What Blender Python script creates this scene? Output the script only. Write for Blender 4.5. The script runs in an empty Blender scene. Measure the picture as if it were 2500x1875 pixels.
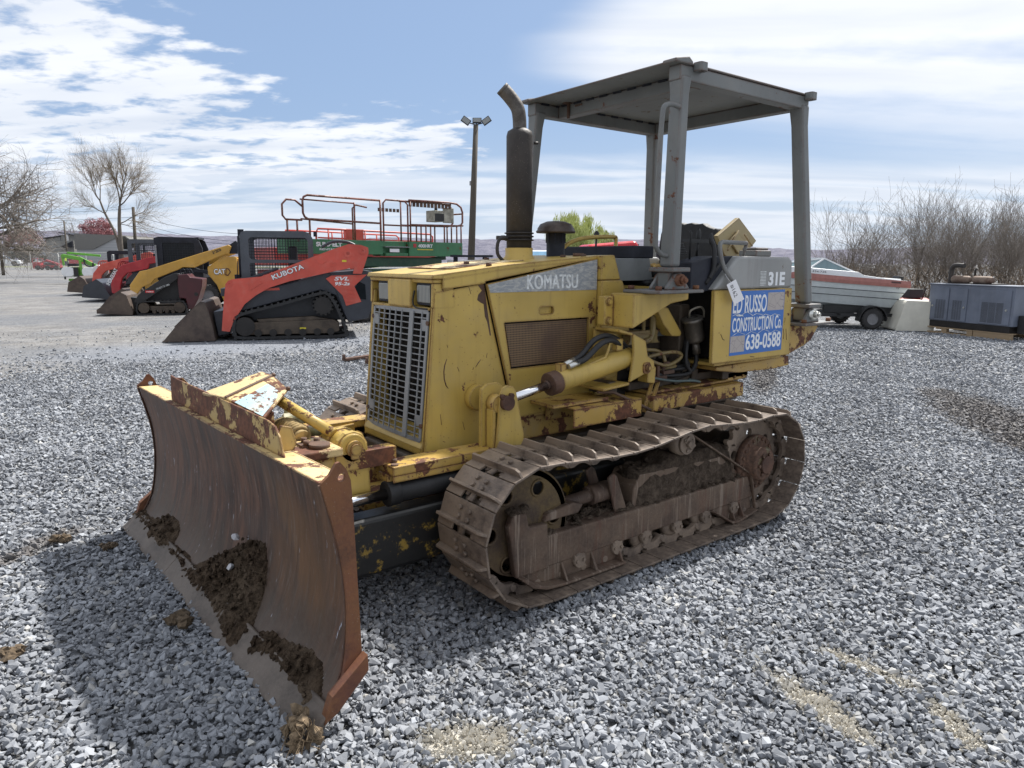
import bpy, bmesh, math, random
import numpy as np
from mathutils import Vector, Matrix, noise as mnoise
R = math.radians
random.seed(7); rng = np.random.default_rng(7)
sc = bpy.context.scene
COL = sc.collection
# ------------------------------------------------------------------ camera
CAM = Vector((2.897, 2.97, 1.435)); YAW, PITCH, ROLL = R(-127.593), R(-9.9), R(0.264)
cam = bpy.data.objects.new('camera', bpy.data.cameras.new('camera')); COL.objects.link(cam)
F = Vector((math.cos(PITCH)*math.cos(YAW), math.cos(PITCH)*math.sin(YAW), math.sin(PITCH)))
RT = F.cross(Vector((0, 0, 1))).normalized(); UP = RT.cross(F)
r2 = RT*math.cos(ROLL)+UP*math.sin(ROLL); u2 = -RT*math.sin(ROLL)+UP*math.cos(ROLL)
cm = Matrix((r2, u2, -F)).transposed().to_4x4(); cm.translation = CAM
cam.matrix_world = cm
cam.data.sensor_width = 36; cam.data.lens = 36*1727/2500
cam.data.clip_start = 0.05; cam.data.clip_end = 6000
sc.camera = cam
# ------------------------------------------------------------------ light
SUN_EL = R(54); SUN_DIR = Vector((-.70, -.14, 0)).normalized()*math.cos(SUN_EL)+Vector((0, 0, math.sin(SUN_EL)))
sl = bpy.data.lights.new('sun', 'SUN'); sl.energy = 4.7; sl.angle = R(2.0); sl.color = (1, .97, .925)
so = bpy.data.objects.new('sun', sl); COL.objects.link(so)
so.rotation_euler = SUN_DIR.to_track_quat('Z', 'Y').to_euler(); so.location = (0, 0, 30)
sc.view_settings.view_transform = 'Standard'; sc.view_settings.look = 'None'
sc.view_settings.exposure = 0.66; sc.view_settings.gamma = 1

# ------------------------------------------------------------------ node helper
class NT:
    def __init__(s, nt): s.nt = nt; s.nt.nodes.clear()
    def n(s, typ, _out=0, _props=None, **inp):
        nd = s.nt.nodes.new('ShaderNode'+typ)
        for k, v in (_props or {}).items(): setattr(nd, k, v)
        for k, v in inp.items():
            k = k.replace('_', ' ') if not k.startswith('i') or not k[1:].isdigit() else int(k[1:])
            sock = nd.inputs[k]
            if isinstance(v, bpy.types.NodeSocket): s.nt.links.new(v, sock)
            else:
                if isinstance(v, tuple) and len(v) == 3 and sock.type == 'RGBA': v = v+(1,)
                sock.default_value = v
        return nd.outputs[_out]
    def m(s, op, a, b=0.0, c=0.0, clamp=False):
        return s.n('Math', _props=dict(operation=op, use_clamp=clamp), i0=a, i1=b, i2=c)
    def vm(s, op, a, b=(0, 0, 0), out=0): return s.n('VectorMath', out, dict(operation=op), i0=a, i1=b)
    def mix(s, f, a, b, typ='MIX'):
        nd = s.nt.nodes.new('ShaderNodeMix'); nd.data_type = 'RGBA'; nd.blend_type = typ
        for i, v in ((0, f), (6, a), (7, b)):
            if isinstance(v, bpy.types.NodeSocket): s.nt.links.new(v, nd.inputs[i])
            else: nd.inputs[i].default_value = (v+(1,) if isinstance(v, tuple) and len(v) == 3 else v)
        return nd.outputs[2]
    def step(s, v, lo, hi, a=0., b=1.):
        return s.n('MapRange', _props=dict(interpolation_type='SMOOTHSTEP'), Value=v, From_Min=lo, From_Max=hi, To_Min=a, To_Max=b)
    def noise(s, vec, scale, detail=4, rough=.6, dist=0., out=0):
        return s.n('TexNoise', out, Vector=vec, Scale=scale, Detail=detail, Roughness=rough, Distortion=dist)
    def vor(s, vec, scale, feature='F1', out='Distance', rnd=1.):
        nd = s.nt.nodes.new('ShaderNodeTexVoronoi'); nd.feature = feature
        s.nt.links.new(vec, nd.inputs['Vector']); nd.inputs['Scale'].default_value = scale; nd.inputs['Randomness'].default_value = rnd
        return nd.outputs[out]
    def sc(s, vec, v): return s.vm('MULTIPLY', vec, v)

# ------------------------------------------------------------------ sky
w = bpy.data.worlds.new("World"); sc.world = w; w.use_nodes = True
T = NT(w.node_tree)
g = T.n('TexCoord', 0); d = T.vm('NORMALIZE', g)
sky = T.n('TexSky', _props=dict(sky_type='NISHITA', sun_disc=False, sun_elevation=SUN_EL,
    sun_rotation=math.atan2(SUN_DIR.x, SUN_DIR.y), air_density=1.0, dust_density=1.2, ozone_density=1.6, altitude=100))
fh = Vector((F.x, F.y, 0)).normalized()
df = T.m('MAXIMUM', T.vm('DOT_PRODUCT', d, tuple(fh), 'Value'), .05)
dr = T.vm('DOT_PRODUCT', d, tuple(RT), 'Value'); dz = T.n('SeparateXYZ', 2, Vector=d)
u = T.m('DIVIDE', dr, df); v = T.m('DIVIDE', dz, df)
dzp = T.m('MAXIMUM', dz, .0)
pl = T.vm('SCALE', d); pl.node.inputs['Scale'].default_value = 1
T.nt.links.new(T.m('DIVIDE', 1.0, T.m('ADD', dzp, .13)), pl.node.inputs['Scale'])      # cloud layer seen in perspective
plr = T.n('Mapping', Vector=pl, Rotation=(0, 0, R(40)), Scale=(1, 1, 0))
nA = T.noise(T.n('Mapping', Vector=plr, Scale=(1.0, 1.35, 1)), 5.2, 7, .56, .15)          # rippled cloudlets
nB = T.noise(T.n('Mapping', Vector=plr, Rotation=(0, 0, R(-75)), Scale=(.35, 1.5, 1)), 1.5, 5, .5, .4)   # long soft streaks
nC = T.noise(plr, .7, 3, .5)
uj = T.m('ADD', u, T.m('MULTIPLY', T.m('SUBTRACT', nC, .5), .25))
vj = T.m('ADD', v, T.m('MULTIPLY', T.m('SUBTRACT', nB, .5), .10))
# bank to the left
lb = T.m('ADD', uj, T.m('MULTIPLY', T.m('MAXIMUM', T.m('SUBTRACT', v, .22), 0.), 1.5))
left = T.step(lb, -.46, -.26, 1, 0)
lowl = T.m('MULTIPLY', T.step(vj, .16, .22, 1, 0), T.step(u, -.12, .0, 1, 0))
left = T.m('MAXIMUM', left, T.m('MULTIPLY', lowl, T.step(vj, .105, .125)))
mA = T.m('MULTIPLY', T.step(T.m('ADD', nA, T.m('MULTIPLY', left, .28)), .60, .80), T.step(left, 0, .25))
mA = T.m('MULTIPLY', mA, T.step(v, .055, .11, .0, 1))
# low band all round, broken by blue strips
band = T.m('MULTIPLY', T.step(vj, .115, .155, 1, 0), T.step(v, .0, .05, .55, 1))
mB = T.m('MULTIPLY', band, T.step(T.m('ADD', nB, T.m('MULTIPLY', nA, .12)), .44, .64, .12, .95))
# soft wide cloud upper right
rc = T.m('ABSOLUTE', T.m('SUBTRACT', vj, T.m('ADD', .27, T.m('MULTIPLY', u, .10))))
rw = T.m('MULTIPLY_ADD', T.m('MAXIMUM', T.m('SUBTRACT', u, .0), 0.), .26, .035)
mC = T.m('MULTIPLY', T.step(T.m('DIVIDE', rc, rw), .35, 1.25, 1, 0), T.step(u, -.02, .16))
mC = T.m('MULTIPLY', mC, T.step(T.m('ADD', nB, T.m('MULTIPLY', nA, .3)), .40, .72, .45, 1))
over = T.m('MULTIPLY', T.m('MAXIMUM', T.step(dz, .40, .60), T.step(T.vm('DOT_PRODUCT', d, tuple(fh), 'Value'), .25, -.1)), T.step(nB, .30, .55, .35, .8))  # clouds added overhead and behind the camera, out of view, as neutral fill
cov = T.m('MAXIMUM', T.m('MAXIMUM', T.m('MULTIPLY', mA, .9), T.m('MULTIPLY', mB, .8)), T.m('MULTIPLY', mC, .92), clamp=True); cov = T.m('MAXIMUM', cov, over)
haze = T.step(v, -.02, .20, .62, 0)
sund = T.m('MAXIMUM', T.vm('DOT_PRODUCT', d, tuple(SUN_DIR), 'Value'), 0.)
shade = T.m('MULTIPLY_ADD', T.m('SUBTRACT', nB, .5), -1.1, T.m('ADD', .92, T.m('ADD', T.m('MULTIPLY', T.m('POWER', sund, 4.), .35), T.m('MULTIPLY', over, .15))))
ccol = T.mix(T.step(shade, .6, 1.1), (6.4, 7.1, 8.3), (9.9, 10.1, 10.5))
skyc = T.mix(.62, sky, (3.6, 5.15, 8.0))
skyc = T.mix(haze, skyc, (6.4, 7.5, 8.9))
fin = T.mix(cov, skyc, ccol); fin = T.mix(T.m('MULTIPLY', T.m('POWER', sund, 14.), .8), fin, (22., 21.5, 20.))  # bright aureole added round the unseen sun to lift the fill
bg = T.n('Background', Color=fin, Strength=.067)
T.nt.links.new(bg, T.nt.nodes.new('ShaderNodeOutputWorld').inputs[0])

# ------------------------------------------------------------------ materials
MATS = {}
def mat(name, fn):
    m_ = bpy.data.materials.new(name); m_.use_nodes = True
    t = NT(m_.node_tree); out = t.nt.nodes.new('ShaderNodeOutputMaterial')
    r = fn(t)
    t.nt.links.new(r, out.inputs[0]); MATS[name] = m_; return m_
def bsdf(t, col, rough=.5, metal=0., bump=None, bstr=.3, bdist=.01, spec=.5, **k):
    kw = dict(Base_Color=col, Roughness=rough, Metallic=metal)
    kw['Specular_IOR_Level'] = spec
    if bump is not None: kw['Normal'] = t.n('Bump', Strength=bstr, Distance=bdist, Height=bump)
    kw.update(k)
    nd = t.nt.nodes.new('ShaderNodeBsdfPrincipled')
    for a, b in kw.items():
        s_ = nd.inputs[a.replace('_', ' ')]
        if isinstance(b, bpy.types.NodeSocket): t.nt.links.new(b, s_)
        else: s_.default_value = b+(1,) if isinstance(b, tuple) and len(b) == 3 else b
    return nd.outputs[0]
def oc(t): return t.n('TexCoord', 3)
def plain(name, col, rough=.5, metal=0., var=.15, sc_=6., spec=.5):
    def f(t):
        p = oc(t); n = t.noise(p, sc_, 5, .65); n2 = t.noise(p, sc_*9, 3)
        c = t.mix(t.step(n, .3, .7), tuple(x*(1-var) for x in col), tuple(min(1, x*(1+var)) for x in col))
        r = t.m('MULTIPLY_ADD', t.m('SUBTRACT', n2, .5), .25, rough, clamp=True)
        return bsdf(t, c, r, metal, n2, .08, .004, spec)
    return mat(name, f)
def paint(name, col, rust=.5, edge=.6, dust=.25, chips=11., rough=.42, rcol=(.075, .028, .014), streak=.3, dustc=(.30, .25, .17)):
    """old paint: fading, dust, run-down streaks, chipped spots and bare rusty edges"""
    def f(t):
        p = oc(t); big = t.noise(p, 1.7, 4, .6); mid = t.noise(p, 7, 6, .65)
        c = t.mix(t.step(big, .3, .72), tuple(x*.82 for x in col), tuple(min(1, x*1.12) for x in col))
        st = t.noise(t.sc(p, (26, 26, 1.6)), 1.0, 4, .6)
        c = t.mix(t.m('MULTIPLY', t.step(st, .52, .78), streak), c, tuple(a*.5+b*.3 for a, b in zip(rcol, col)))
        c = t.mix(t.m('MULTIPLY', t.step(mid, .45, .75), dust), c, dustc)
        ch = t.noise(t.sc(p, (1, 1, 1)), chips, 9, .72, .2); bigm = t.noise(p, 2.6, 3, .5, 0)
        r = t.step(t.m('MULTIPLY_ADD', bigm, .35, ch), .925-.26*rust, .945-.26*rust)
        if edge > 0:
            nd = t.nt.nodes.new('ShaderNodeBevel'); nd.samples = 4; nd.inputs[0].default_value = .016
            geo = t.n('NewGeometry', 1)
            dt = t.vm('DOT_PRODUCT', nd.outputs[0], geo, 'Value')
            e = t.step(t.m('ADD', t.m('SUBTRACT', 1., dt), t.m('MULTIPLY', t.m('SUBTRACT', ch, .5), .42)), .085-.035*edge, .16-.08*edge)
            r = t.m('MAXIMUM', r, t.m('MULTIPLY', e, min(1, edge)), clamp=True)
        sp = t.m('MULTIPLY', t.step(t.vor(p, 46), .16, .11), t.step(t.noise(p, 3.3), .46, .58))
        scr = t.noise(t.n('Mapping', Vector=p, Rotation=(.35, .2, .5), Scale=(5, 5, 42)), 1., 5, .75, .5); sc2 = t.noise(t.n('Mapping', Vector=p, Rotation=(-.5, .9, .1), Scale=(4, 4, 50)), 1., 4, .75, .3)
        sp = t.m('MAXIMUM', sp, t.m('MULTIPLY', t.m('MAXIMUM', t.step(scr, .70-.03*rust, .72-.03*rust), t.step(sc2, .71-.03*rust, .73-.03*rust)), t.step(t.noise(p, 4.1, 2), .5-.06*rust, .6-.06*rust)))
        r = t.m('MAXIMUM', r, t.m('MULTIPLY', sp, min(1., rust*1.1)), clamp=True)
        rc_ = t.mix(t.step(t.noise(p, 40, 4), .35, .7), rcol, tuple(x*2.1 for x in rcol))
        c = t.mix(r, c, rc_)
        h = t.m('SUBTRACT', t.m('MULTIPLY', mid, .15), t.m('MULTIPLY', r, .5))
        return bsdf(t, c, t.m('MULTIPLY_ADD', r, .35, t.m('MULTIPLY_ADD', mid, .25, rough-.1), clamp=True), 0., h, .35, .004)
    return mat(name, f)
def steel(name, c1, c2, rough=.62, metal=.25, mud=(.16, .125, .09), mudamt=.4, drip=0., sc_=9.):
    def f(t):
        p = oc(t); a = t.noise(p, sc_, 7, .68); b = t.noise(p, 2.2, 4, .55); fine = t.noise(p, 70, 4, .7)
        c = t.mix(t.step(a, .32, .68), c1, c2)
        c = t.mix(t.m('MULTIPLY', t.step(t.m('MULTIPLY_ADD', fine, .35, b), .50, .82), mudamt), c, mud)
        if drip:
            s_ = t.noise(t.sc(p, (46, 10, 1.6)), 1, 5, .7); c = t.mix(t.m('MULTIPLY', t.step(s_, .54, .66), drip), c, (.27, .215, .17))
            s2 = t.noise(t.sc(p, (24, 8, 2.2)), 1, 6, .7); c = t.mix(t.m('MULTIPLY', t.step(s2, .54, .70), drip), c, (.10, .040, .024))
        sp = t.m('MULTIPLY', t.step(t.vor(p, 95), .16, .08), .5)
        c = t.mix(t.m('MULTIPLY', sp, t.step(b, .45, .6)), c, (.35, .31, .27))
        return bsdf(t, c, t.m('MULTIPLY_ADD', a, .3, rough-.15, clamp=True), metal, t.m('ADD', a, t.m('MULTIPLY', fine, .5)), .45, .006)
    return mat(name, f)

YEL = paint('faded_yellow_paint', (.475, .33, .078), rust=.42, edge=.8, dust=.18)
YELR = paint('rusty_yellow_paint', (.45, .29, .07), rust=.88, edge=1., dust=.4, chips=8, streak=.5)
YELW = paint('worn_light_yellow_paint', (.62, .47, .22), rust=.85, edge=1., dust=.3, chips=9, streak=.4)
GRY = paint('grey_cast_paint', (.150, .158, .156), rust=.42, edge=.7, dust=.2, rough=.48, dustc=(.27, .25, .22), streak=.2)
SILV = paint('silver_grey_paint', (.27, .275, .27), rust=.18, edge=.3, dust=.25, dustc=(.35, .34, .32), rough=.45)
BAND = mat('scraped_silver_band', lambda t: (lambda p: bsdf(t, t.mix(t.step(t.noise(t.sc(p, (3, 1, 9)), 9, 8, .75, .6), .42, .62), (.24, .26, .28), (.42, .42, .40)), .5, .1))(oc(t)))
DARK = plain('dark_charcoal_plastic', (.020, .022, .03), .6, var=.3, spec=.25)
BLK = plain('black_rubber', (.014, .014, .015), .6, var=.3)
VOID = plain('void_black', (.012, .010, .009), .55, var=.4)  # near-black for dark metal, also put where a cavity is only shade
GRIM = steel('oily_brown_metal', (.03, .022, .016), (.075, .055, .04), .6, .2, mudamt=.3)
MUF = steel('heat_browned_muffler', (.022, .020, .019), (.042, .038, .035), .55, .3, mudamt=.15, mud=(.09, .06, .045))
CHROME = plain('chrome_rod', (.82, .82, .83), .12, 1., var=.03)
ZINC = plain('bright_zinc', (.55, .55, .52), .3, .9, var=.1)
RUST = steel('red_rust', (.050, .019, .014), (.135, .048, .028), .72, .0, mud=(.20, .085, .03), mudamt=.75, sc_=7)
GRD = paint('scraped_guard_paint', (.48, .33, .11), rust=1.12, edge=1., dust=.35, chips=7, streak=.8)
DYEL = paint('oily_dull_yellow', (.20, .15, .055), rust=.8, edge=.5, dust=.6, dustc=(.08, .06, .04))
RUSTD = steel('dark_rust', (.05, .022, .014), (.11, .05, .03), .7, .1, mudamt=.3)
TRK = steel('worn_track_steel', (.060, .044, .036), (.165, .128, .102), .58, .05, mud=(.27, .205, .15), mudamt=.75)
TRKF = steel('muddy_track_frame', (.042, .025, .018), (.092, .056, .038), .75, .0, mud=(.16, .115, .08), mudamt=.6, drip=.6)
IDL = steel('idler_yellow_rust', (.040, .024, .017), (.095, .062, .032), .7, .1, mud=(.20, .14, .05), mudamt=.6)
def mudf(t):
    p = oc(t); a = t.noise(p, 24, 8, .75); b = t.noise(p, 5, 4, .6); vv = t.vor(p, 60)
    c = t.mix(t.step(a, .35, .7), (.030, .020, .013), (.105, .074, .050)); c = t.mix(t.m('MULTIPLY', t.step(b, .42, .7), .6), c, (.16, .12, .085))
    return bsdf(t, c, .95, 0, t.m('ADD', a, t.m('MULTIPLY', vv, -.8)), 1., .02, .1)
MUD = mat('caked_soil', mudf)
def mudg(t):
    p = oc(t); a = t.noise(p, 30, 8, .78, .5); b = t.noise(p, 6, 4, .6)
    c = t.mix(t.step(a, .35, .68), (.055, .040, .030), (.155, .118, .088))
    return bsdf(t, c, .92, 0, a, 1., .03, .15)
MUDG = mat('dried_grey_mud', mudg)
def bladef(t):
    p = oc(t); pr_ = t.n('Mapping', Vector=p, Rotation=(R(16), 0, 0)); s = t.noise(t.sc(pr_, (2, 15, 1.8)), 1.3, 8, .75, .6); big = t.noise(t.sc(p, (1, 1.3, .8)), 2.1, 4, .6, .5); f1 = t.noise(t.sc(pr_, (4, 75, 5)), 1, 6, .8, .4)
    c = t.mix(t.step(s, .34, .66), (.032, .017, .012), (.140, .070, .044))
    c = t.mix(t.m('MULTIPLY', t.step(big, .42, .64), .5), c, (.060, .050, .045))
    yb = t.n('SeparateXYZ', 1, Vector=p); zb = t.n('SeparateXYZ', 2, Vector=p); ob = t.m('MULTIPLY', t.step(t.m('ABSOLUTE', t.m('SUBTRACT', t.m('ADD', yb, t.m('MULTIPLY', t.m('SUBTRACT', s, .5), .5)), t.m('MULTIPLY_ADD', zb, -.35, .95))), .02, .22, 1, 0), t.step(t.m('ABSOLUTE', t.m('SUBTRACT', zb, .45)), .12, .34, 1, 0)); c = t.mix(t.m('MULTIPLY', t.m('MAXIMUM', ob, t.m('MULTIPLY', t.step(t.noise(p, 1.4, 3, .5), .52, .66), .6)), .75), c, t.mix(s, (.10, .05, .022), (.20, .105, .045)))
    c = t.mix(t.m('MULTIPLY', t.step(f1, .55, .66), .45), c, (.20, .18, .165))
    c = t.mix(t.m('MULTIPLY', t.step(t.m('ADD', zb, t.m('MULTIPLY', t.m('SUBTRACT', t.noise(p, 5, 6, .7), .5), -.55)), .12, .40, 1, 0), .75), c, t.mix(t.noise(p, 40, 5, .7), (.035, .026, .02), (.12, .092, .07)))
    x = t.m('MULTIPLY', t.step(t.noise(t.sc(pr_, (4, 24, 4)), 2, 4, .7), .66, .70), .9)
    c = t.mix(x, c, (.42, .44, .50))
    return bsdf(t, c, t.m('MULTIPLY_ADD', s, .35, .42), .1, t.m('ADD', s, t.m('MULTIPLY', f1, .4)), .4, .004)
BLD = mat('worn_blade_steel', bladef)
EDGE = steel('cutting_edge_steel', (.055, .042, .033), (.115, .092, .076), .6, .15, mud=(.17, .14, .115), mudamt=.6)
GRL = plain('grille_grey', (.215, .225, .235), .5)
BLKG = mat('greasy_black_arm', lambda t: (lambda p: bsdf(t, t.mix(t.step(t.noise(p, 5.5, 8, .75), .54, .60), (.012, .012, .012), (.26, .17, .03)), .38, 0, t.noise(p, 30, 4), .4, .004))(oc(t)))
TEAL = paint('pale_blue_paint', (.30, .44, .50), rust=.85, edge=0, dust=.7, chips=14, dustc=(.55, .43, .2), streak=.1)
def meshf(t):
    p = t.sc(oc(t), (110, 0.01, 90)); v_ = t.vor(p, 1.0, rnd=0.0)
    hole = t.step(v_, .30, .38, 1, 0); n = t.noise(oc(t), 5, 5, .6)
    c = t.mix(t.step(n, .35, .7), (.17, .105, .05), (.10, .055, .032)); c = t.mix(hole, c, (.035, .024, .017))
    return bsdf(t, c, .6, 0, hole, -.6, .004)
VENT = mat('perforated_vent_sheet', meshf)
GLS = mat('lamp_glass', lambda t: (lambda p: bsdf(t, t.mix(t.step(t.n('TexWave', 1, dict(wave_type='BANDS', bands_direction='Y'), Vector=p, Scale=26., Distortion=.4), .2, .8), (.13, .14, .14), (.30, .31, .30)), .10, .2))(oc(t)))
WIN = plain('dark_window_glass', (.010, .013, .016), .12, 0, .1, spec=.2)
PGL = plain('pale_windshield', (.12, .19, .21), .08, 0, .1, spec=.9)
BLUE = mat('faded_blue_decal', lambda t: (lambda p: bsdf(t, t.mix(t.step(t.noise(p, 14, 8, .8, 1.), .66, .69), t.mix(t.noise(p, 4, 3), (.025, .12, .40), (.035, .16, .50)), (.45, .47, .45)), .35))(oc(t)))
TAPE = mat('cracked_grey_tape', lambda t: (lambda p: bsdf(t, t.mix(t.step(t.vor(p, 22, 'DISTANCE_TO_EDGE'), .0, .03, 1, 0), (.40, .36, .34), (.20, .18, .19)), .6))(oc(t)))
WHT = plain('white_lettering', (.72, .74, .76), .5, var=.06)
WHT2 = plain('worn_pale_lettering', (.60, .62, .62), .5, var=.25, sc_=40)
INK = plain('black_ink', (.02, .02, .025), .5)
CARD = plain('white_card', (.78, .78, .80), .7, var=.02)
def flat(name, c, r=.5, **k): return plain(name, c, r, **k)
ORG = paint('orange_red_machine_paint', (.53, .075, .048), rust=.05, edge=0, dust=.22, rough=.4, dustc=(.45, .25, .2), streak=.1)
REDP = paint('red_machine_paint', (.36, .014, .022), rust=.1, edge=0, dust=.1, rough=.35, streak=.1)
MRED = flat('dark_maroon_paint', (.055, .006, .010), .35)
CATY = paint('bright_machine_yellow', (.52, .29, .045), rust=.06, edge=0, dust=.2, rough=.4, streak=.1)
NAVY = flat('charcoal_navy_paint', (.028, .032, .042), .42)
CABG = flat('grey_blue_cab_paint', (.060, .068, .082), .45)
GRN = flat('lime_green_paint', (.13, .36, .04), .4)
LGRN = paint('weathered_green_paint', (.035, .15, .065), rust=.5, edge=0, dust=.2, rough=.5, streak=.7, dustc=(.12, .16, .1), chips=5)
LGRN2 = paint('plain_green_paint', (.008, .05, .024), rust=.2, edge=0, dust=.1, rough=.4)
RAIL = paint('rusty_red_rail', (.17, .055, .040), rust=.9, edge=0, dust=.4, chips=8)
BRNS = steel('brown_bucket_steel', (.045, .032, .028), (.085, .06, .05), .6, .2, mudamt=.3)
WHP = flat('white_paint', (.72, .73, .74), .35, var=.05)
BOATW = flat('pale_hull', (.50, .54, .545), .35, var=.06)
BSTR = flat('faded_red_stripe', (.30, .12, .10), .5)
GENB = paint('blue_grey_cabinet_paint', (.135, .155, .20), rust=.03, edge=0, dust=.15, rough=.45, dustc=(.25, .26, .28))
WOOD = mat('pallet_wood', lambda t: (lambda p: bsdf(t, t.mix(t.noise(t.sc(p, (3, 3, 40)), 2, 5), (.22, .15, .085), (.40, .30, .19)), .8))(oc(t)))
TIRE = plain('dusty_tyre', (.028, .027, .027), .8, var=.25)
RIM = plain('grey_wheel_rim', (.22, .22, .23), .45, .4)
BARK = mat('bark', lambda t: (lambda p: bsdf(t, t.mix(t.noise(p, 6, 4), (.085, .07, .06), (.17, .145, .12)), .9))(oc(t)))
TWIG = mat('bare_twigs', lambda t: (lambda p: bsdf(t, t.mix(t.noise(p, 1.5, 3), (.12, .105, .092), (.235, .205, .175)), .9))(oc(t)))
POLE = mat('weathered_pole', lambda t: (lambda p: bsdf(t, t.mix(t.noise(t.sc(p, (20, 20, .8)), 2, 4), (.045, .038, .03), (.11, .095, .075)), .9))(oc(t)))

# ------------------------------------------------------------------ mesh helpers
class MB:
    def __init__(s): s.v = []; s.f = []; s.mi = []; s.sm = []
    def add(s, vs, fs, mi=0, sm=False, X=None):
        o = len(s.v)
        s.v += [tuple(X @ Vector(p)) for p in vs] if X is not None else [tuple(p) for p in vs]
        s.f += [tuple(i+o for i in f) for f in fs]; s.mi += [mi]*len(fs)
        s.sm += sm if isinstance(sm, list) else [sm]*len(fs); return s
    def box(s, x0, x1, y0, y1, z0, z1, mi=0, X=None):
        vs = [(x, y, z) for x in (x0, x1) for y in (y0, y1) for z in (z0, z1)]
        return s.add(vs, [(0, 1, 3, 2), (4, 6, 7, 5), (0, 4, 5, 1), (2, 3, 7, 6), (0, 2, 6, 4), (1, 5, 7, 3)], mi, False, X)
    def prism(s, pts, ax, a, b, mi=0, X=None, b_pts=None):
        q = b_pts or pts; n = len(pts)
        def P(p, t): return {'y': (p[0], t, p[1]), 'x': (t, p[0], p[1]), 'z': (p[0], p[1], t)}[ax]
        vs = [P(p, a) for p in pts]+[P(p, b) for p in q]
        fs = [tuple(range(n)), tuple(range(2*n-1, n-1, -1))]+[(i, (i+1) % n, (i+1) % n+n, i+n) for i in range(n)]
        return s.add(vs, fs, mi, False, X)
    def cyl(s, p0, p1, r0, r1=None, n=16, mi=0, sm=True, X=None):
        r1 = r0 if r1 is None else r1; return s.lathe([(0, 0), (r0, 0), (r1, 1), (0, 1)], p0, Vector(p1)-Vector(p0), n, mi, X)
    def lathe(s, prof, o, ax, n=24, mi=0, X=None):
        o = Vector(o); ax = Vector(ax); t = ax.normalized()
        a = (Vector((0, 0, 1)) if abs(t.z) < .9 else Vector((1, 0, 0))).cross(t).normalized(); b = t.cross(a)
        vs = []; fs = []; sm = []; rings = []
        for r, h in prof:
            c = o+ax*h
            if r < 1e-6: rings.append([len(vs)]); vs.append(c)
            else:
                rings.append(list(range(len(vs), len(vs)+n)))
                vs += [c+(a*math.cos(2*math.pi*i/n)+b*math.sin(2*math.pi*i/n))*r for i in range(n)]
        for k in range(len(rings)-1):
            A, B = rings[k], rings[k+1]; dr = abs(prof[k+1][0]-prof[k][0]); dh = abs(prof[k+1][1]-prof[k][1])*ax.length
            for i in range(n):
                j = (i+1) % n
                if len(A) == 1 and len(B) == 1: continue
                if len(A) == 1: fs.append((A[0], B[i], B[j]))
                elif len(B) == 1: fs.append((A[i], A[j], B[0]))
                else: fs.append((A[i], A[j], B[j], B[i]))
                sm.append(dh > dr*.3)
        return s.add(vs, fs, mi, sm, X)
    def tube(s, path, r, n=8, mi=0, X=None, closed=False):
        P = [Vector(p) for p in path]; k = len(P); rr = r if isinstance(r, (list, tuple)) else [r]*k
        tan = []
        for i in range(k):
            if closed: t = P[(i+1) % k]-P[i-1]
            else: t = (P[min(i+1, k-1)]-P[max(i-1, 0)])
            tan.append(t.normalized())
        a = tan[0].orthogonal().normalized(); vs = []
        for i in range(k):
            a = (a-tan[i]*a.dot(tan[i])).normalized(); b = tan[i].cross(a)
            vs += [P[i]+(a*math.cos(2*math.pi*j/n)+b*math.sin(2*math.pi*j/n))*rr[i] for j in range(n)]
        fs = []; sm = []
        for i in range(k if closed else k-1):
            for j in range(n):
                i2 = (i+1) % k; fs.append((i*n+j, i*n+(j+1) % n, i2*n+(j+1) % n, i2*n+j)); sm.append(n > 4)
        if not closed: fs += [tuple(range(n-1, -1, -1)), tuple(range((k-1)*n, k*n))]; sm += [False, False]
        return s.add(vs, fs, mi, sm, X)
    def bar(s, p0, p1, w, h, mi=0, up=(0, 0, 1)):
        p0 = Vector(p0); p1 = Vector(p1); t = (p1-p0).normalized(); upv = Vector(up)
        if abs(t.dot(upv)) > .98: upv = Vector((1, 0, 0))
        a = t.cross(upv).normalized(); b = a.cross(t)
        vs = [p+a*x*w/2+b*y*h/2 for p in (p0, p1) for x, y in ((-1, -1), (1, -1), (1, 1), (-1, 1))]
        return s.add(vs, [(3, 2, 1, 0), (4, 5, 6, 7), (0, 1, 5, 4), (1, 2, 6, 5), (2, 3, 7, 6), (3, 0, 4, 7)], mi)
    def blob(s, c, r, n=2, amp=.25, f=4., mi=0, seed=0, sm=False):
        bm = bmesh.new(); bmesh.ops.create_icosphere(bm, subdivisions=n, radius=1)
        r = Vector(r) if isinstance(r, (tuple, list)) else Vector((r, r, r)); vs = []
        for vv in bm.verts:
            k = 1+amp*mnoise.noise(vv.co*f*.5+Vector((seed*7.1, seed*3.3, 0)))*1.6
            vs.append((c[0]+vv.co.x*r.x*k, c[1]+vv.co.y*r.y*k, c[2]+vv.co.z*r.z*k))
        s.add(vs, [tuple(q.index for q in f_.verts) for f_ in bm.faces], mi, sm); bm.free(); return s
    def plate(s, outline, holes, a, b, ax='y', mi=0, X=None):
        """flat plate with real holes"""
        cu = bpy.data.curves.new('t', 'CURVE'); cu.dimensions = '2D'; cu.fill_mode = 'BOTH'; cu.extrude = .5
        for loop in [outline]+holes:
            sp = cu.splines.new('POLY'); sp.points.add(len(loop)-1); sp.use_cyclic_u = True
            for i, p in enumerate(loop): sp.points[i].co = (p[0], p[1], 0, 1)
        o = bpy.data.objects.new('t', cu); me = o.to_mesh()
        def P(c):
            t = a+(c.z+.5)*(b-a); return {'y': (c.x, t, c.y), 'x': (t, c.x, c.y), 'z': (c.x, c.y, t)}[ax]
        s.add([P(v_.co) for v_ in me.vertices], [tuple(p.vertices) for p in me.polygons], mi, False, X)
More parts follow.
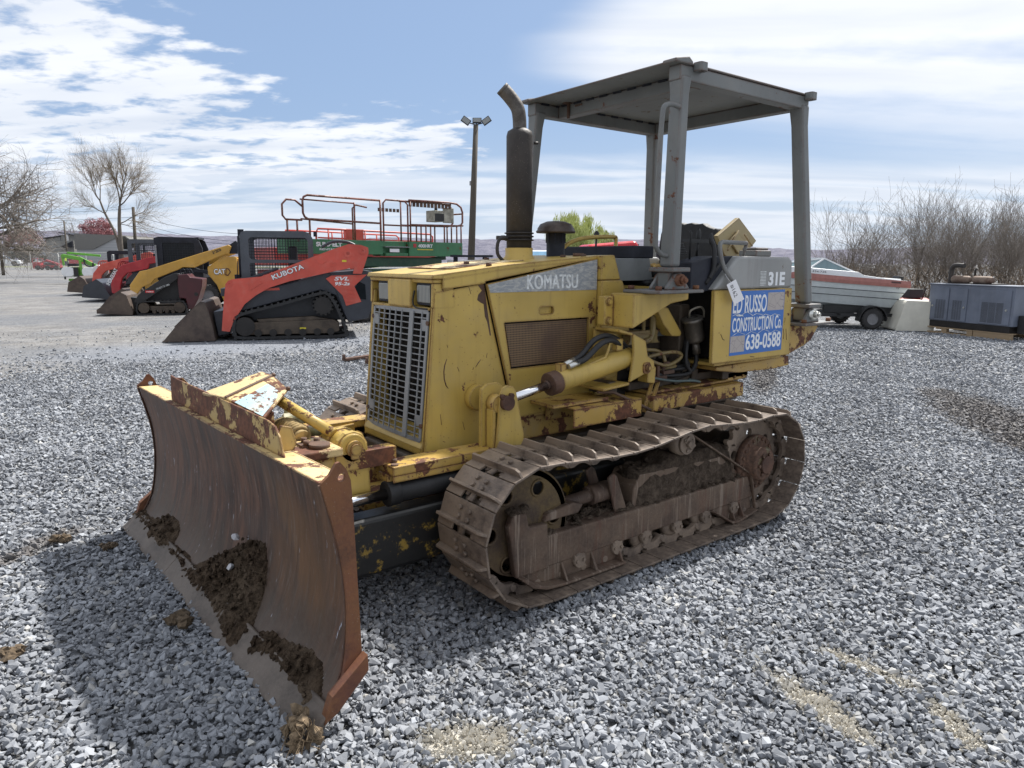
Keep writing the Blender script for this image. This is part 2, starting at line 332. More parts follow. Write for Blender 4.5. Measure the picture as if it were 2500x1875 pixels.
        o.to_mesh_clear(); bpy.data.objects.remove(o); bpy.data.curves.remove(cu); return s
    def build(s, name, mats, parent=None, bevel=0., loc=None, rot=None, recalc=True, seg=2, merge=False):
        me = bpy.data.meshes.new(name); me.from_pydata(s.v, [], s.f)
        mats = mats if isinstance(mats, (list, tuple)) else [mats]
        for m_ in mats: me.materials.append(m_)
        me.polygons.foreach_set('material_index', s.mi); me.polygons.foreach_set('use_smooth', s.sm)
        if recalc:
            bm = bmesh.new(); bm.from_mesh(me)
            if merge: bmesh.ops.remove_doubles(bm, verts=bm.verts, dist=1e-5)
            bmesh.ops.recalc_face_normals(bm, faces=bm.faces); bm.to_mesh(me); bm.free()
        o = bpy.data.objects.new(name, me); COL.objects.link(o)
        if parent: o.parent = parent
        if loc: o.location = loc
        if rot: o.rotation_euler = rot
        if bevel:
            b = o.modifiers.new('bevel', 'BEVEL'); b.width = bevel; b.segments = seg; b.limit_method = 'ANGLE'; b.angle_limit = R(38); b.use_clamp_overlap = True
        return o
def tag(o, label=None, cat=None, group=None, kind=None):
    if label: o['label'] = label
    if cat: o['category'] = cat
    if group: o['group'] = group
    if kind: o['kind'] = kind
    return o
def empty(name, loc, rz=0., label=None, cat=None, group=None):
    o = bpy.data.objects.new(name, None); COL.objects.link(o); o.location = loc; o.rotation_euler = (0, 0, rz); o.empty_display_size = .2
    return tag(o, label, cat, group)
def copy_tree(o, parent=None):
    c = o.copy(); COL.objects.link(c); c.parent = parent
    for ch in list(o.children): copy_tree(ch, c)
    return c
def circ(cx, cy, r, n=16, r2=None): return [(cx+r*math.cos(2*math.pi*i/n), cy+(r2 or r)*math.sin(2*math.pi*i/n)) for i in range(n)]
def rrect(x0, x1, y0, y1, r, n=4):
    o = []
    for cx, cy, a in ((x1-r, y1-r, 0), (x0+r, y1-r, 90), (x0+r, y0+r, 180), (x1-r, y0+r, 270)):
        o += [(cx+r*math.cos(R(a+90*i/n)), cy+r*math.sin(R(a+90*i/n))) for i in range(n+1)]
    return o
def spline(pts, k=8, closed=False):
    P = [Vector(p) for p in pts]; n = len(P); o = []
    for i in range(n if closed else n-1):
        if closed: a, b, c, d_ = P[i-1], P[i], P[(i+1) % n], P[(i+2) % n]
        else: a, b, c, d_ = P[max(i-1, 0)], P[i], P[i+1], P[min(i+2, n-1)]
        for j in range(k):
            t = j/k; o.append(.5*((2*b)+(c-a)*t+(2*a-5*b+4*c-d_)*t*t+(3*b-a-3*c+d_)*t**3))
    if not closed: o.append(P[-1])
    return o
def text(name, s_, o, xd, upd, width, height, m_, parent=None, bold=.02, thick=.0015, shear=0., spacing=1.):
    """real lettering: a font outline turned into a thin mesh, lying in the plane of xd and upd"""
    cu = bpy.data.curves.new('t', 'FONT'); cu.body = s_; cu.offset = bold; cu.extrude = .5; cu.shear = shear; cu.space_character = spacing
    ob = bpy.data.objects.new('t', cu); me = ob.to_mesh()
    vs = [v_.co.copy() for v_ in me.vertices]; fs = [tuple(p.vertices) for p in me.polygons]
    ob.to_mesh_clear(); bpy.data.objects.remove(ob); bpy.data.curves.remove(cu)
    x0 = min(v_.x for v_ in vs); x1 = max(v_.x for v_ in vs); y0 = min(v_.y for v_ in vs); y1 = max(v_.y for v_ in vs)
    xd = Vector(xd).normalized(); upd = Vector(upd).normalized(); nn = xd.cross(upd); o = Vector(o)
    mb = MB(); mb.add([o+xd*((v_.x-x0)/(x1-x0)*width)+upd*((v_.y-y0)/(y1-y0)*height)+nn*(v_.z+.5)*thick for v_ in vs], fs)
    return mb.build(name, m_, parent, recalc=False)

# ================================================================== the bulldozer
D = empty('bulldozer', (0, 0, 0), 0, 'old yellow crawler bulldozer with grey canopy and rusty blade on the gravel', 'bulldozer')
# hull
b = MB(); b.box(-.95, 1.30, -.36, .36, .22, .56); b.box(-1.0, .20, -.30, .30, .56, .84); b.box(.9, 1.36, -.26, .26, .34, .55)
b.cyl((-.52, -.56, .32), (-.52, .56, .32), .15, n=24); b.box(.2, .9, -.30, .30, .56, .66)
b.build('main_frame', GRIM, D, .01)
for s in (1, -1):
    b = MB(); b.box(.66, .19, s*.33, s*.55, .735, .742); b.box(.66, .19, s*.54, s*.55, .648, .735); b.box(.655, .19, s*.33, s*.34, .648, .735)
    b.box(.75, .38, s*.33, s*.50, .744, .762)
    b.build('side_step', YELR, D, .003)
    b = MB(); b.box(.10, -.69, s*.30, s*.55, .655, .735); b.box(.08, -.66, s*.32, s*.50, .738, .752)
    b.build('side_ledge', YELR, D, .006)
    b = MB(); b.box(.15, -.78, s*.28, s*.42, .755, .80); b.box(-.55, -.80, s*.28, s*.50, .756, .84); b.box(.36, .30, s*.33, s*.48, .765, .83)
    for x in (-.05, -.2, -.35): b.box(x, x-.05, s*.42, s*.44, .755, .83)
    b.build('chassis_block', GRIM, D, .006)
    b = MB(); b.prism([(-.40, .852), (-.95, .86), (-1.13, .86), (-1.14, .80), (-.97, .792), (-.62, .80), (-.40, .83)], 'y', s*.30, s*.56)
    b.prism([(-.60, .795), (-.80, .795), (-.79, .745), (-.60, .74)], 'y', s*.42, s*.50)
    for x, z in ((-.66, .765), (-.74, .765)): b.cyl((x, s*.50, z), (x, s*.512, z), .010, n=6)
    b.build('rear_rail', YELR, D, .006)

# nose guard
b = MB()
for s in (1, -1):
    b.prism([(1.336, .555), (1.30, .95), (1.268, 1.293), (1.008, 1.333), (.884, .86), (.845, .69), (.865, .60), (1.0, .555)], 'y', s*.288, s*.302)
b.prism([(1.338, .565), (1.345, .60), (1.325, .645), (.95, .66), (.95, .555), (1.30, .54)], 'y', -.287, .287)   # bottom lip
for s in (1, -1): b.prism([(1.338, .60), (1.270, 1.29), (1.25, 1.29), (1.31, .60)], 'y', s*.274, s*.2875)       # front flange
b.prism([(1.283, 1.215), (1.281, 1.228), (1.17, 1.228), (1.17, 1.215)], 'y', -.272, .272)
b.prism([(1.278, 1.335), (1.282, 1.352), (1.12, 1.36), (1.12, 1.335)], 'y', -.30, .30)
for s in (1, -1): b.prism([(1.281, 1.229), (1.277, 1.334), (1.17, 1.334), (1.17, 1.229)], 'y', s*.282, s*.30)
nose = b.build('nose_guard', YEL, D, .004)
b = MB(); b.box(1.17, 1.18, -.26, .26, 1.23, 1.333); b.box(1.0, 1.17, -.26, .26, 1.20, 1.23)
b.box(1.17, 1.20, -.27, .27, .62, 1.21); b.build('radiator_core', VOID, nose)
b = MB()
for i in range(42): b.box(1.205, 1.213, -.262+i*.0125, -.2585+i*.0125, .64, 1.20)
b.build('radiator_fins', VOID, nose)
b = MB()   # middle lamp cover
b.prism([(1.292, 1.222), (1.292, 1.35), (1.20, 1.352), (1.20, 1.222)], 'y', -.095, .125)
b.build('lamp_cover', YEL, nose, .008)
for y0, y1 in ((.140, .278), (-.232, -.105)):
    b = MB(); b.prism(rrect(y0, y1, 1.236, 1.336, .014), 'x', 1.20, 1.268)
    h = b.build('headlight', DARK, nose, .003)
    b = MB(); b.prism(rrect(y0+.011, y1-.011, 1.247, 1.325, .010), 'x', 1.262, 1.274); b.build('lens', GLS, h, .004)
b = MB(); b.tube(spline([(1.284, .15, 1.30), (1.288, .14, 1.25), (1.285, .16, 1.225), (1.284, .26, 1.222)], 5), .004, 5); b.build('lamp_cable', BLK, nose)
# grille: real bars with openings
b = MB(); gx = lambda z: 1.330-(z-.63)*.096-.0
def gp(y, z): return gx(z)+.012*(1-((y-.05)/.31)**2)
ys = [-.262, -.203, -.143, -.083, -.023, .038, .098, .134, .170, .216, .262]
zs = [.632+i*.02745 for i in range(22)]
for i, y in enumerate(ys):
    wd = .034 if i == 7 else .0058
    if i in (6, 8): continue
    pts = [(gp(y, z)+(.004 if i == 7 else 0), y, z) for z in (zs[0], zs[-1])]
    b.bar(pts[0], pts[1], wd if i not in (0, 10) else .016, .006, up=(1, 0, 0))
for z in zs:
    wz = .005 if 0 < zs.index(z) < 21 else .018
    for i in range(len(ys)-1):
        b.bar((gp(ys[i], z)-.001, ys[i], z), (gp(ys[i+1], z)-.001, ys[i+1], z), .004, wz)
for yy, zz in ((-.237, .66+.06), (-.237, 1.15), (.24, .72), (.24, 1.15)): b.box(gp(yy, zz)-.004, gp(yy, zz)+.002, yy-.022, yy+.022, zz-.024, zz+.024)
b.build('grille', GRL, nose)
b = MB()
for yy in (-.268, .268):
    for zz in (.70, 1.16): b.cyl((gp(yy, zz), yy, zz), (gp(yy, zz)+.008, yy, zz), .011, n=6)
b.build('grille_bolt', RUSTD, nose)
# bare rust and gouges in the side sheet
b = MB(); b.prism([(1.042, 1.324), (1.008, 1.328), (.999, 1.28), (.991, 1.224), (.978, 1.15), (.968, 1.09), (.975, 1.09), (.990, 1.155), (1.003, 1.18), (1.010, 1.237), (1.028, 1.245), (1.046, 1.257), (1.040, 1.281), (1.020, 1.299)], 'y', .302, .3027)
b.build('rust_patch', RUSTD, nose)
b = MB()
for L in ([(1.213, .999), (1.224, .972), (1.229, .942), (1.227, .908), (1.218, .879), (1.206, .864)], [(1.026, .982), (1.042, .966), (1.056, .948)], [(1.067, .949), (1.072, .937)], [(1.156, .957), (1.147, .937)], [(.99, 1.009), (.995, .987)], [(1.091, 1.316), (1.08, 1.285)], [(1.211, 1.063), (1.206, 1.05)], [(1.237, .623), (1.226, .617)], [(1.13, .70), (1.12, .66)], [(1.25, .75), (1.245, .70)]):
    b.tube([(x, .3022, z) for x, z in L], [.0012]+[.0026]*(len(L)-2)+[.0012], 5)
b.build('gouge', RUSTD, nose)
# dark inner box so that no light leaks through the nose
b = MB(); b.box(.40, 1.16, -.27, .27, .66, 1.33); b.build('light_stop_box', VOID, D)
# hood
b = MB()
b.prism([(1.292, 1.354), (1.284, 1.372), (.87, 1.418), (.30, 1.462), (.28, 1.462), (.28, 1.444), (.88, 1.398), (1.23, 1.354)], 'y', -.312, .312)
for s in (1, -1): b.prism([(1.235, 1.308), (1.235, 1.37), (.87, 1.415), (.30, 1.459), (.30, 1.449), (1.006, 1.34), (1.002, 1.332)], 'y', s*.306, s*.3125)
hood = b.build('hood', YEL, D, .004)
b = MB()
for x, y in ((.9, 0), (.62, -.22), (.42, .18), (.36, .27), (.95, .26)): b.cyl((x, y, 1.455-(x-.3)*.077), (x, y, 1.475-(x-.3)*.077), .014, n=8)
b.cyl((.33, .20, 1.457), (.33, .20, 1.475), .03, n=12)
b.build('hood_knob', RUSTD, hood)
b = MB(); b.prism([(1.10, 1.3985), (.66, 1.4385), (.66, 1.4345), (1.10, 1.3945)], 'y', -.24, .16); b.build('hood_seam_panel', YELW, hood, .002)
# engine side doors, vents, band, lettering
for s in (1, -1):
    b = MB(); yy = (.306, .320)
    vent = [(.905, 1.148), (.362, 1.149), (.360, .926), (.864, .924)]
    door = [(1.003, 1.328), (.306, 1.447), (.306, 1.06), (.345, .70), (.80, .682), (.835, .685)]
    hnd = rrect(.600, .690, 1.178, 1.214, .012)
    b.plate(door, [vent, hnd], s*yy[0], s*yy[1])
    dr_ = b.build('engine_door', YEL, D, .002)
    b = MB(); b.prism([(.895, 1.140), (.37, 1.141), (.368, .934), (.857, .932)], 'y', s*.304, s*.3155); b.build('vent_mesh', VENT, dr_)
    b = MB(); b.box(.595, .695, s*.296, s*.303, 1.17, 1.22); b.build('latch_pocket', YEL, dr_)
    if s > 0:
        b = MB(); b.prism([(.999, 1.325), (.31, 1.4425), (.31, 1.289), (.985, 1.289)], 'y', s*.3208, s*.3222)
        bd = b.build('silver_band', BAND, dr_)
        for k_ in range(3): text('lettering', 'KOMATSU', (.772-.0022*k_, .3224+.0003*k_, 1.300+.0012*(k_ % 2)), (-1, 0, 0), (0, 0, 1), .325, .068, WHT2, bd, .0, .001, spacing=1.05)
# lower side skirt under the doors
b = MB()
for s in (1, -1):
    b = MB(); b.prism([(.98, .69), (.34, .70), (.34, .56), (.98, .56)], 'y', s*.296, s*.3045); b.box(.36, .88, s*.305, s*.312, .672, .690)
    b.build('side_skirt', YELR, D, .002)
# cowl behind the doors
b = MB()
for s in (1, -1):
    b.prism([(.302, 1.462), (.208, 1.466), (.158, 1.338), (.302, 1.338)], 'y', s*.20, s*.345)
    b.prism([(.302, 1.336), (.152, 1.336), (.085, 1.20), (.09, .95), (.16, .93), (.18, .70), (.343, .70), (.302, 1.05)], 'y', s*.20, s*.352)
b.box(.20, .302, -.2, .2, 1.30, 1.463)
b.build('cowl', YEL, D, .006)
b = MB(); b.box(.05, .30, -.345, .345, .66, 1.29); b.build('firewall', VOID, D)
# exhaust
ax = Vector((.568, .0, 0)); b = MB()
b.lathe([(.0, 1.41), (.085, 1.41), (.085, 1.44), (.072, 1.462), (.072, 1.50)], ax, (0, 0, 1), 28, 1)
b.lathe([(.066, 1.45), (.066, 1.535), (.068, 1.536), (.068, 2.06), (.062, 2.082), (.036, 2.098), (.0, 2.10)], ax, (0, 0, 1), 28)
for z in (1.535, 1.553, 1.57): b.lathe([(.066, z), (.077, z+.003), (.077, z+.008), (.066, z+.011)], ax, (0, 0, 1), 28)
b.cyl((.6, -.05, 1.552), (.66, -.075, 1.552), .011, n=8); b.cyl((.62, -.07, 1.54), (.62, -.07, 1.565), .012, n=6)
b.cyl((.50, .03, 2.03), (.48, .04, 2.03), .008, n=6)
muf = b.build('muffler', [MUF, YEL], D)
b = MB(); pth = spline([(.568, 0, 2.08), (.570, -.002, 2.15), (.580, -.008, 2.20), (.612, -.028, 2.250), (.650, -.045, 2.290)], 6)
b.tube(pth, .035, 20); b.tube([p for p in pth[-3:]], .0355, 20)
b.build('exhaust_tip', steel('burnt_exhaust_tip', (.03, .026, .024), (.16, .15, .14), .6, .4, mudamt=.2), muf)
b = MB(); b.tube(spline([(.63, .0, 1.55), (.69, -.01, 1.54), (.70, -.01, 1.47), (.66, -.0, 1.425)], 6), .009, 8); b.build('drain_pipe', MUF, muf)
# pre-cleaner
b = MB(); o = (.315, .0, 0)
b.lathe([(.0, 1.44), (.065, 1.44), (.065, 1.449), (.05, 1.45), (.05, 1.585), (.055, 1.587)], o, (0, 0, 1), 24)
b.lathe([(.05, 1.582), (.105, 1.583), (.108, 1.592), (.10, 1.60), (.10, 1.607), (.085, 1.63), (.05, 1.644), (.0, 1.648)], o, (0, 0, 1), 28, 1)
for i in range(8): b.box(.315+.05*math.cos(i*.785)-.003, .315+.05*math.cos(i*.785)+.003, .05*math.sin(i*.785)-.003, .05*math.sin(i*.785)+.003, 1.53, 1.58)
b.build('air_precleaner', [DARK, steel('brown_cap', (.035, .022, .018), (.07, .048, .038), .5, .1)], D)
# yellow hand rail over the dash
b = MB(); b.tube(spline([(.25, -.02, 1.50), (.19, -.02, 1.535), (.08, -.02, 1.562), (-.10, -.02, 1.574), (-.17, -.02, 1.572)], 5), .012, 8)
b.tube([(-.17, -.02, 1.572), (-.13, .02, 1.50), (-.09, .04, 1.46)], .012, 8); b.cyl((-.085, .045, 1.44), (-.085, .045, 1.50), .022, n=10)
b.tube([(.25, -.02, 1.50), (.27, -.02, 1.44)], .012, 8)
b.build('grab_bar', YEL, D)
b = MB(); b.cyl((-.10, -.12, 1.45), (-.10, -.11, 1.57), .006, n=6); b.blob((-.10, -.11, 1.585), (.018, .018, .026), 2, .02, sm=True); b.build('control_knob', BLK, D)
# dash, floor, seat, console
b = MB(); b.box(.03, -.13, -.26, .31, 1.45, 1.517); b.build('dashboard', DARK, D, .006)
b = MB(); b.prism([(.20, 1.45), (-.10, 1.45), (-.13, 1.33), (.14, 1.33)], 'y', -.28, .31); b.box(.12, -.9, -.34, .34, 1.02, 1.07)
b.build('operator_floor', flat('grey_floor_panel', (.16, .17, .17)), D, .004)
b = MB(); b.box(-.13, -.33, -.02, .36, 1.345, 1.405); b.box(-.05, -.38, -.05, .34, 1.30, 1.335)
seat = b.build('seat_cushion', BLK, D, .02)
b = MB()
for i in range(9): b.blob((-.12-.02*i+random.uniform(-.01, .01), .22+.10*(i % 3)/2, 1.402+random.uniform(0, .008)), (.03, .022, .014), 2, .6, 5, seed=i)
b.build('torn_foam', plain('yellowed_foam', (.46, .30, .10), .9, var=.5, sc_=30), seat)
b = MB(); pr = [(-.21, 1.36), (-.20, 1.58), (-.165, 1.64)]
top = [(.13-(i/14)*.27*1, 1.668+random.uniform(-.012, .014)-.035*abs(i-7)/7*abs(i-7)/7) for i in range(15)]
poly = [(-.17, 1.34), (.27, 1.34), (.285, 1.55), (.262, 1.635)]+[(.245-i*.0285, 1.672+random.uniform(-.014, .012)-.03*((i-7)/7)**2) for i in range(15)]+[(-.172, 1.61), (-.185, 1.52)]
b.prism(poly, 'x', -.735, -.80); b.build('backrest', BLK, D, .012)
b = MB()
b.prism([(-.098, 1.430), (-.30, 1.463), (-.47, 1.465), (-.335, 1.278), (-.098, 1.278)], 'y', .46, .595)
con = b.build('side_console', DARK, D, .006)
b = MB(); b.tube([(-.20, .50, 1.44), (-.205, .50, 1.585), (-.20, .49, 1.60)], .006, 6); b.box(-.42, -.10, .44, .455, 1.535, 1.555)
b.tube(spline([(-.24, .60, 1.55), (-.26, .61, 1.50), (-.265, .61, 1.40), (-.245, .60, 1.345)], 5), .013, 8); b.blob((-.24, .602, 1.555), (.013, .011, .03), 2, .05, sm=True)
b.cyl((-.335, .44, 1.46), (-.345, .44, 1.56), .007, n=6); b.blob((-.345, .44, 1.575), (.015, .013, .04), 2, .05, sm=True)
b.tube([(-.22, .597, 1.32), (-.33, .597, 1.42)], .011, 6)
for z in (1.47, 1.483, 1.496, 1.51, 1.523): b.cyl((-.17, .44, z), (-.17, .44, z+.009), .058-.4*(z-1.47), .05-.4*(z-1.47), n=16)
b.build('control_lever', BLK, con)
# fuel tank with its lettered side
tk = [(-.253, .892), (-.240, 1.278), (-.445, 1.465), (-.945, 1.462), (-.985, 1.43), (-1.005, .90)]
b = MB(); b.prism([(-.243, 1.285), (-.445, 1.465), (-.940, 1.462), (-.975, 1.44), (-.982, 1.285)], 'y', .36, .636)
tank = b.build('fuel_tank', SILV, D, .014, seg=3)
b = MB(); b.box(-.40, -.97, .30, .60, .90, 1.27); b.build('dark_cavity_box', VOID, tank)  # black box standing in for the shade of the open cavity
b = MB(); b.prism([(-.253, .890), (-.243, 1.283), (-.982, 1.283), (-1.0, .886)], 'y', .618, .640); b.box(-.96, -.99, .40, .618, .89, 1.28); b.box(-.30, -.95, .38, .617, .870, .888)
tp = b.build('yellow_side_panel', YEL, tank, .004)
b = MB(); b.box(-.40, -.905, .6402, .6416, .923, 1.276); sg = b.build('blue_sign', BLUE, tank)
b = MB()
for L in ([(-.316, 1.049), (-.335, 1.021), (-.352, 1.014)], [(-.915, 1.046), (-.927, 1.016), (-.924, .984)], [(-.945, 1.044), (-.958, .978)], [(-.60, .905), (-.64, .900)]): b.tube([(x, .6402, z) for x, z in L], .002, 5)
b.build('gouge', RUSTD, tank)
for q_ in ((-.735, -.90, .6417, .6424, 1.16, 1.262), (-.403, -.535, .6417, .6424, .94, 1.03)): b = MB(); b.box(*q_); b.build('tape_patch', TAPE, tank)
text('lettering', 'ED RUSSO', (-.41, .6418, 1.155), (-1, 0, 0), (0, 0, 1), .315, .098, WHT, tank, .012)
text('lettering', 'CONSTRUCTION Co.', (-.412, .6418, 1.052), (-1, 0, 0), (0, 0, 1), .478, .078, WHT, tank, .010)
text('lettering', '638-0588', (-.545, .6418, .945), (-1, 0, 0), (0, 0, 1), .345, .088, WHT, tank, .018)
b = MB()
for q in range(5):   # cracks where the vinyl has split
    x = -.41-q*.09; z = 1.137+random.uniform(-.012, .012)
    b.tube([(x, .6428, z), (x-.04, .6428, z+.012), (x-.10, .6428, z+random.uniform(-.015, .01))], .0016, 4)
for q in range(4):
    x = -.42-q*.12; z = 1.04+random.uniform(-.01, .008)
    b.tube([(x, .6428, z-.01), (x-.05, .6428, z+.008), (x-.11, .6428, z-.008)], .0012, 4)
b.blob((-.47, .643, 1.143), (.035, .002, .005), 2, .4)
b.build('vinyl_crack', WHT2, tank)
text('lettering', '31E', (-.735, .6364, 1.30), (-1, 0, 0), (0, 0, 1), .165, .078, WHT, tank, .04)
b = MB()
for i in range(10): b.box(-.655, -.71, .6364, .6374, 1.303+i*.0083, 1.3065+i*.0083)
b.build('speed_lines', WHT2, tank)
b = MB(); b.box(-.72, -.87, .44, .56, 1.464, 1.50); b.box(-.735, -.855, .45, .55, 1.501, 1.515); b.build('filler_cap', GRY, tank, .008)
b = MB(); b.tube(spline([(-.56, .60, 1.535), (-.40, .60, 1.537), (-.335, .60, 1.535), (-.31, .61, 1.505), (-.315, .63, 1.42), (-.345, .66, 1.345), (-.385, .665, 1.31)], 5), .012, 8)
b.cyl((-.56, .6, 1.535), (-.56, .58, 1.46), .010, n=8); b.blob((-.375, .655, 1.31), (.018, .016, .014), 2, .1)
b.build('step_handle', GRY, tank)
# tilted lid behind the seat
b = MB(); b.prism([(-.70, 1.585), (-.905, 1.70), (-1.10, 1.565), (-1.07, 1.54), (-.90, 1.42), (-.78, 1.474)], 'y', .27, .30)
b.prism([(-.80, 1.56), (-.88, 1.615), (-.98, 1.54), (-.90, 1.48)], 'y', .302, .318); b.tube([(-.88, .32, 1.62), (-.78, .32, 1.50)], .007, 6); b.tube([(-.94, .32, 1.60), (-1.03, .32, 1.53)], .006, 6)
b.build('tilted_lid', paint('tan_box_lid', (.36, .29, .15), rust=.4, edge=.7, dust=.4), D, .004)
# right side tank mirrored
b = MB(); b.prism(tk, 'y', -.62, -.36); b.build('battery_box', SILV, D, .012)
b = MB(); b.box(-.60, -1.0, -.36, .36, .84, 1.30); b.box(-.95, -1.0, -.36, .36, 1.30, 1.44); b.build('rear_cover', YEL, D, .008)

# ------------------------------------------------------------------ canopy
b = MB(); zt = 2.305
b.box(.092, -1.105, -.598, .598, 2.378, 2.388)                                       # roof sheet
for s in (1, -1): b.box(.045, -1.10, s*.515, s*.590, zt, 2.376)                      # side beams
b.box(-.14, -.215, -.513, .513, zt, 2.376); b.box(-1.03, -1.10, -.513, .513, zt, 2.376)
roof = b.build('canopy_roof', GRY, D, .007)
b = MB()
for s in (1, -1): b.prism([(.10, 2.376), (.10, 2.392), (.0, 2.412), (-.03, 2.392), (-.03, 2.376)], 'y', s*.52, s*.606)
b.build('roof_corner', GRY, roof, .006)
for x in (-.075, -1.075):
    for s in (1, -1):
        b = MB(); b.plate(rrect(x-.03, x+.03, s*.605-.02, s*.605+.035, .015), [circ(x, s*.62, .010, 10)], 2.352, 2.392, 'z'); b.build('lifting_lug', GRY, roof, .005)
b = MB()
for i in range(9):
    for s in (1, -1): b.box(.0-.12*i, -.06-.12*i, s*.512, s*.507, 2.366, 2.378)
    b.box(-.132, -.139, -.48+.11*i, -.42+.11*i, 2.366, 2.377)
b.build('weld_bead', DARK, roof)
b = MB(); b.box(-.125, -.137, -.42, -.405, 2.29, 2.377); b.cyl((-.12, -.413, 2.374), (-.12, -.413, 2.3775), .03, n=10); b.box(-.1395, -.134, -.36, -.30, 2.35, 2.36); b.build('lamp_bracket', RUSTD, roof)
def post(top, bot, fl, basez, basex, name='canopy_post', rusty=False):
    """box-section post, its flange, hinge block and base plate"""
    t = Vector(top); q = Vector(bot); s = 1 if t.y > 0 else -1
    b = MB(); hx, hy = .035, .042
    vs = []
    for P, k in ((q, 1.), (q.lerp(t, .90), .95), (t, 1.12)):
        vs += [(P.x+a*hx*k, P.y+c*hy*k, P.z) for a, c in ((-1, -1), (1, -1), (1, 1), (-1, 1))]
    fs = [(3, 2, 1, 0), (8, 9, 10, 11)]+[(k*4+i, k*4+(i+1) % 4, k*4+4+(i+1) % 4, k*4+4+i) for k in (0, 1) for i in range(4)]
    b.add(vs, fs)
    ps = b.build(name, GRY, D, .016, seg=3)
    for (dx) in (.0,):
        z = q.z; b = MB(); b.box(q.x-.068, q.x+.068, q.y-.078, q.y+.078, z-.022, z+.0)
        b.prism([(q.x-.05, z-.022), (q.x+.05, z-.022), (q.x+.045, z-.10), (q.x-.045, z-.10)], 'y', q.y-.038, q.y+.038)
        for k in (1, -1):
            yk = q.y+k*.050
            b.prism([(q.x-.025, z-.03), (q.x-.045, z-.06), (q.x-.085, basez+.022), (q.x-.085, basez+.012), (q.x+.085, basez+.012), (q.x+.085, basez+.022), (q.x+.045, z-.055), (q.x+.025, z-.03)], 'y', yk-.010, yk+.010)
        b.box(basex[0], basex[1], q.y-.15, q.y+.09, basez-.005, basez+.012)
        ft = b.build('post_foot', [GRY], ps, .008)
    b = MB(); b.cyl((q.x, q.y-.075, q.z-.062), (q.x, q.y+.082, q.z-.062), .030, n=20); b.cyl((q.x, q.y+.082, q.z-.062), (q.x, q.y+.10, q.z-.062), .021, n=6, sm=False); b.cyl((q.x, q.y+.10, q.z-.062), (q.x, q.y+.112, q.z-.062), .011, n=8)
    b.build('hinge_bolt', [RUST if not rusty else ZINC], ps)
    b = MB()
    for x in (basex[0]-.03*np.sign(basex[0]-basex[1]), basex[1]+.03*np.sign(basex[0]-basex[1])):
        for yy in (q.y+.06, q.y-.12): b.cyl((x, yy, basez+.012), (x, yy, basez+.032), .017, n=6, sm=False)
    b.build('base_bolt', RUST, ps)
    return ps
pFL = post((.0, .552, 2.33), (.080, .602, 1.405), 0, 1.283, (.255, -.088))
pFR = post((.0, -.552, 2.33), (.080, -.602, 1.405), 0, 1.283, (.255, -.088))
pRL = post((-1.062, .552, 2.33), (-1.148, .622, 1.186), 0, 1.062, (-1.035, -1.37), rusty=True)
pRR = post((-1.062, -.552, 2.33), (-1.148, -.622, 1.186), 0, 1.062, (-1.035, -1.37), rusty=True)
b = MB(); b.box(-1.09, -1.20, .562, .684, 1.188, 1.30); bb_ = b
b = MB(); b.tube(spline([(.055, .60, 2.172), (.11, .60, 2.178), (.160, .60, 2.165), (.176, .60, 2.12), (.184, .60, 1.95), (.190, .60, 1.56), (.182, .60, 1.50), (.14, .60, 1.468), (.095, .61, 1.462)], 5), .0125, 10)
b.build('grab_rail', GRY, pFL)
for s in (1, -1):
    b = MB(); b.prism([(.318, 1.277), (-.096, 1.277), (-.096, 1.238), (.04, 1.222), (.318, 1.108)], 'y', s*.43, s*.59)
    b.prism([(.378, 1.262), (.305, 1.262), (.305, 1.112), (.378, 1.116)], 'y', s*.4, s*.452)
    br = b.build('post_bracket', YEL, D, .006)
    b = MB()
    for z in (1.235, 1.14): b.cyl((.352, s*.452, z), (.352, s*.468, z), .016, n=6, sm=False); b.cyl((.352, s*.452, z), (.352, s*.456, z), .023, n=14)
    b.build('bolt', YEL, br)
    b = MB(); b.prism([(-1.0, 1.056), (-1.375, 1.056), (-1.33, 1.01), (-1.284, .956), (-1.21, .925), (-1.0, .872)], 'y', s*.36, s*.615)
    b.build('rear_bracket', YELR, D, .008)

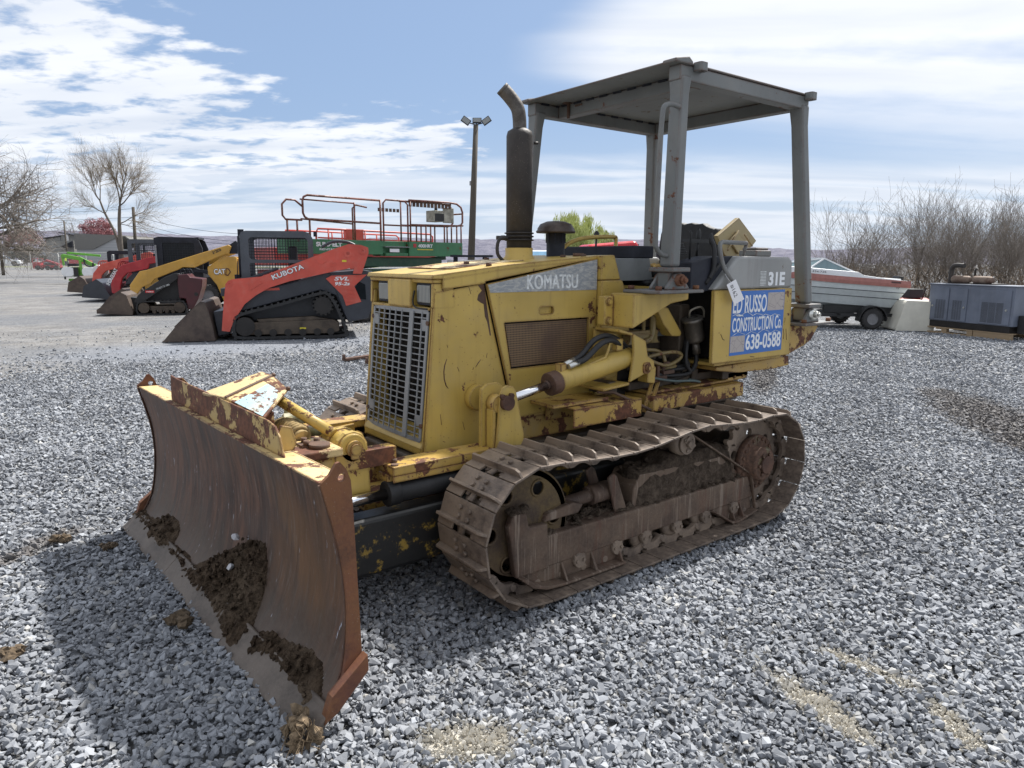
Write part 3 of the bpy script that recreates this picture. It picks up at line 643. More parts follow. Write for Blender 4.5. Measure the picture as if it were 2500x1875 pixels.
# ------------------------------------------------------------------ side lift cylinders
for s in (1, -1):
    Y = s*.475
    b = MB(); b.cyl((.745, Y, .862), (.235, Y, .948), .052, n=28); b.cyl((.760, Y, .860), (.705, Y, .869), .0565, n=28, mi=1); b.lathe([(.0, 0), (.024, 0), (.024, 1)], (.777, Y, .857), (-.01, 0, .002), 16, 1)
    b.blob((.225, Y, .95), (.035, .05, .05), 2, 0, sm=True)
    cy = b.build('lift_cylinder', [YEL, RUSTD], D, .004)
    b = MB(); b.cyl((1.03, Y, .812), (.74, Y, .863), .0215, n=20); b.build('piston_rod', CHROME, cy)
    b = MB(); b.cyl((1.075, Y, .805), (1.0, Y, .817), .024, n=12); b.cyl((1.06, Y-.028, .806), (1.06, Y+.028, .806), .042, n=18); b.build('rod_eye', YELR, cy)
    b = MB(); b.tube([(.66, Y, .925), (.645, Y+s*.02, .905), (.42, Y+s*.03, .965), (.40, Y+s*.03, 1.0), (.385, Y+s*.02, 1.03), (.31, Y, 1.04)], .008, 8); b.box(.33, .285, Y-.015, Y+.02, .99, 1.05); b.build('steel_pipe', YEL, cy)
    b = MB(); b.box(.70, .665, Y-.02, Y+.02, .905, .955, 0); b.cyl((.66, Y, .945), (.60, Y, .962), .016, n=8, mi=1); b.cyl((.66, Y+.03, .94), (.60, Y+.03, .955), .014, n=8, mi=1)
    b.build('hose_fitting', [YELR, ZINC], cy)
    b = MB(); b.tube(spline([(.61, Y, .96), (.55, Y, .985), (.47, Y, 1.05), (.38, Y, 1.068), (.28, Y, 1.03), (.20, Y-s*.02, .975)], 6), .014, 10)
    b.tube(spline([(.61, Y+s*.03, .955), (.55, Y+s*.03, .97), (.45, Y+s*.03, 1.035), (.36, Y+s*.02, 1.045), (.27, Y, 1.0), (.19, Y-s*.02, .95)], 6), .014, 10); b.build('hydraulic_hose', BLK, cy)
    b = MB(); b.prism([(.262, 1.078), (.165, 1.035), (.145, .955), (.095, .925), (.09, .885), (.20, .852), (.275, .83), (.262, .90), (.25, .98)], 'y', s*.525, s*.540)
    b.prism([(.36, 1.105), (.262, 1.08), (.262, 1.066), (.36, 1.090)], 'y', s*.352, s*.540); b.prism([(.275, .83), (.46, .815), (.46, .803), (.275, .816)], 'y', s*.352, s*.540)
    b.prism([(.12, .93), (.055, .885), (.06, .80), (.12, .81)], 'y', s*.45, s*.52); b.prism([(.36, 1.105), (.20, 1.06), (.14, .95), (.20, .83), (.36, .80)], 'y', s*.352, s*.37)
    cb = b.build('cylinder_bracket', YEL, D, .004)
    b = MB(); b.cyl((.150, s*.540, .895), (.150, s*.556, .895), .020, n=6, sm=False); b.prism(rrect(.128, .182, .865, .925, .02), 'y', s*.540, s*.546); b.cyl((.15, s*.556, .895), (.15, s*.562, .895), .012, n=8); b.build('pin', YELR, cb)
    # clevis bracket at the front end of the cylinder
    b = MB(); pl_ = [(1.105, .50), (.935, .50), (.94, .66), (.985, .858), (1.0, .882), (1.035, .892), (1.062, .882), (1.072, .85)]
    b.prism(pl_, 'y', s*.503, s*.520); b.prism([(1.13, .50), (.98, .50), (.99, .86), (1.03, .895), (1.09, .895), (1.125, .87)], 'y', s*.425, s*.445); b.box(1.085, 1.10, s*.445, s*.503, .50, .785)
    cv = b.build('clevis_bracket', YEL, D, .005)
    b = MB(); b.cyl((1.045, s*.52, .815), (1.045, s*.545, .815), .033, n=18); b.cyl((1.07, s*.52, .845), (1.07, s*.540, .845), .012, n=6, sm=False); b.cyl((1.02, s*.52, .845), (1.02, s*.538, .845), .012, n=6, sm=False)
    b.cyl((1.05, s*.36, .81), (1.05, s*.52, .81), .024, n=12); b.build('clevis_pin', RUSTD, cv)
    b = MB(); b.cyl((1.06, s*.300, .81), (1.06, s*.345, .81), .06, n=24); b.build('body_boss', YEL, D, .004)

# ------------------------------------------------------------------ machinery in the open bay
b = MB(); b.lathe([(0, 0), (.045, 0), (.05, .12), (.05, .82), (.058, .84), (.058, .96), (.03, 1.)], (-.285, .50, 1.0), (.04, .0, .135), 24); b.cyl((-.30, .50, .93), (-.285, .50, 1.0), .022, n=12)
b.build('oil_filter', steel('dull_filter_can', (.10, .10, .095), (.17, .165, .15), .4, .6), D)
b = MB(); pth = [(-.26, .47, 1.13), (-.23, .50, 1.17), (-.28, .52, 1.19), (-.33, .51, 1.17), (-.36, .49, 1.13)]
b.tube(spline(pth, 5), .006, 6); b.build('wire_loop', plain('pale_cable', (.35, .32, .26)), D)
b = MB(); b.prism([(.02, 1.21), (-.08, 1.19), (-.20, 1.05), (-.19, 1.03), (-.12, 1.035), (-.05, 1.10), (.0, 1.17)], 'y', .40, .47); b.build('diagonal_brace', YEL, D, .004)
b = MB(); b.prism(rrect(.15, -.06, 1.0, 1.07, .03), 'y', .36, .42); b.box(.13, -.04, .42, .425, 1.05, 1.056); b.build('control_valve', DYEL, D, .006)
b = MB(); b.tube([(-.02, .42, 1.20), (-.02, .42, 1.05), (-.0, .42, 1.02), (.05, .42, 1.01)], .018, 10)
b.tube(spline([(.10, .48, .935), (.02, .50, .90), (-.06, .50, .885), (-.14, .50, .905), (-.17, .50, .93), (-.13, .50, .95), (-.05, .49, .952), (.03, .47, .94), (.06, .46, .93)], 5), .010, 8)
b.tube(spline([(.06, .44, .97), (-.0, .46, .965), (-.05, .47, .94), (-.06, .48, .90)], 5), .011, 8)
b.tube(spline([(.10, .46, .91), (.0, .47, .87), (-.10, .47, .865), (-.16, .47, .87)], 5), .011, 8)
b.tube([(.03, .40, 1.18), (.03, .40, .78)], .010, 6)
b.build('steel_pipe', DYEL, D)
b = MB()
for k in range(14):
    y = .30+.014*k; dz = random.uniform(-.03, .03)
    b.tube(spline([(.05, y, .86+dz), (-.10, y, .835+dz), (-.24, y+.02, .84+dz), (-.34+.01*k, y+.02, .90+dz), (-.37+.01*k, y, 1.0), (-.36, y-.05, 1.15)], 5), .011, 7)
b.tube(spline([(-.30, .49, .95), (-.30, .50, .88), (-.26, .48, .82), (-.12, .46, .80), (.02, .44, .83)], 5), .013, 8)
b.build('hydraulic_hose', BLK, D)
b = MB(); b.tube(spline([(.07, .50, .83), (-.08, .52, .80), (-.22, .54, .79), (-.30, .53, .775), (-.24, .50, .79)], 6), .007, 7); b.build('fuel_hose', plain('green_grey_hose', (.07, .10, .10)), D)
b = MB(); b.box(.06, -.06, .44, .50, .80, .83); b.box(.02, .0, .46, .50, .83, .90); b.cyl((-.05, .47, .83), (-.05, .47, .875), .018, n=8); b.cyl((-.02, .49, .88), (-.08, .49, .89), .016, n=8); b.box(-.03, -.12, .45, .50, .835, .855)
b.build('valve_block', RUSTD, D, .003)
b = MB(); b.box(.12, -.60, .10, .30, .80, 1.27); b.box(-.22, -.30, .3, .44, .82, 1.2); b.box(.10, -.06, .30, .36, .85, .99); b.box(.02, -.12, .30, .38, 1.08, 1.20)
for i in range(5): b.cyl((.02-i*.055, .30, .92), (.02-i*.055, .38, .92), .024, n=10)
b.build('transmission', GRIM, D, .008)
b = MB(); b.tube([(.46, .50, .795), (.36, .51, .785), (.12, .55, .67)], .008, 8); b.build('spare_rod', RUSTD, D)
b = MB(); b.bar((.05, .49, .80), (.15, .53, .66), .02, .006); b.bar((.0, .49, .80), (.11, .53, .66), .02, .006); b.build('step_strut', YELR, D)

# ------------------------------------------------------------------ tracks
S0, I0, RP = (-.520, .330), (1.125, .330), .296
def track_path():
    P = []
    for i in range(0, 17):
        a = R(-90+180*i/16); P.append((I0[0]+RP*math.cos(a), I0[1]+RP*math.sin(a)))
    P += [(.95, .612), (.78, .597), (.62, .592), (.45, .600), (.28, .625), (.14, .642), (.04, .642), (-.12, .622), (-.30, .612), (-.42, .618)]
    for i in range(0, 17):
        a = R(90+180*i/16); P.append((S0[0]+RP*math.cos(a), S0[1]+RP*math.sin(a)))
    for i in range(1, 12): P.append((S0[0]+(I0[0]-S0[0])*i/12, S0[1]-RP))
    P = [Vector((x, 0, z)) for x, z in P]; P.append(P[0])
    return P
TP = track_path(); seg = [(TP[i+1]-TP[i]).length for i in range(len(TP)-1)]; LEN = sum(seg); NS = 38
def at(sv):
    sv %= LEN; i = 0
    while sv > seg[i]: sv -= seg[i]; i += 1
    return TP[i].lerp(TP[i+1], sv/seg[i])
PITCH_ = LEN/NS; ph = .62*PITCH_
def shoe_mesh():
    b = MB(); p = PITCH_*.482; W = .1735; z0, z1 = -.004, .006
    b.box(-p, p-.034, -W, W, z0, z1)
    for a, c in ((-W, -.066), (-.016, .016), (.066, W)): b.box(p-.034, p, a, c, z0, z1)
    pr = [(-W+.001, .006), (-W+.018, .038), (W-.034, .038), (W-.014, .029), (W-.003, .006)]
    b.prism(pr, 'x', p-.048, p-.036, b_pts=None)
    for x in (-.035, .0):
        for y in (-.035, .030): b.cyl((x+.004*(y > 0), y, .006), (x+.004*(y > 0), y, .019), .0115, n=6, sm=False)
    return b
def add_track(s):
    YC = s*.7215; yo = lambda a, c: (YC+s*a, YC+s*c)
    b = MB()   # the roller frame
    y0, y1 = s*.60, s*.79
    b.prism([(1.15, .275), (-.43, .268), (-.48, .14), (1.15, .13)], 'y', y0, y1)
    b.prism([(1.20, .13), (1.238, .36), (1.212, .425), (1.15, .42), (1.13, .34), (1.03, .335), (1.02, .13)], 'y', s*.765, s*.80)
    b.prism([(1.20, .13), (1.238, .36), (1.212, .425), (1.15, .42), (1.13, .34), (1.03, .335), (1.02, .13)], 'y', s*.60, s*.63)
    fr = b.build('track_frame', TRKF, D, .008)
    b = MB(); g0 = [(1.195, .135), (1.14, .085), (1.06, .056), (.95, .046), (.58, .044), (.58, .056), (.95, .058), (1.05, .07), (1.12, .095), (1.165, .135)]
    b.prism(g0, 'y', s*.74, s*.838); b.prism([(1.17, .135), (1.11, .09), (1.03, .065), (.58, .054), (.58, .135)], 'y', s*.775, s*.786)
    for x in (.93, .75, .585): b.prism([(s*.786, .135), (s*.832, .056), (s*.786, .056)], 'x', x, x+.012)
    b.build('roller_guard', TRKF, fr, .004); b = MB()
    b.prism([(-.10, .138), (-.26, .042), (-.31, .036), (-.485, .07), (-.48, .08), (-.31, .050), (-.255, .056), (-.12, .138)], 'y', s*.74, s*.83)
    b.prism([(-.11, .138), (-.25, .05), (-.475, .078), (-.46, .14)], 'y', s*.775, s*.786)
    for x in (-.29, -.37): b.prism([(s*.786, .138), (s*.825, .056), (s*.786, .056)], 'x', x, x+.010)
    b.bar((-.445, s*.796, .275), (-.495, s*.80, .07), .012, .018, up=(0, 1, 0))
    b.build('roller_guard', TRKF, fr, .004)
    b = MB()   # recoil spring box with caked top
    b.prism([(.46, .268), (.455, .36), (.41, .425), (-.22, .41), (-.42, .268)], 'y', s*.58, s*.755)
    b.prism([(.58, .268), (.635, .45), (.60, .468), (.575, .45), (.50, .268)], 'y', s*.60, s*.615); b.prism([(.58, .268), (.635, .45), (.60, .468), (.575, .45), (.50, .268)], 'y', s*.745, s*.762)
    b.cyl((.95, s*.70, .355), (.55, s*.70, .37), .030, n=16); b.cyl((.70, s*.70, .364), (.57, s*.70, .37), .046, n=16)
    b.prism([(1.03, .33), (1.01, .365), (.86, .385), (.80, .365), (.83, .33)], 'y', s*.69, s*.775)
    b.box(.10, .175, s*.58, s*.62, .28, .53)
    b.build('recoil_housing', TRKF, fr, .008)
    b = MB()   # dried mud lying on the frame
    n = 34; m_ = 12; vs = []; fs = []
    for i in range(n):
        for j in range(m_):
            x = -.43+.88*i/(n-1); y = .585+.20*j/(m_-1)
            base = .268+ (.150 if (-.30 < x < .44 and y < .75) else .0)
            hh = base + .035*(1-abs(j-(m_-1)/2)/(m_/2))+.045*mnoise.noise(Vector((x*11, y*14, 3+s)))+.012*mnoise.noise(Vector((x*45, y*45, s)))
            if -.2 < x < .25 and y < .75: hh += .03
            if j in (0, m_-1) or i in (0, n-1): hh = .258
            vs.append((x, s*y, hh))
    for i in range(n-1):
        for j in range(m_-1): fs.append((i*m_+j, (i+1)*m_+j, (i+1)*m_+j+1, i*m_+j+1))
    b.add(vs, fs, 0, True)
    for q in range(90):
        x = random.uniform(.46, 1.12); y = random.uniform(.63, .78); b.blob((x, s*y, .278+random.uniform(-.004, .012)), (random.uniform(.012, .03), random.uniform(.01, .024), random.uniform(.006, .018)), 1, .6, 5, seed=q)
    for q in range(120):
        x = random.uniform(-.38, .42); y = random.uniform(.62, .78); zb = .275 if y > .75 else .43
        b.blob((x, s*y, zb+random.uniform(-.01, .02)), (random.uniform(.01, .026), random.uniform(.01, .02), random.uniform(.006, .016)), 1, .6, 5, seed=q+50)
    for q in range(40):
        b.blob((random.uniform(1.13, 1.22), s*random.uniform(.76, .80), .42+random.uniform(-.006, .006)), (.018, .014, .010), 1, .6, 5, seed=q)
    b.build('dried_mud', MUDG, fr)
    b = MB(); b.bar((.05, s*.72, .585), (-.44, s*.785, .285), .008, .030, up=(0, 1, 0)); b.bar((.04, s*.66, .60), (.06, s*.73, .58), .03, .02); b.build('mud_scraper', TRKF, fr, .003)
    # idler, with holes through its disc
    b = MB(); hl = [circ(I0[0]+.165*math.cos(R(a)), I0[1]+.165*math.sin(R(a)), .034, 16) for a in (62, 2+180, 122, 182+60, 302, 2)]
    hl = [circ(I0[0]+.172*math.cos(R(a)), I0[1]+.172*math.sin(R(a)), .035, 18) for a in (58, 118, 178, 238, 298, 358)]
    b.plate(circ(*I0, .246, 48), hl, s*.735, s*.747); b.lathe([(.244, -.045), (.254, -.04), (.254, .04), (.244, .047), (.22, .047), (.22, -.045)], (I0[0], s*.700, I0[1]), (0, 1, 0), 48)
    for h_ in hl: b.tube([(p[0], s*.748, p[1]) for p in h_], .006, 6, closed=True)
    b.lathe([(.09, 0), (.11, .5), (.0, 1)], (I0[0], s*.735, I0[1]), (0, s*.03, 0), 24); b.build('idler_wheel', IDL, fr)
    # sprocket
    teeth = []; NT_ = 23
    for i in range(NT_):
        for k, rr in ((0, .268), (.22, .268), (.38, .246), (.5, .236), (.75, .236), (.87, .246)):
            a = 2*math.pi*(i+k)/NT_; teeth.append((S0[0]+rr*math.cos(a), S0[1]+rr*math.sin(a)))
    hl = [circ(S0[0]+.17*math.cos(R(a)), S0[1]+.17*math.sin(R(a)), .026, 14) for a in range(20, 380, 60)]
    b = MB(); b.plate(teeth, hl, s*.712, s*.736)
    sp = b.build('drive_sprocket', TRK, fr, .003)
    b = MB(); b.lathe([(.125, 0), (.150, .0), (.155, .15), (.155, .4), (.10, .45), (.098, .85), (.085, 1.), (.0, 1.)], (S0[0], s*.736, S0[1]), (0, s*.095, 0), 40)
    for i in range(20): a = i*R(18); b.cyl((S0[0]+.134*math.cos(a), s*.772, S0[1]+.134*math.sin(a)), (S0[0]+.134*math.cos(a), s*.785, S0[1]+.134*math.sin(a)), .010, n=6, sm=False)
    for i in range(6): a = i*R(60); b.cyl((S0[0]+.06*math.cos(a), s*.831, S0[1]+.06*math.sin(a)), (S0[0]+.06*math.cos(a), s*.842, S0[1]+.06*math.sin(a)), .010, n=6, sm=False)
    b.build('hub', paint('worn_yellow_hub', (.12, .095, .05), rust=1.5, edge=.6, dust=.9, chips=9, dustc=(.085, .065, .05), rcol=(.06, .032, .02)), fr)
    b = MB(); b.cyl((S0[0], s*.831, S0[1]), (S0[0], s*.848, S0[1]), .05, n=20); b.build('hub_cap', RUSTD, fr, .004)
    b = MB(); o = (.10, s*.60, .535); b.lathe([(0, 0), (.05, 0), (.066, .05), (.066, .3), (.05, .33), (.05, .6), (.066, .64), (.066, .9), (.05, 1), (.0, 1)], o, (0, s*.17, 0), 24); b.build('carrier_roller', TRK, fr)
    b = MB(); b.cyl((.10, s*.770, .535), (.10, s*.785, .535), .055, n=20); b.cyl((.10, s*.785, .535), (.10, s*.805, .535), .018, n=6, sm=False); b.prism([(.135, .55), (.10, .575), (.045, .52), (.075, .50)], 'y', s*.785, s*.792)
    for a in (40, 160, 280): b.cyl((.10+.035*math.cos(R(a)), s*.785, .535+.035*math.sin(R(a))), (.10+.035*math.cos(R(a)), s*.792, .535+.035*math.sin(R(a))), .008, n=6)
    b.build('roller_cap', TRK, fr)
    for x in (.84, .60, .40, .17, -.06, -.30):
        b = MB(); b.lathe([(0, 0), (.05, 0), (.075, .06), (.075, .25), (.06, .3), (.06, .7), (.075, .75), (.075, .94), (.05, 1.), (0, 1.)], (x, s*.640, .128), (0, s*.135, 0), 20)
        b.cyl((x, s*.775, .118), (x, s*.805, .118), .032, n=14); b.box(x-.03, x+.03, s*.775, s*.80, .118, .145); b.cyl((x+.02, s*.805, .12), (x+.02, s*.812, .12), .008, n=6); b.cyl((x-.02, s*.805, .12), (x-.02, s*.812, .12), .008, n=6)
        b.build('track_roller', TRK, fr)
    # chain
    b = MB()
    for i in range(NS):
        q0 = at(ph+i*PITCH_); q1 = at(ph+(i+1)*PITCH_); t = (q1-q0).normalized(); nn = Vector((-t.z, 0, t.x)) * -1
        c = (q0+q1)/2
        M_ = Matrix(((t.x, 0, nn.x), (t.y, 1, nn.y), (t.z, 0, nn.z))).to_4x4(); M_.translation = c
        for k in (-1, 1):
            yy = YC+k*.048
            out = [(-.078, -.045), (-.05, -.058), (-.025, -.045), (.0, -.038), (.03, -.045), (.055, -.058), (.078, -.04), (.07, -.022), (.045, -.016), (.045, -.004), (-.045, -.004), (-.045, -.016), (-.07, -.022)]
            b.prism([(p[0], -p[1]*-1) for p in out], 'y', yy-.011, yy+.011, X=M_)
        b.cyl((.067, YC-.066, -.040), (.067, YC+.066, -.040), .016, n=8, X=M_)
    b.build('track_chain', TRK, fr)
    return fr
frL = add_track(1); frR = add_track(-1)
sm0 = shoe_mesh().build('track_shoe', TRK, None, .002)
COL.objects.unlink(sm0)
for fr, YC in ((frL, .7215), (frR, -.7215)):
    for i in range(NS):
        q0 = at(ph+i*PITCH_); q1 = at(ph+(i+1)*PITCH_); t = (q1-q0).normalized(); nn = Vector((t.z, 0, -t.x))
        c = sm0.copy(); COL.objects.link(c); c.parent = fr
        c.location = (q0+q1)/2+Vector((0, YC, 0)); c.rotation_euler = (0, math.atan2(-t.z, t.x), 0)
        c.rotation_euler = Matrix(((t.x, 0, nn.x), (0, 1, 0), (t.z, 0, nn.z))).to_euler() if (t.cross(Vector((0, 1, 0)))).dot(nn) > 0 else Matrix(((-t.x, 0, nn.x), (0, 1, 0), (-t.z, 0, nn.z))).to_euler()
bpy.data.objects.remove(sm0)

# ------------------------------------------------------------------ blade, in its own slightly swung frame
BO, BA = (2.278, -.05, 0), R(2.98)
PROF = [(0, .0), (-.075, .06), (-.12, .12), (-.15, .20), (-.168, .32), (-.172, .44), (-.162, .55), (-.14, .66), (-.112, .77)]
sp_ = spline([(a, 0, z) for a, z in PROF[1:]], 4); PR = [(p.x, p.z) for p in sp_]
def prof_d(z):
    for (a, za), (c, zc) in zip(PR, PR[1:]):
        if za <= z <= zc: return a+(c-a)*(z-za)/(zc-za)
    return PR[0][0] if z < PR[0][1] else PR[-1][0]
b = MB(); NYB = 24; vs = []; fs = []; n = len(PR)
for j in range(NYB+1):
    for i, (a, z) in enumerate(PR):
        L = 1.12-.05*min(1, z/.6); y = -L+2*L*j/NYB
        vs.append((a+.004*mnoise.noise(Vector((y*4, z*5, 0))), y, z))
m0 = len(vs)
for j in range(NYB+1):
    for i, (a, z) in enumerate(PR):
        L = 1.12-.05*min(1, z/.6); vs.append((a-.014, -L+2*L*j/NYB, z-.002))
for j in range(NYB):
    for i in range(n-1):
        q = j*n+i; fs += [(q, q+1, q+n+1, q+n), (m0+q, m0+q+n, m0+q+n+1, m0+q+1)]
    q = j*n; fs += [(q, q+n, m0+q+n, m0+q), (q+n-1, m0+q+n-1, m0+q+2*n-1, q+2*n-1)]
for j in (0, NYB):
    for i in range(n-1): q = j*n+i; fs.append((q, m0+q, m0+q+1, q+1))
b.add(vs, fs, 0, True)
blade = b.build('blade', BLD, D, loc=BO, rot=(0, 0, BA))
md = blade.modifiers.new('e', 'EDGE_SPLIT'); md.split_angle = R(40)
b = MB(); b.prism([(-.113, .768), (-.113, .775), (-.205, .772), (-.205, .762)], 'y', -1.066, 1.066); b.prism([(-.205, .772), (-.205, .70), (-.212, .70), (-.212, .772)], 'y', -1.066, 1.066)
b.build('top_flange', YELW, blade, .002)
b = MB()
for k in range(3):
    y0, y1 = [-1.15+k*.7667, -1.15+(k+1)*.7667-.0015]
    b.prism([(.012, .0), (-.066, .072), (-.075, .085), (-.083, .085), (-.09, .07), (-.012, -.005)], 'y', y0, y1)
b.build('cutting_edge', EDGE, blade, .003)
for s in (1, -1):
    b = MB(); nT = 12
    fr_ = [(prof_d(.05+.72*i/nT)+.004, .05+.72*i/nT) for i in range(nT+1)]
    out = [(-.062, .045)]+fr_+[(-.108, .78), (-.135, .800), (-.158, .832), (-.170, .835), (-.190, .810), (-.204, .772), (-.208, .70), (-.204, .165)]
    X = Matrix.Identity(4); vsx = []
    def shear(pts, y): return [(p[0], y+s*(-.05*min(1, p[1]/.6)), p[1]) for p in pts]
    mb2 = MB(); mb2.plate(out, [circ(-.174, .785, .013, 14)], 0., 1.)
    mb2.v = [(v_[0], s*(1.122-.05*min(1, v_[2]/.6))+s*.013*v_[1], v_[2]) for v_ in mb2.v]
    ep = mb2.build('end_plate', RUST, blade, .002)
    b = MB(); b.prism([(-.052, .045), (-.082, .128), (-.206, .222), (-.208, .168), (-.10, .068)], 'y', s*1.120, s*1.153)
    b.build('end_bit', RUST, blade, .002)
    b = MB(); b.tube([(p[0]+.001, s*(1.122-.05*min(1, p[1]/.6))-s*.004, p[1]) for p in fr_], .004, 5); b.build('weld_seam', RUSTD, blade)
b = MB()
g_ = [(-.575, .775), (-.565, .895), (-.47, .890), (-.1, .888), (.3, .886), (.60, .883), (.665, .872), (.70, .84), (.715, .80), (.73, .774)]
b.prism(g_, 'x', -.150, -.141)
b.prism([(-.145, .775), (-.146, .88), (-.20, .875), (-.235, .83), (-.21, .775)], 'y', -.585, -.575)
b.prism([(-.150, .776), (-.150, .850), (-.165, .872), (-.205, .86), (-.22, .80), (-.21, .776)], 'y', .655, .663)
b.build('spill_guard', GRD, blade, .003)
b = MB()   # ribs and box on the rear of the blade
b.box(-.30, -.19, -.55, .55, .10, .26); b.box(-.28, -.18, -.50, .50, .62, .74)
for y in (-.9, -.6, -.3, 0, .3, .6, .9): b.prism([(-.168, .12), (-.185, .45), (-.168, .72), (-.23, .74), (-.25, .14)], 'y', y-.008, y+.008)
b.build('blade_rib', YELR, blade, .004)
# caked soil on the mouldboard: real lumps lying on the curved face
def in_poly(x, y, P):
    c = False
    for i in range(len(P)):
        (x0, y0), (x1, y1) = P[i-1], P[i]
        if (y0 > y) != (y1 > y) and x < (x1-x0)*(y-y0)/(y1-y0)+x0: c = not c
    return c
soil = [[(-.28, .035), (-.24, .075), (-.02, .19), (.14, .275), (.33, .36), (.45, .385), (.475, .28), (.47, .12), (.51, .045), (.465, .005), (.345, .02), (.09, .04), (-.09, .035)],
        [(-1.21, .045), (-1.14, .10), (-1.0, .09), (-.86, .11), (-.78, .16), (-.61, .175), (-.54, .14), (-.52, .06), (-.66, .035), (-.9, .045)],
        [(-.54, .05), (-.5, .09), (-.3, .10), (-.2, .05)],
        [(.50, .05), (.56, .10), (.73, .125), (.90, .16), (.99, .15), (1.05, .09), (1.09, .02), (1.0, .045), (.87, .055), (.74, .06), (.6, .03)]]
b = MB(); NG = 260; Gv = {}; vs = []; fs = []
y_ = np.linspace(-1.24, 1.14, NG); z_ = np.linspace(.0, .40, 46)
def dist_in(y, z):
    best = 0
    for P in soil:
        if in_poly(y+.012*mnoise.noise(Vector((y*22, z*22, 1))), z+.016*mnoise.noise(Vector((y*22, z*22, 5))), P):
            dmin = 9
            for i in range(len(P)):
                a = Vector(P[i-1]); c = Vector(P[i]); q = Vector((y, z)); t = max(0, min(1, (q-a).dot(c-a)/(c-a).length_squared)); dmin = min(dmin, (a+(c-a)*t-q).length)
            best = max(best, dmin)
    return best
H = [[dist_in(y, z) for z in z_] for y in y_]
for i, y in enumerate(y_):
    for j, z in enumerate(z_):
        h = max(0, H[i][j]-.006); d_ = prof_d(max(z, .06)) if z > .06 else -z*1.25
        t_ = min(.030, h*.55)*(.75+.6*mnoise.noise(Vector((y*14, z*14, 2))))+.012*mnoise.noise(Vector((y*55, z*55, 9)))*min(1, h*40) if h > 0 else -.02
        vs.append((d_+(.016 if z < .085 else .004)+t_, y, z))
for i in range(NG-1):
    for j in range(45):
        if max(H[i][j], H[i+1][j], H[i][j+1], H[i+1][j+1]) > 0:
            q = i*46+j; fs.append((q, q+46, q+47, q+1))
b.add(vs, fs, 0, False)
rs = random.Random(4)
for q in range(1100):
    y = rs.uniform(-1.2, 1.1); z = rs.uniform(.02, .39); h = dist_in(y, z)
    if h > 0.004:
        d_ = prof_d(z) if z > .06 else -z*1.25
        r_ = rs.uniform(.004, .013)*(1.6 if rs.random() < .06 else 1); b.blob((d_+min(.030, h*.55)+.010, y, z), (r_, r_, r_), 1, .7, 5, seed=q)
b.build('caked_soil', MUD, blade, recalc=False)
b = MB()
for q in range(26): b.blob((rs.uniform(-.03, .045), rs.uniform(1.07, 1.17), rs.uniform(.0, .09)), (rs.uniform(.01, .022),)*3, 1, .7, 5, seed=q+300)
for q in range(90):
    y = rs.uniform(1.07, 1.18); x = rs.uniform(-.02, .05); z = rs.uniform(.0, .10)
    b.tube([(x, y, z), (x+rs.uniform(-.02, .02), y+rs.uniform(-.02, .02), z-rs.uniform(.01, .04)), (x+rs.uniform(-.03, .04), y+rs.uniform(-.03, .03), max(.0, z-rs.uniform(.03, .08)))], .0016, 3)
b.build('grass_clump', plain('dry_sod', (.16, .115, .07), .95, var=.5, sc_=40), blade, recalc=False)
PSM = plain('pale_stone_mat', (.42, .42, .44), .7)
for y, z, r_ in ((.21, .215, .014), (.24, .345, .016)):
    b = MB(); b.blob((prof_d(z)+.042, y, z), (r_, r_*1.3, r_), 1, .4, 4, seed=int(y*100)); b.build('pale_stone', PSM, blade)

# push frame, cylinders, links
b = MB()
for s in (1, -1): b.box(.25, 1.80, s*.40, s*.515, .18, .425)
for s in (1, -1): b.prism([(1.78, s*.40), (1.78, s*.515), (1.88, s*.50), (2.03, s*.16), (2.03, 0), (1.92, 0), (1.80, s*.30)], 'z', .20, .42)
b.box(1.88, 2.05, -.12, .12, .16, .46)
b.build('push_frame', BLKG, D, .02, seg=3)
b = MB()
b.box(1.12, 1.34, -.38, .38, .26, .44); b.box(1.30, 1.62, -.28, .28, .36, .40); b.prism([(1.34, .56), (1.62, .44), (1.62, .40), (1.34, .42)], 'y', -.40, -.30)
b.prism([(1.36, .60), (1.95, .56), (1.95, .50), (1.36, .50)], 'y', -.44, -.36)
b.prism([(1.40, .56), (1.5, .34), (1.36, .30), (1.2, .4), (1.25, .56)], 'y', -.02, .02); b.prism([(1.40, .56), (1.5, .34), (1.36, .30), (1.2, .4), (1.25, .56)], 'y', .28, .30)
b.build('front_crossmember', YELR, D, .006)
for s in (1, -1):
    b = MB(); b.cyl((1.60, s*.46, .492), (.95, s*.46, .50), .046, n=24); b.cyl((1.615, s*.46, .492), (1.56, s*.46, .493), .053, n=24)
    ac = b.build('angle_cylinder', BLK, D, .003)
    b = MB(); b.cyl((2.0, s*.495, .50), (1.60, s*.46, .492), .023, n=20); b.build('piston_rod', CHROME, ac)
    b = MB(); b.box(1.96, 2.045, s*.46, s*.54, .44, .56); b.build('rod_clevis', YELR, ac, .006)
    b = MB(); b.box(1.10, 1.60, s*.375, s*.505, .573, .612); b.box(1.10, 1.60, s*.495, s*.505, .545, .573); b.box(1.57, 1.61, s*.39, s*.47, .54, .573)
    cvb = b.build('cylinder_cover', YELR, D, .004)
    b = MB(); b.cyl((1.56, s*.44, .612), (1.56, s*.44, .628), .012, n=6, sm=False); b.cyl((1.58, s*.48, .612), (1.58, s*.48, .618), .016, n=10); b.build('bolt', RUSTD, cvb)
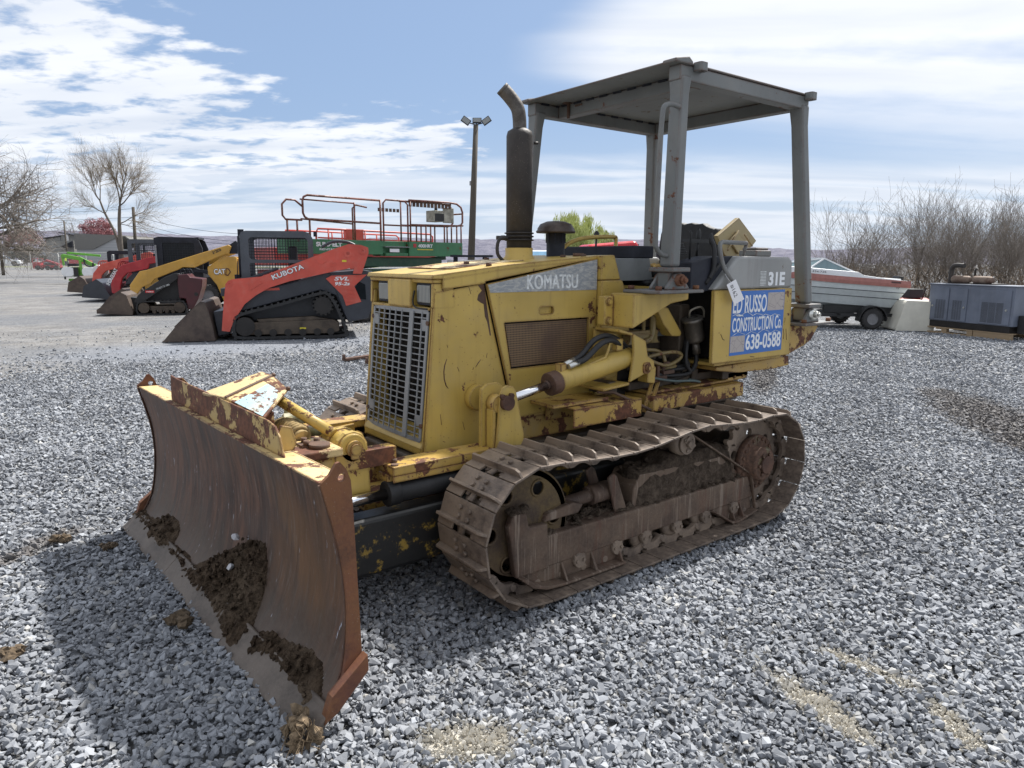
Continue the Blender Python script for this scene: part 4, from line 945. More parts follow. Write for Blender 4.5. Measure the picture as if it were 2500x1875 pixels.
# folded cover plate with the pale blue patch
A_, B_, C_, D_, E_, F_ = (2.12, .10, .895), (1.89, -.005, .95), (1.872, .115, .907), (2.035, .30, .840), (2.15, -.14, .882), (1.898, -.125, .952)
b = MB()
def slab(b, pts, th, mi=0):
    P = [Vector(p) for p in pts]; nn = (P[1]-P[0]).cross(P[2]-P[0]).normalized()
    if nn.z < 0: nn = -nn
    k = len(P); b.add([p for p in P]+[p-nn*th for p in P], [tuple(range(k)), tuple(range(2*k-1, k-1, -1))]+[(i, (i+1) % k, (i+1) % k+k, i+k) for i in range(k)], mi)
slab(b, [A_, B_, F_, E_], .012); slab(b, [A_, D_, C_, B_], .012)
b.tube([A_, B_], .007, 8, 1)
for p_ in (B_, C_): b.blob(p_, (.012, .012, .012), 1, .2, 3, 1)
b.prism([(1.93, .72), (2.06, .72), (2.06, .85), (1.93, .90)], 'y', -.10, .08)
b.prism([(1.97, .72), (2.04, .72), (2.03, .82), (1.97, .84)], 'y', .09, .22)
fc = b.build('folded_cover', [YELW, RUSTD], D, .003)
b = MB(); q = [Vector(A_).lerp(Vector(D_), .25), Vector(A_).lerp(Vector(D_), .95), Vector(D_).lerp(Vector(C_), .62).lerp(Vector(A_), .05), Vector(C_).lerp(Vector(A_), .16), Vector(B_).lerp(Vector(C_), .40).lerp(Vector(A_), .22)]
nn = (Vector(D_)-Vector(A_)).cross(Vector(B_)-Vector(A_)).normalized(); nn = nn if nn.z > 0 else -nn
slab(b, [p+nn*.0016 for p in q], .001); b.build('blue_patch', TEAL, fc)
b = MB(); b.tube([(1.915, .075, .868), (1.77, .335, .742)], .0225, 14)
b.cyl((1.76, .335, .72), (1.74, .40, .695), .03, n=12)
b.build('yellow_link_tube', YEL, D)
b = MB()
b.prism([(1.80, .50), (1.805, .70), (1.795, .735), (1.765, .76), (1.725, .765), (1.69, .75), (1.67, .71), (1.66, .50)], 'y', .395, .425)
b.prism([(1.80, .50), (1.805, .70), (1.795, .735), (1.765, .76), (1.725, .765), (1.69, .75), (1.67, .71), (1.66, .50)], 'y', .31, .335)
b.cyl((1.738, .30, .70), (1.738, .44, .70), .058, n=28); ear = b.build('lift_ear', YEL, D, .006)
b = MB(); b.cyl((1.738, .44, .70), (1.738, .458, .70), .034, n=18); b.cyl((1.738, .458, .70), (1.738, .468, .70), .022, n=16); b.prism(rrect(1.70, 1.76, .66, .70, .01), 'y', .458, .463); b.build('pin', YELR, ear)
b = MB()
b.box(1.80, 1.98, .235, .485, .690, .722); b.box(1.80, 1.98, .235, .30, .60, .690); b.box(1.92, 1.98, .30, .485, .60, .690); b.box(1.80, 1.98, .235, .485, .568, .600)
yk = b.build('tilt_yoke', YELW, D, .006)
b = MB(); b.cyl((1.87, .42, .722), (1.87, .42, .738), .04, n=20); b.box(1.85, 1.93, .33, .40, .722, .73)
for x, y in ((1.90, .34), (1.86, .37), (1.91, .39)): b.cyl((x, y, .73), (x, y, .748), .012, n=6, sm=False)
b.build('pin_cap', RUSTD, yk)
b = MB(); b.cyl((1.86, .405, .60), (1.86, .405, .69), .055, n=24); b.cyl((1.86, .405, .595), (1.86, .405, .56), .05, n=24); b.box(1.55, 1.86, .37, .44, .61, .68); b.build('rod_eye', YELR, yk)
b = MB(); b.tube(spline([(1.905, .02, .70), (1.90, .10, .735), (1.885, .20, .742), (1.88, .27, .725)], 5), [.03]*5+[.038]*6+[.036]*5, 14)
hx = []
ax0, ax1 = Vector((1.905, .02, .715)), Vector((1.88, .27, .735))
for i in range(15*12):
    a = i/12*2*math.pi; t = i/(15*12); c = ax0.lerp(ax1, t)+Vector((0, 0, .018*math.sin(math.pi*t))); rr = .040*(.85+.2*math.sin(math.pi*t))
    hx.append(c+Vector((rr*math.cos(a), 0, rr*math.sin(a))))
b.tube(hx, .0085, 6)
b.build('rope_wrap', plain('muddy_rope', (.25, .18, .08), .9, var=.5, sc_=30), D)
b = MB(); b.lathe([(.06, 0), (.05, .4), (.042, .8), (.03, 1.), (.0, 1.)], (1.72, -.16, .48), (0.03, -.02, .21), 20); b.cyl((1.70, -.16, .40), (1.72, -.16, .50), .07, n=20); b.build('pivot_boss', YELR, D)
b = MB(); b.blob((1.74, -.22, .70), (.06, .045, .03), 2, .4, 4); b.cyl((1.75, -.26, .70), (1.75, -.26, .745), .012, n=6); b.blob((1.80, -.28, .66), (.05, .04, .03), 2, .3, 4, 1); b.cyl((1.68, -.1, .64), (1.68, -.1, .68), .03, n=12)
b.build('hose_manifold', [paint('grimy_olive', (.25, .23, .11), rust=.5, edge=.5), BLK], D)
b = MB()
for k in range(4): b.tube(spline([(1.20, -.1+k*.09, .50), (1.40, -.12+k*.08, .45+.02*k), (1.60, -.14+k*.05, .55), (1.74, -.22+k*.02, .67)], 5), .013, 7)
b.build('hydraulic_hose', BLK, D)

# lot tag on the step handle, its own thing
tg = MB(); tg.add([(0, 0, 0), (.0, .001, 0)], [])
tg = MB()
P0, P1, P2, P3 = Vector((-.275, .690, 1.315)), Vector((-.352, .690, 1.342)), Vector((-.450, .682, 1.235)), Vector((-.362, .682, 1.207))
nn = (P1-P0).cross(P3-P0).normalized(); nn = nn if nn.y > 0 else -nn
tg.add([P0, P1, P2, P3]+[p-nn*.001 for p in (P0, P1, P2, P3)], [(0, 1, 2, 3), (7, 6, 5, 4), (0, 4, 5, 1), (1, 5, 6, 2), (2, 6, 7, 3), (3, 7, 4, 0)])
tgo = tag(tg.build('lot_tag', CARD), 'white card tag reading #162 hanging from the step handle beside the blue sign', 'tag')
ld = (P3-P0).normalized(); lu = ld.cross(nn) * -1
lu = lu if lu.dot(P1-P0) > 0 else -lu
if ld.cross(lu).dot(nn) < 0: pass
text('lettering', '#162', P0+ld*.025+lu*.018+nn*.0006, ld, lu, .085, .030, INK, tgo, -.01, .0006, shear=.25) if ld.cross(lu).dot(nn) > 0 else text('lettering', '#162', P0+ld*.025+lu*.045+nn*.0006, ld, -lu, .085, .030, INK, tgo, -.01, .0006, shear=.25)
b = MB(); b.tube([P0.lerp(P1, .5)+(P3-P0)*.08+nn*.001, (-.30, .672, 1.352), (-.318, .645, 1.37)], .0012, 4); b.build('string', CARD, tgo)

# ================================================================== ground
def sstep(x, a, c): t = np.clip((x-a)/(c-a), 0, 1); return t*t*(3-2*t)
PATCH = [(.81, 1.93, .21, .055, 77), (.46, 1.90, .17, .035, 97), (.56, 2.24, .13, .04, 56), (1.83, 1.36, .15, .09, 150), (2.99, -.3, .06, .2, 0)]
DPATCH = [(2.66, -1.26, .18, .10, 30), (2.90, -1.05, .3, .08, 28), (-4.75, .45, 1.25, .45, 32), (-5.5, -.2, .5, .25, 30), (-3.9, 1.1, .5, .3, 30), (-5.2, -2.2, 1.6, .18, 32)]
def groundf(t):
    p = t.n('TexCoord', 3); xy = t.n('SeparateXYZ', 0, Vector=p); yy = t.n('SeparateXYZ', 1, Vector=p)
    big = t.noise(p, .22, 4, .6); mid = t.noise(p, 1.3, 6, .65, .3); fine = t.noise(p, 14, 6, .7); f2 = t.noise(p, 55, 4, .7)
    v1 = t.vor(p, 30, out='Color'); vd = t.vor(p, 30); tone = t.n('SeparateColor', 0, Color=v1)
    v2 = t.n('SeparateColor', 0, Color=t.vor(p, 62, out='Color')); vd2 = t.vor(p, 62)
    tn = t.m('MULTIPLY_ADD', tone, .6, t.m('MULTIPLY', v2, .4))
    c = t.mix(t.step(tn, .2, .8), (.10, .106, .118), (.40, .415, .44))
    c = t.mix(t.step(vd, .30, .62), c, (.085, .085, .085))
    gapc = (.055, .058, .062)
    # distance where gravel ends
    jit = t.m('MULTIPLY', t.m('SUBTRACT', mid, .5), 3.2)
    yb = t.m('MULTIPLY_ADD', t.m('MAXIMUM', t.m('SUBTRACT', -3.0, xy), 0.), -2.2, -6.4)
    comp = t.step(t.m('ADD', t.m('SUBTRACT', yy, yb), jit), -2.6, 1.2, 1, 0)
    cc = t.mix(t.step(mid, .3, .7), (.115, .105, .093), (.27, .25, .222))
    cc = t.mix(t.step(big, .42, .62), cc, (.125, .127, .13))
    tracks = t.noise(t.n('Mapping', Vector=p, Rotation=(0, 0, R(24)), Scale=(.12, 1.6, 1)), 1.1, 5, .65, .3)
    cc = t.mix(t.m('MULTIPLY', t.step(tracks, .5, .7), .55), cc, (.30, .265, .215)); cc = t.mix(t.m('MULTIPLY', t.step(tracks, .44, .30), .5), cc, (.12, .118, .118))
    cc = t.mix(t.m('MULTIPLY', t.step(f2, .52, .72), .6), cc, (.36, .35, .34)); cc = t.mix(t.m('MULTIPLY', t.step(fine, .35, .25, 0, 1), .5), cc, (.09, .088, .085))
    # grey chippings strewn round the loaders
    ln = t.noise(t.n('Mapping', Vector=p, Rotation=(0, 0, R(20)), Scale=(.35, 3.2, 1)), 1.6, 7, .72, .6); cc = t.mix(t.m('MULTIPLY', t.step(ln, .50, .66), .55), cc, (.10, .094, .088)); sp_ = t.n('SeparateColor', 0, Color=t.vor(p, 48, out='Color')); cc = t.mix(t.m('MULTIPLY', t.step(sp_, .55, .95), .5), cc, (.36, .35, .335)); cc = t.mix(t.m('MULTIPLY', t.step(sp_, .35, .05), .5), cc, (.075, .072, .07))
    d1 = t.n('VectorMath', 1, dict(operation='DISTANCE'), i0=t.sc(p, (.5, 1, 1)), i1=(-.6, -9.3, 0))
    cc = t.mix(t.m('MULTIPLY', t.step(t.m('ADD', d1, t.m('MULTIPLY', mid, 1.5)), 1.4, 3.0, 1, 0), .8), cc, t.mix(t.step(v2, .2, .8), (.12, .13, .145), (.30, .31, .33)))
    c = t.mix(comp, c, t.mix(1., cc, (.84, .87, .925), 'MULTIPLY'))
    def ell(px, py, rx, ry, deg):
        m_ = t.n('Mapping', _props=dict(vector_type='TEXTURE'), Vector=p, Location=(px, py, 0), Rotation=(0, 0, R(deg)), Scale=(rx, ry, 1))
        return t.step(t.m('ADD', t.vm('LENGTH', m_, out='Value'), t.m('MULTIPLY', t.m('SUBTRACT', fine, .5), 1.4)), .5, 1.15, 1, 0)
    s1 = None
    for e in PATCH: k = ell(*e); s1 = k if s1 is None else t.m('MAXIMUM', s1, k)
    s2 = None
    for e in DPATCH: k = ell(*e); s2 = k if s2 is None else t.m('MAXIMUM', s2, k)
    c = t.mix(t.m('MULTIPLY', s1, .95), c, t.mix(t.step(fine, .35, .65), (.40, .365, .30), (.54, .505, .43)))
    c = t.mix(t.m('MULTIPLY', s2, .5), c, (.07, .055, .04))
    hgt = t.m('ADD', t.m('MULTIPLY', t.m('SUBTRACT', .6, vd), t.m('SUBTRACT', 1., comp)), t.m('MULTIPLY', t.m('ADD', f2, fine), .3))
    return bsdf(t, c, .85, 0, hgt, .9, .02, .25)
GND = mat('gravel_lot_ground', groundf)
b = MB(); N_ = 60; xs = np.linspace(-80, 60, N_); L_ = 1500
b.add([(-L_, -L_, -.016), (L_, -L_, -.016), (L_, L_, -.016), (-L_, L_, -.016)], [(0, 1, 2, 3)])
tag(b.build('ground', GND, recalc=False), kind='structure')
# loose crushed stone: every stone a real faceted piece
def stonef(t):
    a = t.nt.nodes.new('ShaderNodeAttribute'); a.attribute_name = 'tone'; f_ = a.outputs['Fac']; p = oc(t)
    n = t.noise(p, 60, 5, .7); n2 = t.noise(p, 210, 3, .6)
    c = t.mix(t.step(f_, .0, 1.), (.098, .104, .117), (.345, .36, .385))
    c = t.mix(t.step(f_, .93, .97), c, (.40, .395, .38))
    c = t.mix(t.m('MULTIPLY', t.step(n, .48, .72), .45), c, (.36, .37, .39))
    wn = t.noise(t.n('Mapping', Vector=p, Rotation=(.5, .4, .3), Scale=(60, 60, 300)), 1, 3, .6)
    c = t.mix(t.m('MULTIPLY', t.step(wn, .66, .72), .5), c, (.44, .45, .46))
    b2 = t.nt.nodes.new('ShaderNodeAttribute'); b2.attribute_name = 'dust'
    c = t.mix(b2.outputs['Fac'], c, t.mix(f_, (.40, .37, .31), (.62, .585, .51))); b3 = t.nt.nodes.new('ShaderNodeAttribute'); b3.attribute_name = 'dark'
    c = t.mix(b3.outputs['Fac'], c, (.075, .055, .038))
    return bsdf(t, c, .78, 0, n2, .25, .002, .35)
STN = mat('crushed_stone', stonef)
def hulls(k, npt):
    out = []
    for i in range(k):
        bm = bmesh.new(); q = rng.normal(size=(npt, 3)); q /= np.linalg.norm(q, axis=1)[:, None]; q *= rng.uniform(.72, 1.12, (npt, 1))
        for v_ in q: bm.verts.new(v_)
        r_ = bmesh.ops.convex_hull(bm, input=bm.verts); bmesh.ops.delete(bm, geom=[g_ for g_ in r_['geom_interior'] if isinstance(g_, bmesh.types.BMVert)], context='VERTS')
        bmesh.ops.triangulate(bm, faces=bm.faces); bm.verts.index_update()
        out.append((np.array([v_.co[:] for v_ in bm.verts], np.float32), np.array([[v_.index for v_ in f_.verts] for f_ in bm.faces if len(f_.verts) == 3], np.int32))); bm.free()
    return out
def ellm(x, y, e):
    px, py, rx, ry, dg = e; c, s = math.cos(R(dg)), math.sin(R(dg)); u_ = ((x-px)*c+(y-py)*s)/rx; v_ = (-(x-px)*s+(y-py)*c)/ry
    return 1-sstep(np.sqrt(u_*u_+v_*v_)+.2*np.sin(x*31)*np.sin(y*27), .55, 1.25)
def lowf(x, y): return (np.sin(x*1.9+y*.7)+np.sin(y*2.3-x*1.1+1.3)+np.sin(x*4.7+1)*np.sin(y*4.1+2))/3
def stones(r0, r1, dens, size, npt, zr):
    A = .83*(r1*r1-r0*r0); n = int(A*dens)
    r = np.sqrt(rng.uniform(r0*r0, r1*r1, n)); a = YAW+rng.uniform(-.83, .83, n)
    x = CAM.x+r*np.cos(a); y = CAM.y+r*np.sin(a)
    yb = -6.4-2.2*np.maximum(-3-x, 0); keep = rng.uniform(size=n) < (1-.975*sstep(-(y-yb)+1.1*lowf(x*.6, y*.6), -.9, 3.4))
    sand = np.zeros(n); dk = np.zeros(n)
    for e in PATCH: sand = np.maximum(sand, ellm(x, y, e))
    for e in DPATCH: dk = np.maximum(dk, ellm(x, y, e))
    keep &= rng.uniform(size=n) > sand*.5
    x, y, sand, dk, r = x[keep], y[keep], sand[keep], dk[keep], r[keep]; n = len(x)
    sc_ = size*np.exp(rng.normal(0, .42, n)); sc_ = np.clip(sc_, size*.42, size*1.9); sc_[rng.uniform(size=n) < sand*.8] *= .45
    S = np.stack([sc_*rng.uniform(.8, 1.3, n), sc_*rng.uniform(.65, 1.0, n), sc_*rng.uniform(.40, .75, n)], 1)*.5
    yaw = rng.uniform(0, 6.283, n); ti = rng.normal(0, .42, n); tj = rng.normal(0, .42, n)
    z = rng.uniform(-.014, zr, n)+.010*lowf(x*1.3, y*1.3)-.006*sand
    tone = np.clip(.48+.12*rng.normal(size=n)+.17*lowf(x*2+9, y*2)+.14*(rng.uniform(size=n) < .12)*rng.uniform(1, 3, n), 0, 1)
    H = hulls(14, npt); kind = rng.integers(0, 14, n); V = []; T_ = []; AT = []; off = 0
    for k, (hv, hf) in enumerate(H):
        ix = np.where(kind == k)[0]; m_ = len(ix)
        if not m_: continue
        P = hv[None]*S[ix][:, None, :]
        cx, sx = np.cos(ti[ix])[:, None], np.sin(ti[ix])[:, None]; cy, sy = np.cos(tj[ix])[:, None], np.sin(tj[ix])[:, None]; cz, sz = np.cos(yaw[ix])[:, None], np.sin(yaw[ix])[:, None]
        X_, Y_, Z_ = P[..., 0], P[..., 1], P[..., 2]
        Y_, Z_ = Y_*cx-Z_*sx, Y_*sx+Z_*cx; X_, Z_ = X_*cy+Z_*sy, -X_*sy+Z_*cy; X_, Y_ = X_*cz-Y_*sz, X_*sz+Y_*cz
        V.append(np.stack([X_+x[ix][:, None], Y_+y[ix][:, None], Z_+z[ix][:, None]], -1).reshape(-1, 3))
        T_.append((hf[None]+(off+np.arange(m_)*len(hv))[:, None, None]).reshape(-1, 3)); off += m_*len(hv)
        AT.append(np.stack([np.repeat(tone[ix], len(hv)), np.repeat(sand[ix]*.8+.25*(rng.uniform(size=m_) < .05), len(hv)), np.repeat(dk[ix]*.6, len(hv))]))
    return np.concatenate(V), np.concatenate(T_), np.concatenate(AT, 1)
def tiny(per, size):
    X0, Y0 = [], []
    for e in PATCH[:4]:
        n = int(per*e[2]*e[3]*3.2); u_, v_ = rng.normal(0, .78, (2, n)); c, s = math.cos(R(e[4])), math.sin(R(e[4])); X0.append(e[0]+u_*e[2]*c-v_*e[3]*s); Y0.append(e[1]+u_*e[2]*s+v_*e[3]*c)
    x, y = np.concatenate(X0), np.concatenate(Y0); n = len(x); S = (size*np.exp(rng.normal(0, .45, (n, 1))))*rng.uniform(.5, 1, (n, 3)); H = hulls(1, 8)[0]
    V = (H[0][None]*S[:, None, :]+np.stack([x, y, rng.uniform(-.012, .006, n)], 1)[:, None, :]).reshape(-1, 3); T_ = (H[1][None]+(np.arange(n)*len(H[0]))[:, None, None]).reshape(-1, 3)
    return V, T_, np.stack([np.repeat(rng.uniform(.4, 1, n), len(H[0])), np.repeat(rng.uniform(.85, 1, n), len(H[0])), np.zeros(n*len(H[0]))])
def npmesh(name, V, T_, m_, attrs=None):
    me = bpy.data.meshes.new(name); me.vertices.add(len(V)); me.vertices.foreach_set('co', V.astype(np.float32).ravel())
    nt = len(T_); me.loops.add(nt*3); me.loops.foreach_set('vertex_index', T_.astype(np.int32).ravel()); me.polygons.add(nt)
    me.polygons.foreach_set('loop_start', np.arange(0, nt*3, 3, dtype=np.int32)); me.update(calc_edges=True)
    me.polygons.foreach_set('use_smooth', np.zeros(nt, bool))
    if attrs is not None:
        for k, nm in enumerate(('tone', 'dust', 'dark')):
            a = me.attributes.new(nm, 'FLOAT', 'POINT'); a.data.foreach_set('value', attrs[k].astype(np.float32))
    me.materials.append(m_); o = bpy.data.objects.new(name, me); COL.objects.link(o); return o
parts = [tiny(22000, .0068), stones(1.25, 3.6, 5800, .0255, 11, .010), stones(3.6, 6.5, 3700, .0275, 9, .012), stones(6.5, 11, 2200, .032, 8, .011), stones(11, 17, 850, .039, 7, .009)]
off = 0; VV, TT, AA = [], [], []
for V, T_, A in parts: VV.append(V); TT.append(T_+off); AA.append(A); off += len(V)
gv = npmesh('gravel', np.concatenate(VV), np.concatenate(TT), STN, np.concatenate(AA, 1)); tag(gv, kind='stuff')
del VV, TT, AA, parts
# soil clods on the gravel
for i, (x, y, r_, lb) in enumerate(((2.90, -.02, .028, 'small brown soil clod lying alone on the gravel far left'), (2.36, .10, .034, 'crumbled brown soil clod on the gravel just ahead of the blade centre'), (2.45, -.92, .022, 'small dark clod by the far corner of the blade'), (2.63, -1.15, .03, 'dark clod on the bare dirt patch left of the blade'))):
    b = MB()
    for k in range(7): b.blob((random.uniform(-1, 1)*r_, random.uniform(-1, 1)*r_, .012+random.uniform(0, .5)*r_), (r_*.8, r_*.75, r_*.6), 2, .6, 5, seed=i*9+k)
    o = b.build('soil_clod', plain('brown_clod%d' % i, (.095, .068, .042), .95, var=.5, sc_=60)); o.location = (x, y, 0); tag(o, lb, 'soil clod', 'soil clods on the gravel')
# two rusty bars lying on the ground
for (a, c, lb) in ((((-1.28, -6.37, .02)), (-2.1, -6.62, .02), 'rusty steel bar on the gravel, farther of two beside the bulldozer nose'), ((-1.40, -5.89, .02), (-2.3, -6.1, .02), 'rusty steel bar on the gravel, nearer of two beside the bulldozer nose')):
    b = MB(); b.bar((0, 0, .02), tuple(Vector(c)-Vector(a)+Vector((0, 0, .02))), .09, .035); b.bar((0, 0, .035), (0.0, .0, .09), .05, .03)
    o = b.build('steel_bar', RUSTD, None, .004); o.location = a; tag(o, lb, 'steel bar', 'steel bars on the gravel')

# ================================================================== background machines
def W(px, py, depth):
    """a point of the yard: pixel of the full photograph and distance ahead, turned once into a real place"""
    q = F+r2*(px-1250)/1727-u2*(py-937.5)/1727; return CAM+q*depth
def band(parent, name, pts, y0, y1, th, m_, lug=.0, lp=.09, k=5):
    P = [(p.x, p.z) for p in spline([(a, 0, c) for a, c in pts], k, True)]; n = len(P)
    cx = sum(p[0] for p in P)/n; cz = sum(p[1] for p in P)/n; b = MB(); vs = []
    N = []
    for i in range(n):
        dx, dz = P[(i+1) % n][0]-P[i-1][0], P[(i+1) % n][1]-P[i-1][1]; l = math.hypot(dx, dz) or 1; nx, nz = dz/l, -dx/l
        if nx*(P[i][0]-cx)+nz*(P[i][1]-cz) < 0: nx, nz = -nx, -nz
        N.append((nx, nz))
    for i in range(n):
        (x, z), (nx, nz) = P[i], N[i]; vs += [(x, y0, z), (x, y1, z), (x-nx*th, y1, z-nz*th), (x-nx*th, y0, z-nz*th)]
    fs = [(i*4+k_, i*4+(k_+1) % 4, ((i+1) % n)*4+(k_+1) % 4, ((i+1) % n)*4+k_) for i in range(n) for k_ in range(4)]
    b.add(vs, fs)
    if lug:
        acc = 0
        for i in range(n):
            j = (i+1) % n; dx, dz = P[j][0]-P[i][0], P[j][1]-P[i][1]; L = math.hypot(dx, dz); acc += L
            if acc >= lp:
                acc = 0; c = ((P[i][0]+P[j][0])/2+N[i][0]*lug*.4, (P[i][1]+P[j][1])/2+N[i][1]*lug*.4)
                b.bar((c[0], y0-.002, c[1]), (c[0], y1+.002, c[1]), lp*.5, lug, up=(N[i][0], 0, N[i][1]))
    return b.build(name, m_, parent)
def bucket(parent, poly, y0, y1, m_, teeth=6, tipi=0, liptop=None):
    b = MB(); b.prism(poly, 'y', y0, y0-.02); b.prism(poly, 'y', y1, y1+.02)
    tip = poly[tipi]; rest = poly[tipi+1:]  # tip, heel, back..., top
    for (a, c) in zip([tip]+rest[:-1], rest[:]):
        if (a, c) == (rest[-2], rest[-1]): pass
        b.prism([a, c, (c[0]+.012, c[1]+.012), (a[0]+.012, a[1]+.014)], 'y', y0-.02, y1+.02)
    o = b.build('bucket', m_, parent)
    if teeth:
        t = MB(); n = Vector((tip[0]-rest[-1][0], tip[1]-rest[-1][1])).normalized()
        for i in range(teeth):
            y = y0+(y1-y0)*(i+.5)/teeth; t.prism([(tip[0], tip[1]), (tip[0]-.14, tip[1]), (tip[0]-.14, tip[1]+.05), (tip[0]-.05, tip[1]+.03)], 'y', y-.02, y+.02)
        t.build('bucket_teeth', m_, o)
    return o
def grid(b, x0, x1, z0, z1, y, st=.05, r=.0045, ax='y'):
    n = int(abs(x1-x0)/st); m_ = int(abs(z1-z0)/st)
    for i in range(n+1):
        x = x0+(x1-x0)*i/n; b.box(x-r, x+r, y-.003, y+.003, z0, z1) if ax == 'y' else b.box(y-.003, y+.003, x-r, x+r, z0, z1)
    for i in range(m_+1):
        z = z0+(z1-z0)*i/m_; b.box(x0, x1, y-.004, y+.004, z-r, z+r) if ax == 'y' else b.box(y-.004, y+.004, x0, x1, z-r, z+r)
def cab(parent, out, holes, y0, y1, m_, glass=None, st=.05, seatm=None):
    b = MB(); b.plate(out, holes, y0, y0-.07); b.plate(out, holes, y1, y1+.07)
    xs_ = [p[0] for p in out]; zs_ = [p[1] for p in out]; X0, X1, Z1 = min(xs_), max(xs_), max(zs_)
    b.box(X0+.1, X1-.08, y0-.07, y1+.07, Z1-.07, Z1-.01); b.box(X0+.02, X0+.08, y0-.07, y1+.07, min(zs_), min(zs_)+.25)
    b.box(X1-.06, X1-.01, y0-.07, y1+.07, min(zs_), min(zs_)+.10); b.box(X0+.03, X1-.03, y0-.08, y1+.08, min(zs_)-.06, min(zs_)+.02)
    c = b.build('cab', m_, parent, .008)
    g_ = MB()
    for h in holes:
        hx = [p[0] for p in h]; hz = [p[1] for p in h]
        for y in (y0-.03, y1+.03): grid(g_, min(hx)-.01, max(hx)+.01, min(hz)-.01, max(hz)+.01, y, st)
    if st: g_.build('window_mesh', DARK, c)
    if glass:
        g_ = MB(); h = holes[0]; g_.prism(h, 'y', y1+.05, y1+.045); g_.prism(h, 'y', y0-.045, y0-.05); g_.build('window_glass', glass, c)
    s_ = MB(); mx = (X0+X1)/2; s_.box(mx-.35, mx-.2, (y0+y1)/2-.25, (y0+y1)/2+.25, min(zs_)+.05, min(zs_)+.62); s_.box(mx-.3, mx+.2, (y0+y1)/2-.25, (y0+y1)/2+.25, min(zs_)-.02, min(zs_)+.12)
    s_.build('seat', seatm or BLK, c, .03); return c
def wheel(parent, c, r, w_, name='wheel', rim=RIM):
    b = MB(); b.lathe([(r*.55, .03), (r*.86, 0), (r, .14), (r, .86), (r*.86, 1), (r*.55, 1)], (c[0], c[1]-w_/2, c[2]), (0, w_, 0), 28)
    for i in range(22):
        a = 2*math.pi*i/22; b.bar((c[0]+r*math.cos(a), c[1]-w_*.48, c[2]+r*math.sin(a)), (c[0]+r*math.cos(a+.1), c[1]+w_*.48, c[2]+r*math.sin(a+.1)), r*.12, .02, up=(math.cos(a), 0, math.sin(a)))
    o = b.build(name, TIRE, parent); b = MB()
    b.lathe([(0, .25), (r*.2, .2), (r*.25, .32), (r*.5, .28), (r*.56, .1), (r*.58, .1), (r*.58, .9), (r*.5, .7), (0, .7)], (c[0], c[1]-w_/2, c[2]), (0, w_, 0), 24); b.build('rim', rim, o); return o

# ---- orange tracked loader, nearest of the row
K = empty('tracked_loader', (-.59, -10.26, 0), R(-22.5), 'orange red tracked loader with grey cab and toothed bucket, nearest of the row', 'track loader', 'loaders parked in a row')
WK = -1.72
tp_ = [(-.30, .30), (-.42, .47), (-1.15, .66), (-1.82, .845), (-1.98, .83), (-2.10, .68), (-2.21, .42), (-2.29, .16), (-2.20, .012), (-1.3, .004), (-.42, .012), (-.30, .12)]
for y0, y1 in ((.0, -.40), (WK, WK+.40)):
    tk_ = band(K, 'rubber_track', tp_, y0, y1, .05, BLK, .028, .075, 7)
    b = MB(); b.prism([(-.48, .12), (-.50, .26), (-.62, .30), (-2.05, .34), (-2.16, .28), (-2.16, .12), (-2.0, .08), (-.6, .08)], 'y', y0-.06, y1+.08)
    b.prism([(-.75, .29), (-.70, .36), (-1.7, .40), (-2.0, .34)], 'y', y0-.10, y1+.12); b.build('track_frame', GRIM, tk_, .01)
    b = MB()
    for x in (-.72, -.98, -1.24, -1.50, -1.76, -2.0): b.cyl((x, y0-.03, .115), (x, y1+.03, .115), .065, n=16)
    b.cyl((-.50, y0-.03, .235), (-.50, y1+.03, .235), .17, n=24); b.build('track_roller', VOID, tk_)
    b = MB(); b.cyl((-1.88, y0-.05, .60), (-1.88, y1+.05, .60), .16, n=24)
    for i in range(14): a = i*math.pi/7; b.box(-1.88+.17*math.cos(a)-.02, -1.88+.17*math.cos(a)+.02, y0-.06, y1+.06, .60+.17*math.sin(a)-.02, .60+.17*math.sin(a)+.02)
    b.build('drive_sprocket', VOID, tk_)
b = MB(); b.prism([(-.30, .62), (-.40, .30), (-2.3, .30), (-2.6, .32), (-2.62, 1.15), (-2.05, 1.24), (-1.3, 1.0), (-.62, 1.05), (-.36, .95)], 'y', -.42, WK+.42)
b.prism([(-.36, .55), (-.60, .85), (-1.35, 1.02), (-2.0, 1.22), (-2.45, 1.22), (-2.25, .45), (-2.12, .78), (-1.85, .88), (-.42, .50)], 'y', -.12, -.40)
b.prism([(-2.02, 1.20), (-2.63, 1.25), (-2.80, 1.22), (-2.81, .67), (-2.70, .35), (-2.33, .28), (-2.26, .43), (-2.17, .72)], 'y', -.10, WK+.10)
b.build('loader_body', NAVY, K, .015)
b = MB(); b.box(-2.815, -2.79, -.2, -.34, 1.0, 1.2); b.build('tail_light', ORG, K)
b = MB(); b.prism([(-2.50, .72), (-2.47, .92), (-2.54, 1.04), (-2.66, .98), (-2.67, .70)], 'y', -.088, -.098); b.build('side_window', WIN, K)
arm_ = [(-.22, 1.0), (-.27, 1.06), (-.34, 1.085), (-.82, 1.13), (-2.10, 1.625), (-2.38, 1.72), (-2.60, 1.705), (-2.73, 1.66), (-2.735, 1.56), (-2.60, 1.18), (-2.44, 1.18), (-2.47, 1.30), (-2.34, 1.27), (-2.10, 1.225), (-1.32, 1.05), (-.95, .93), (-.71, .79), (-.52, .64), (-.36, .40), (-.29, .27), (-.24, .15), (-.11, .17), (-.15, .5)]
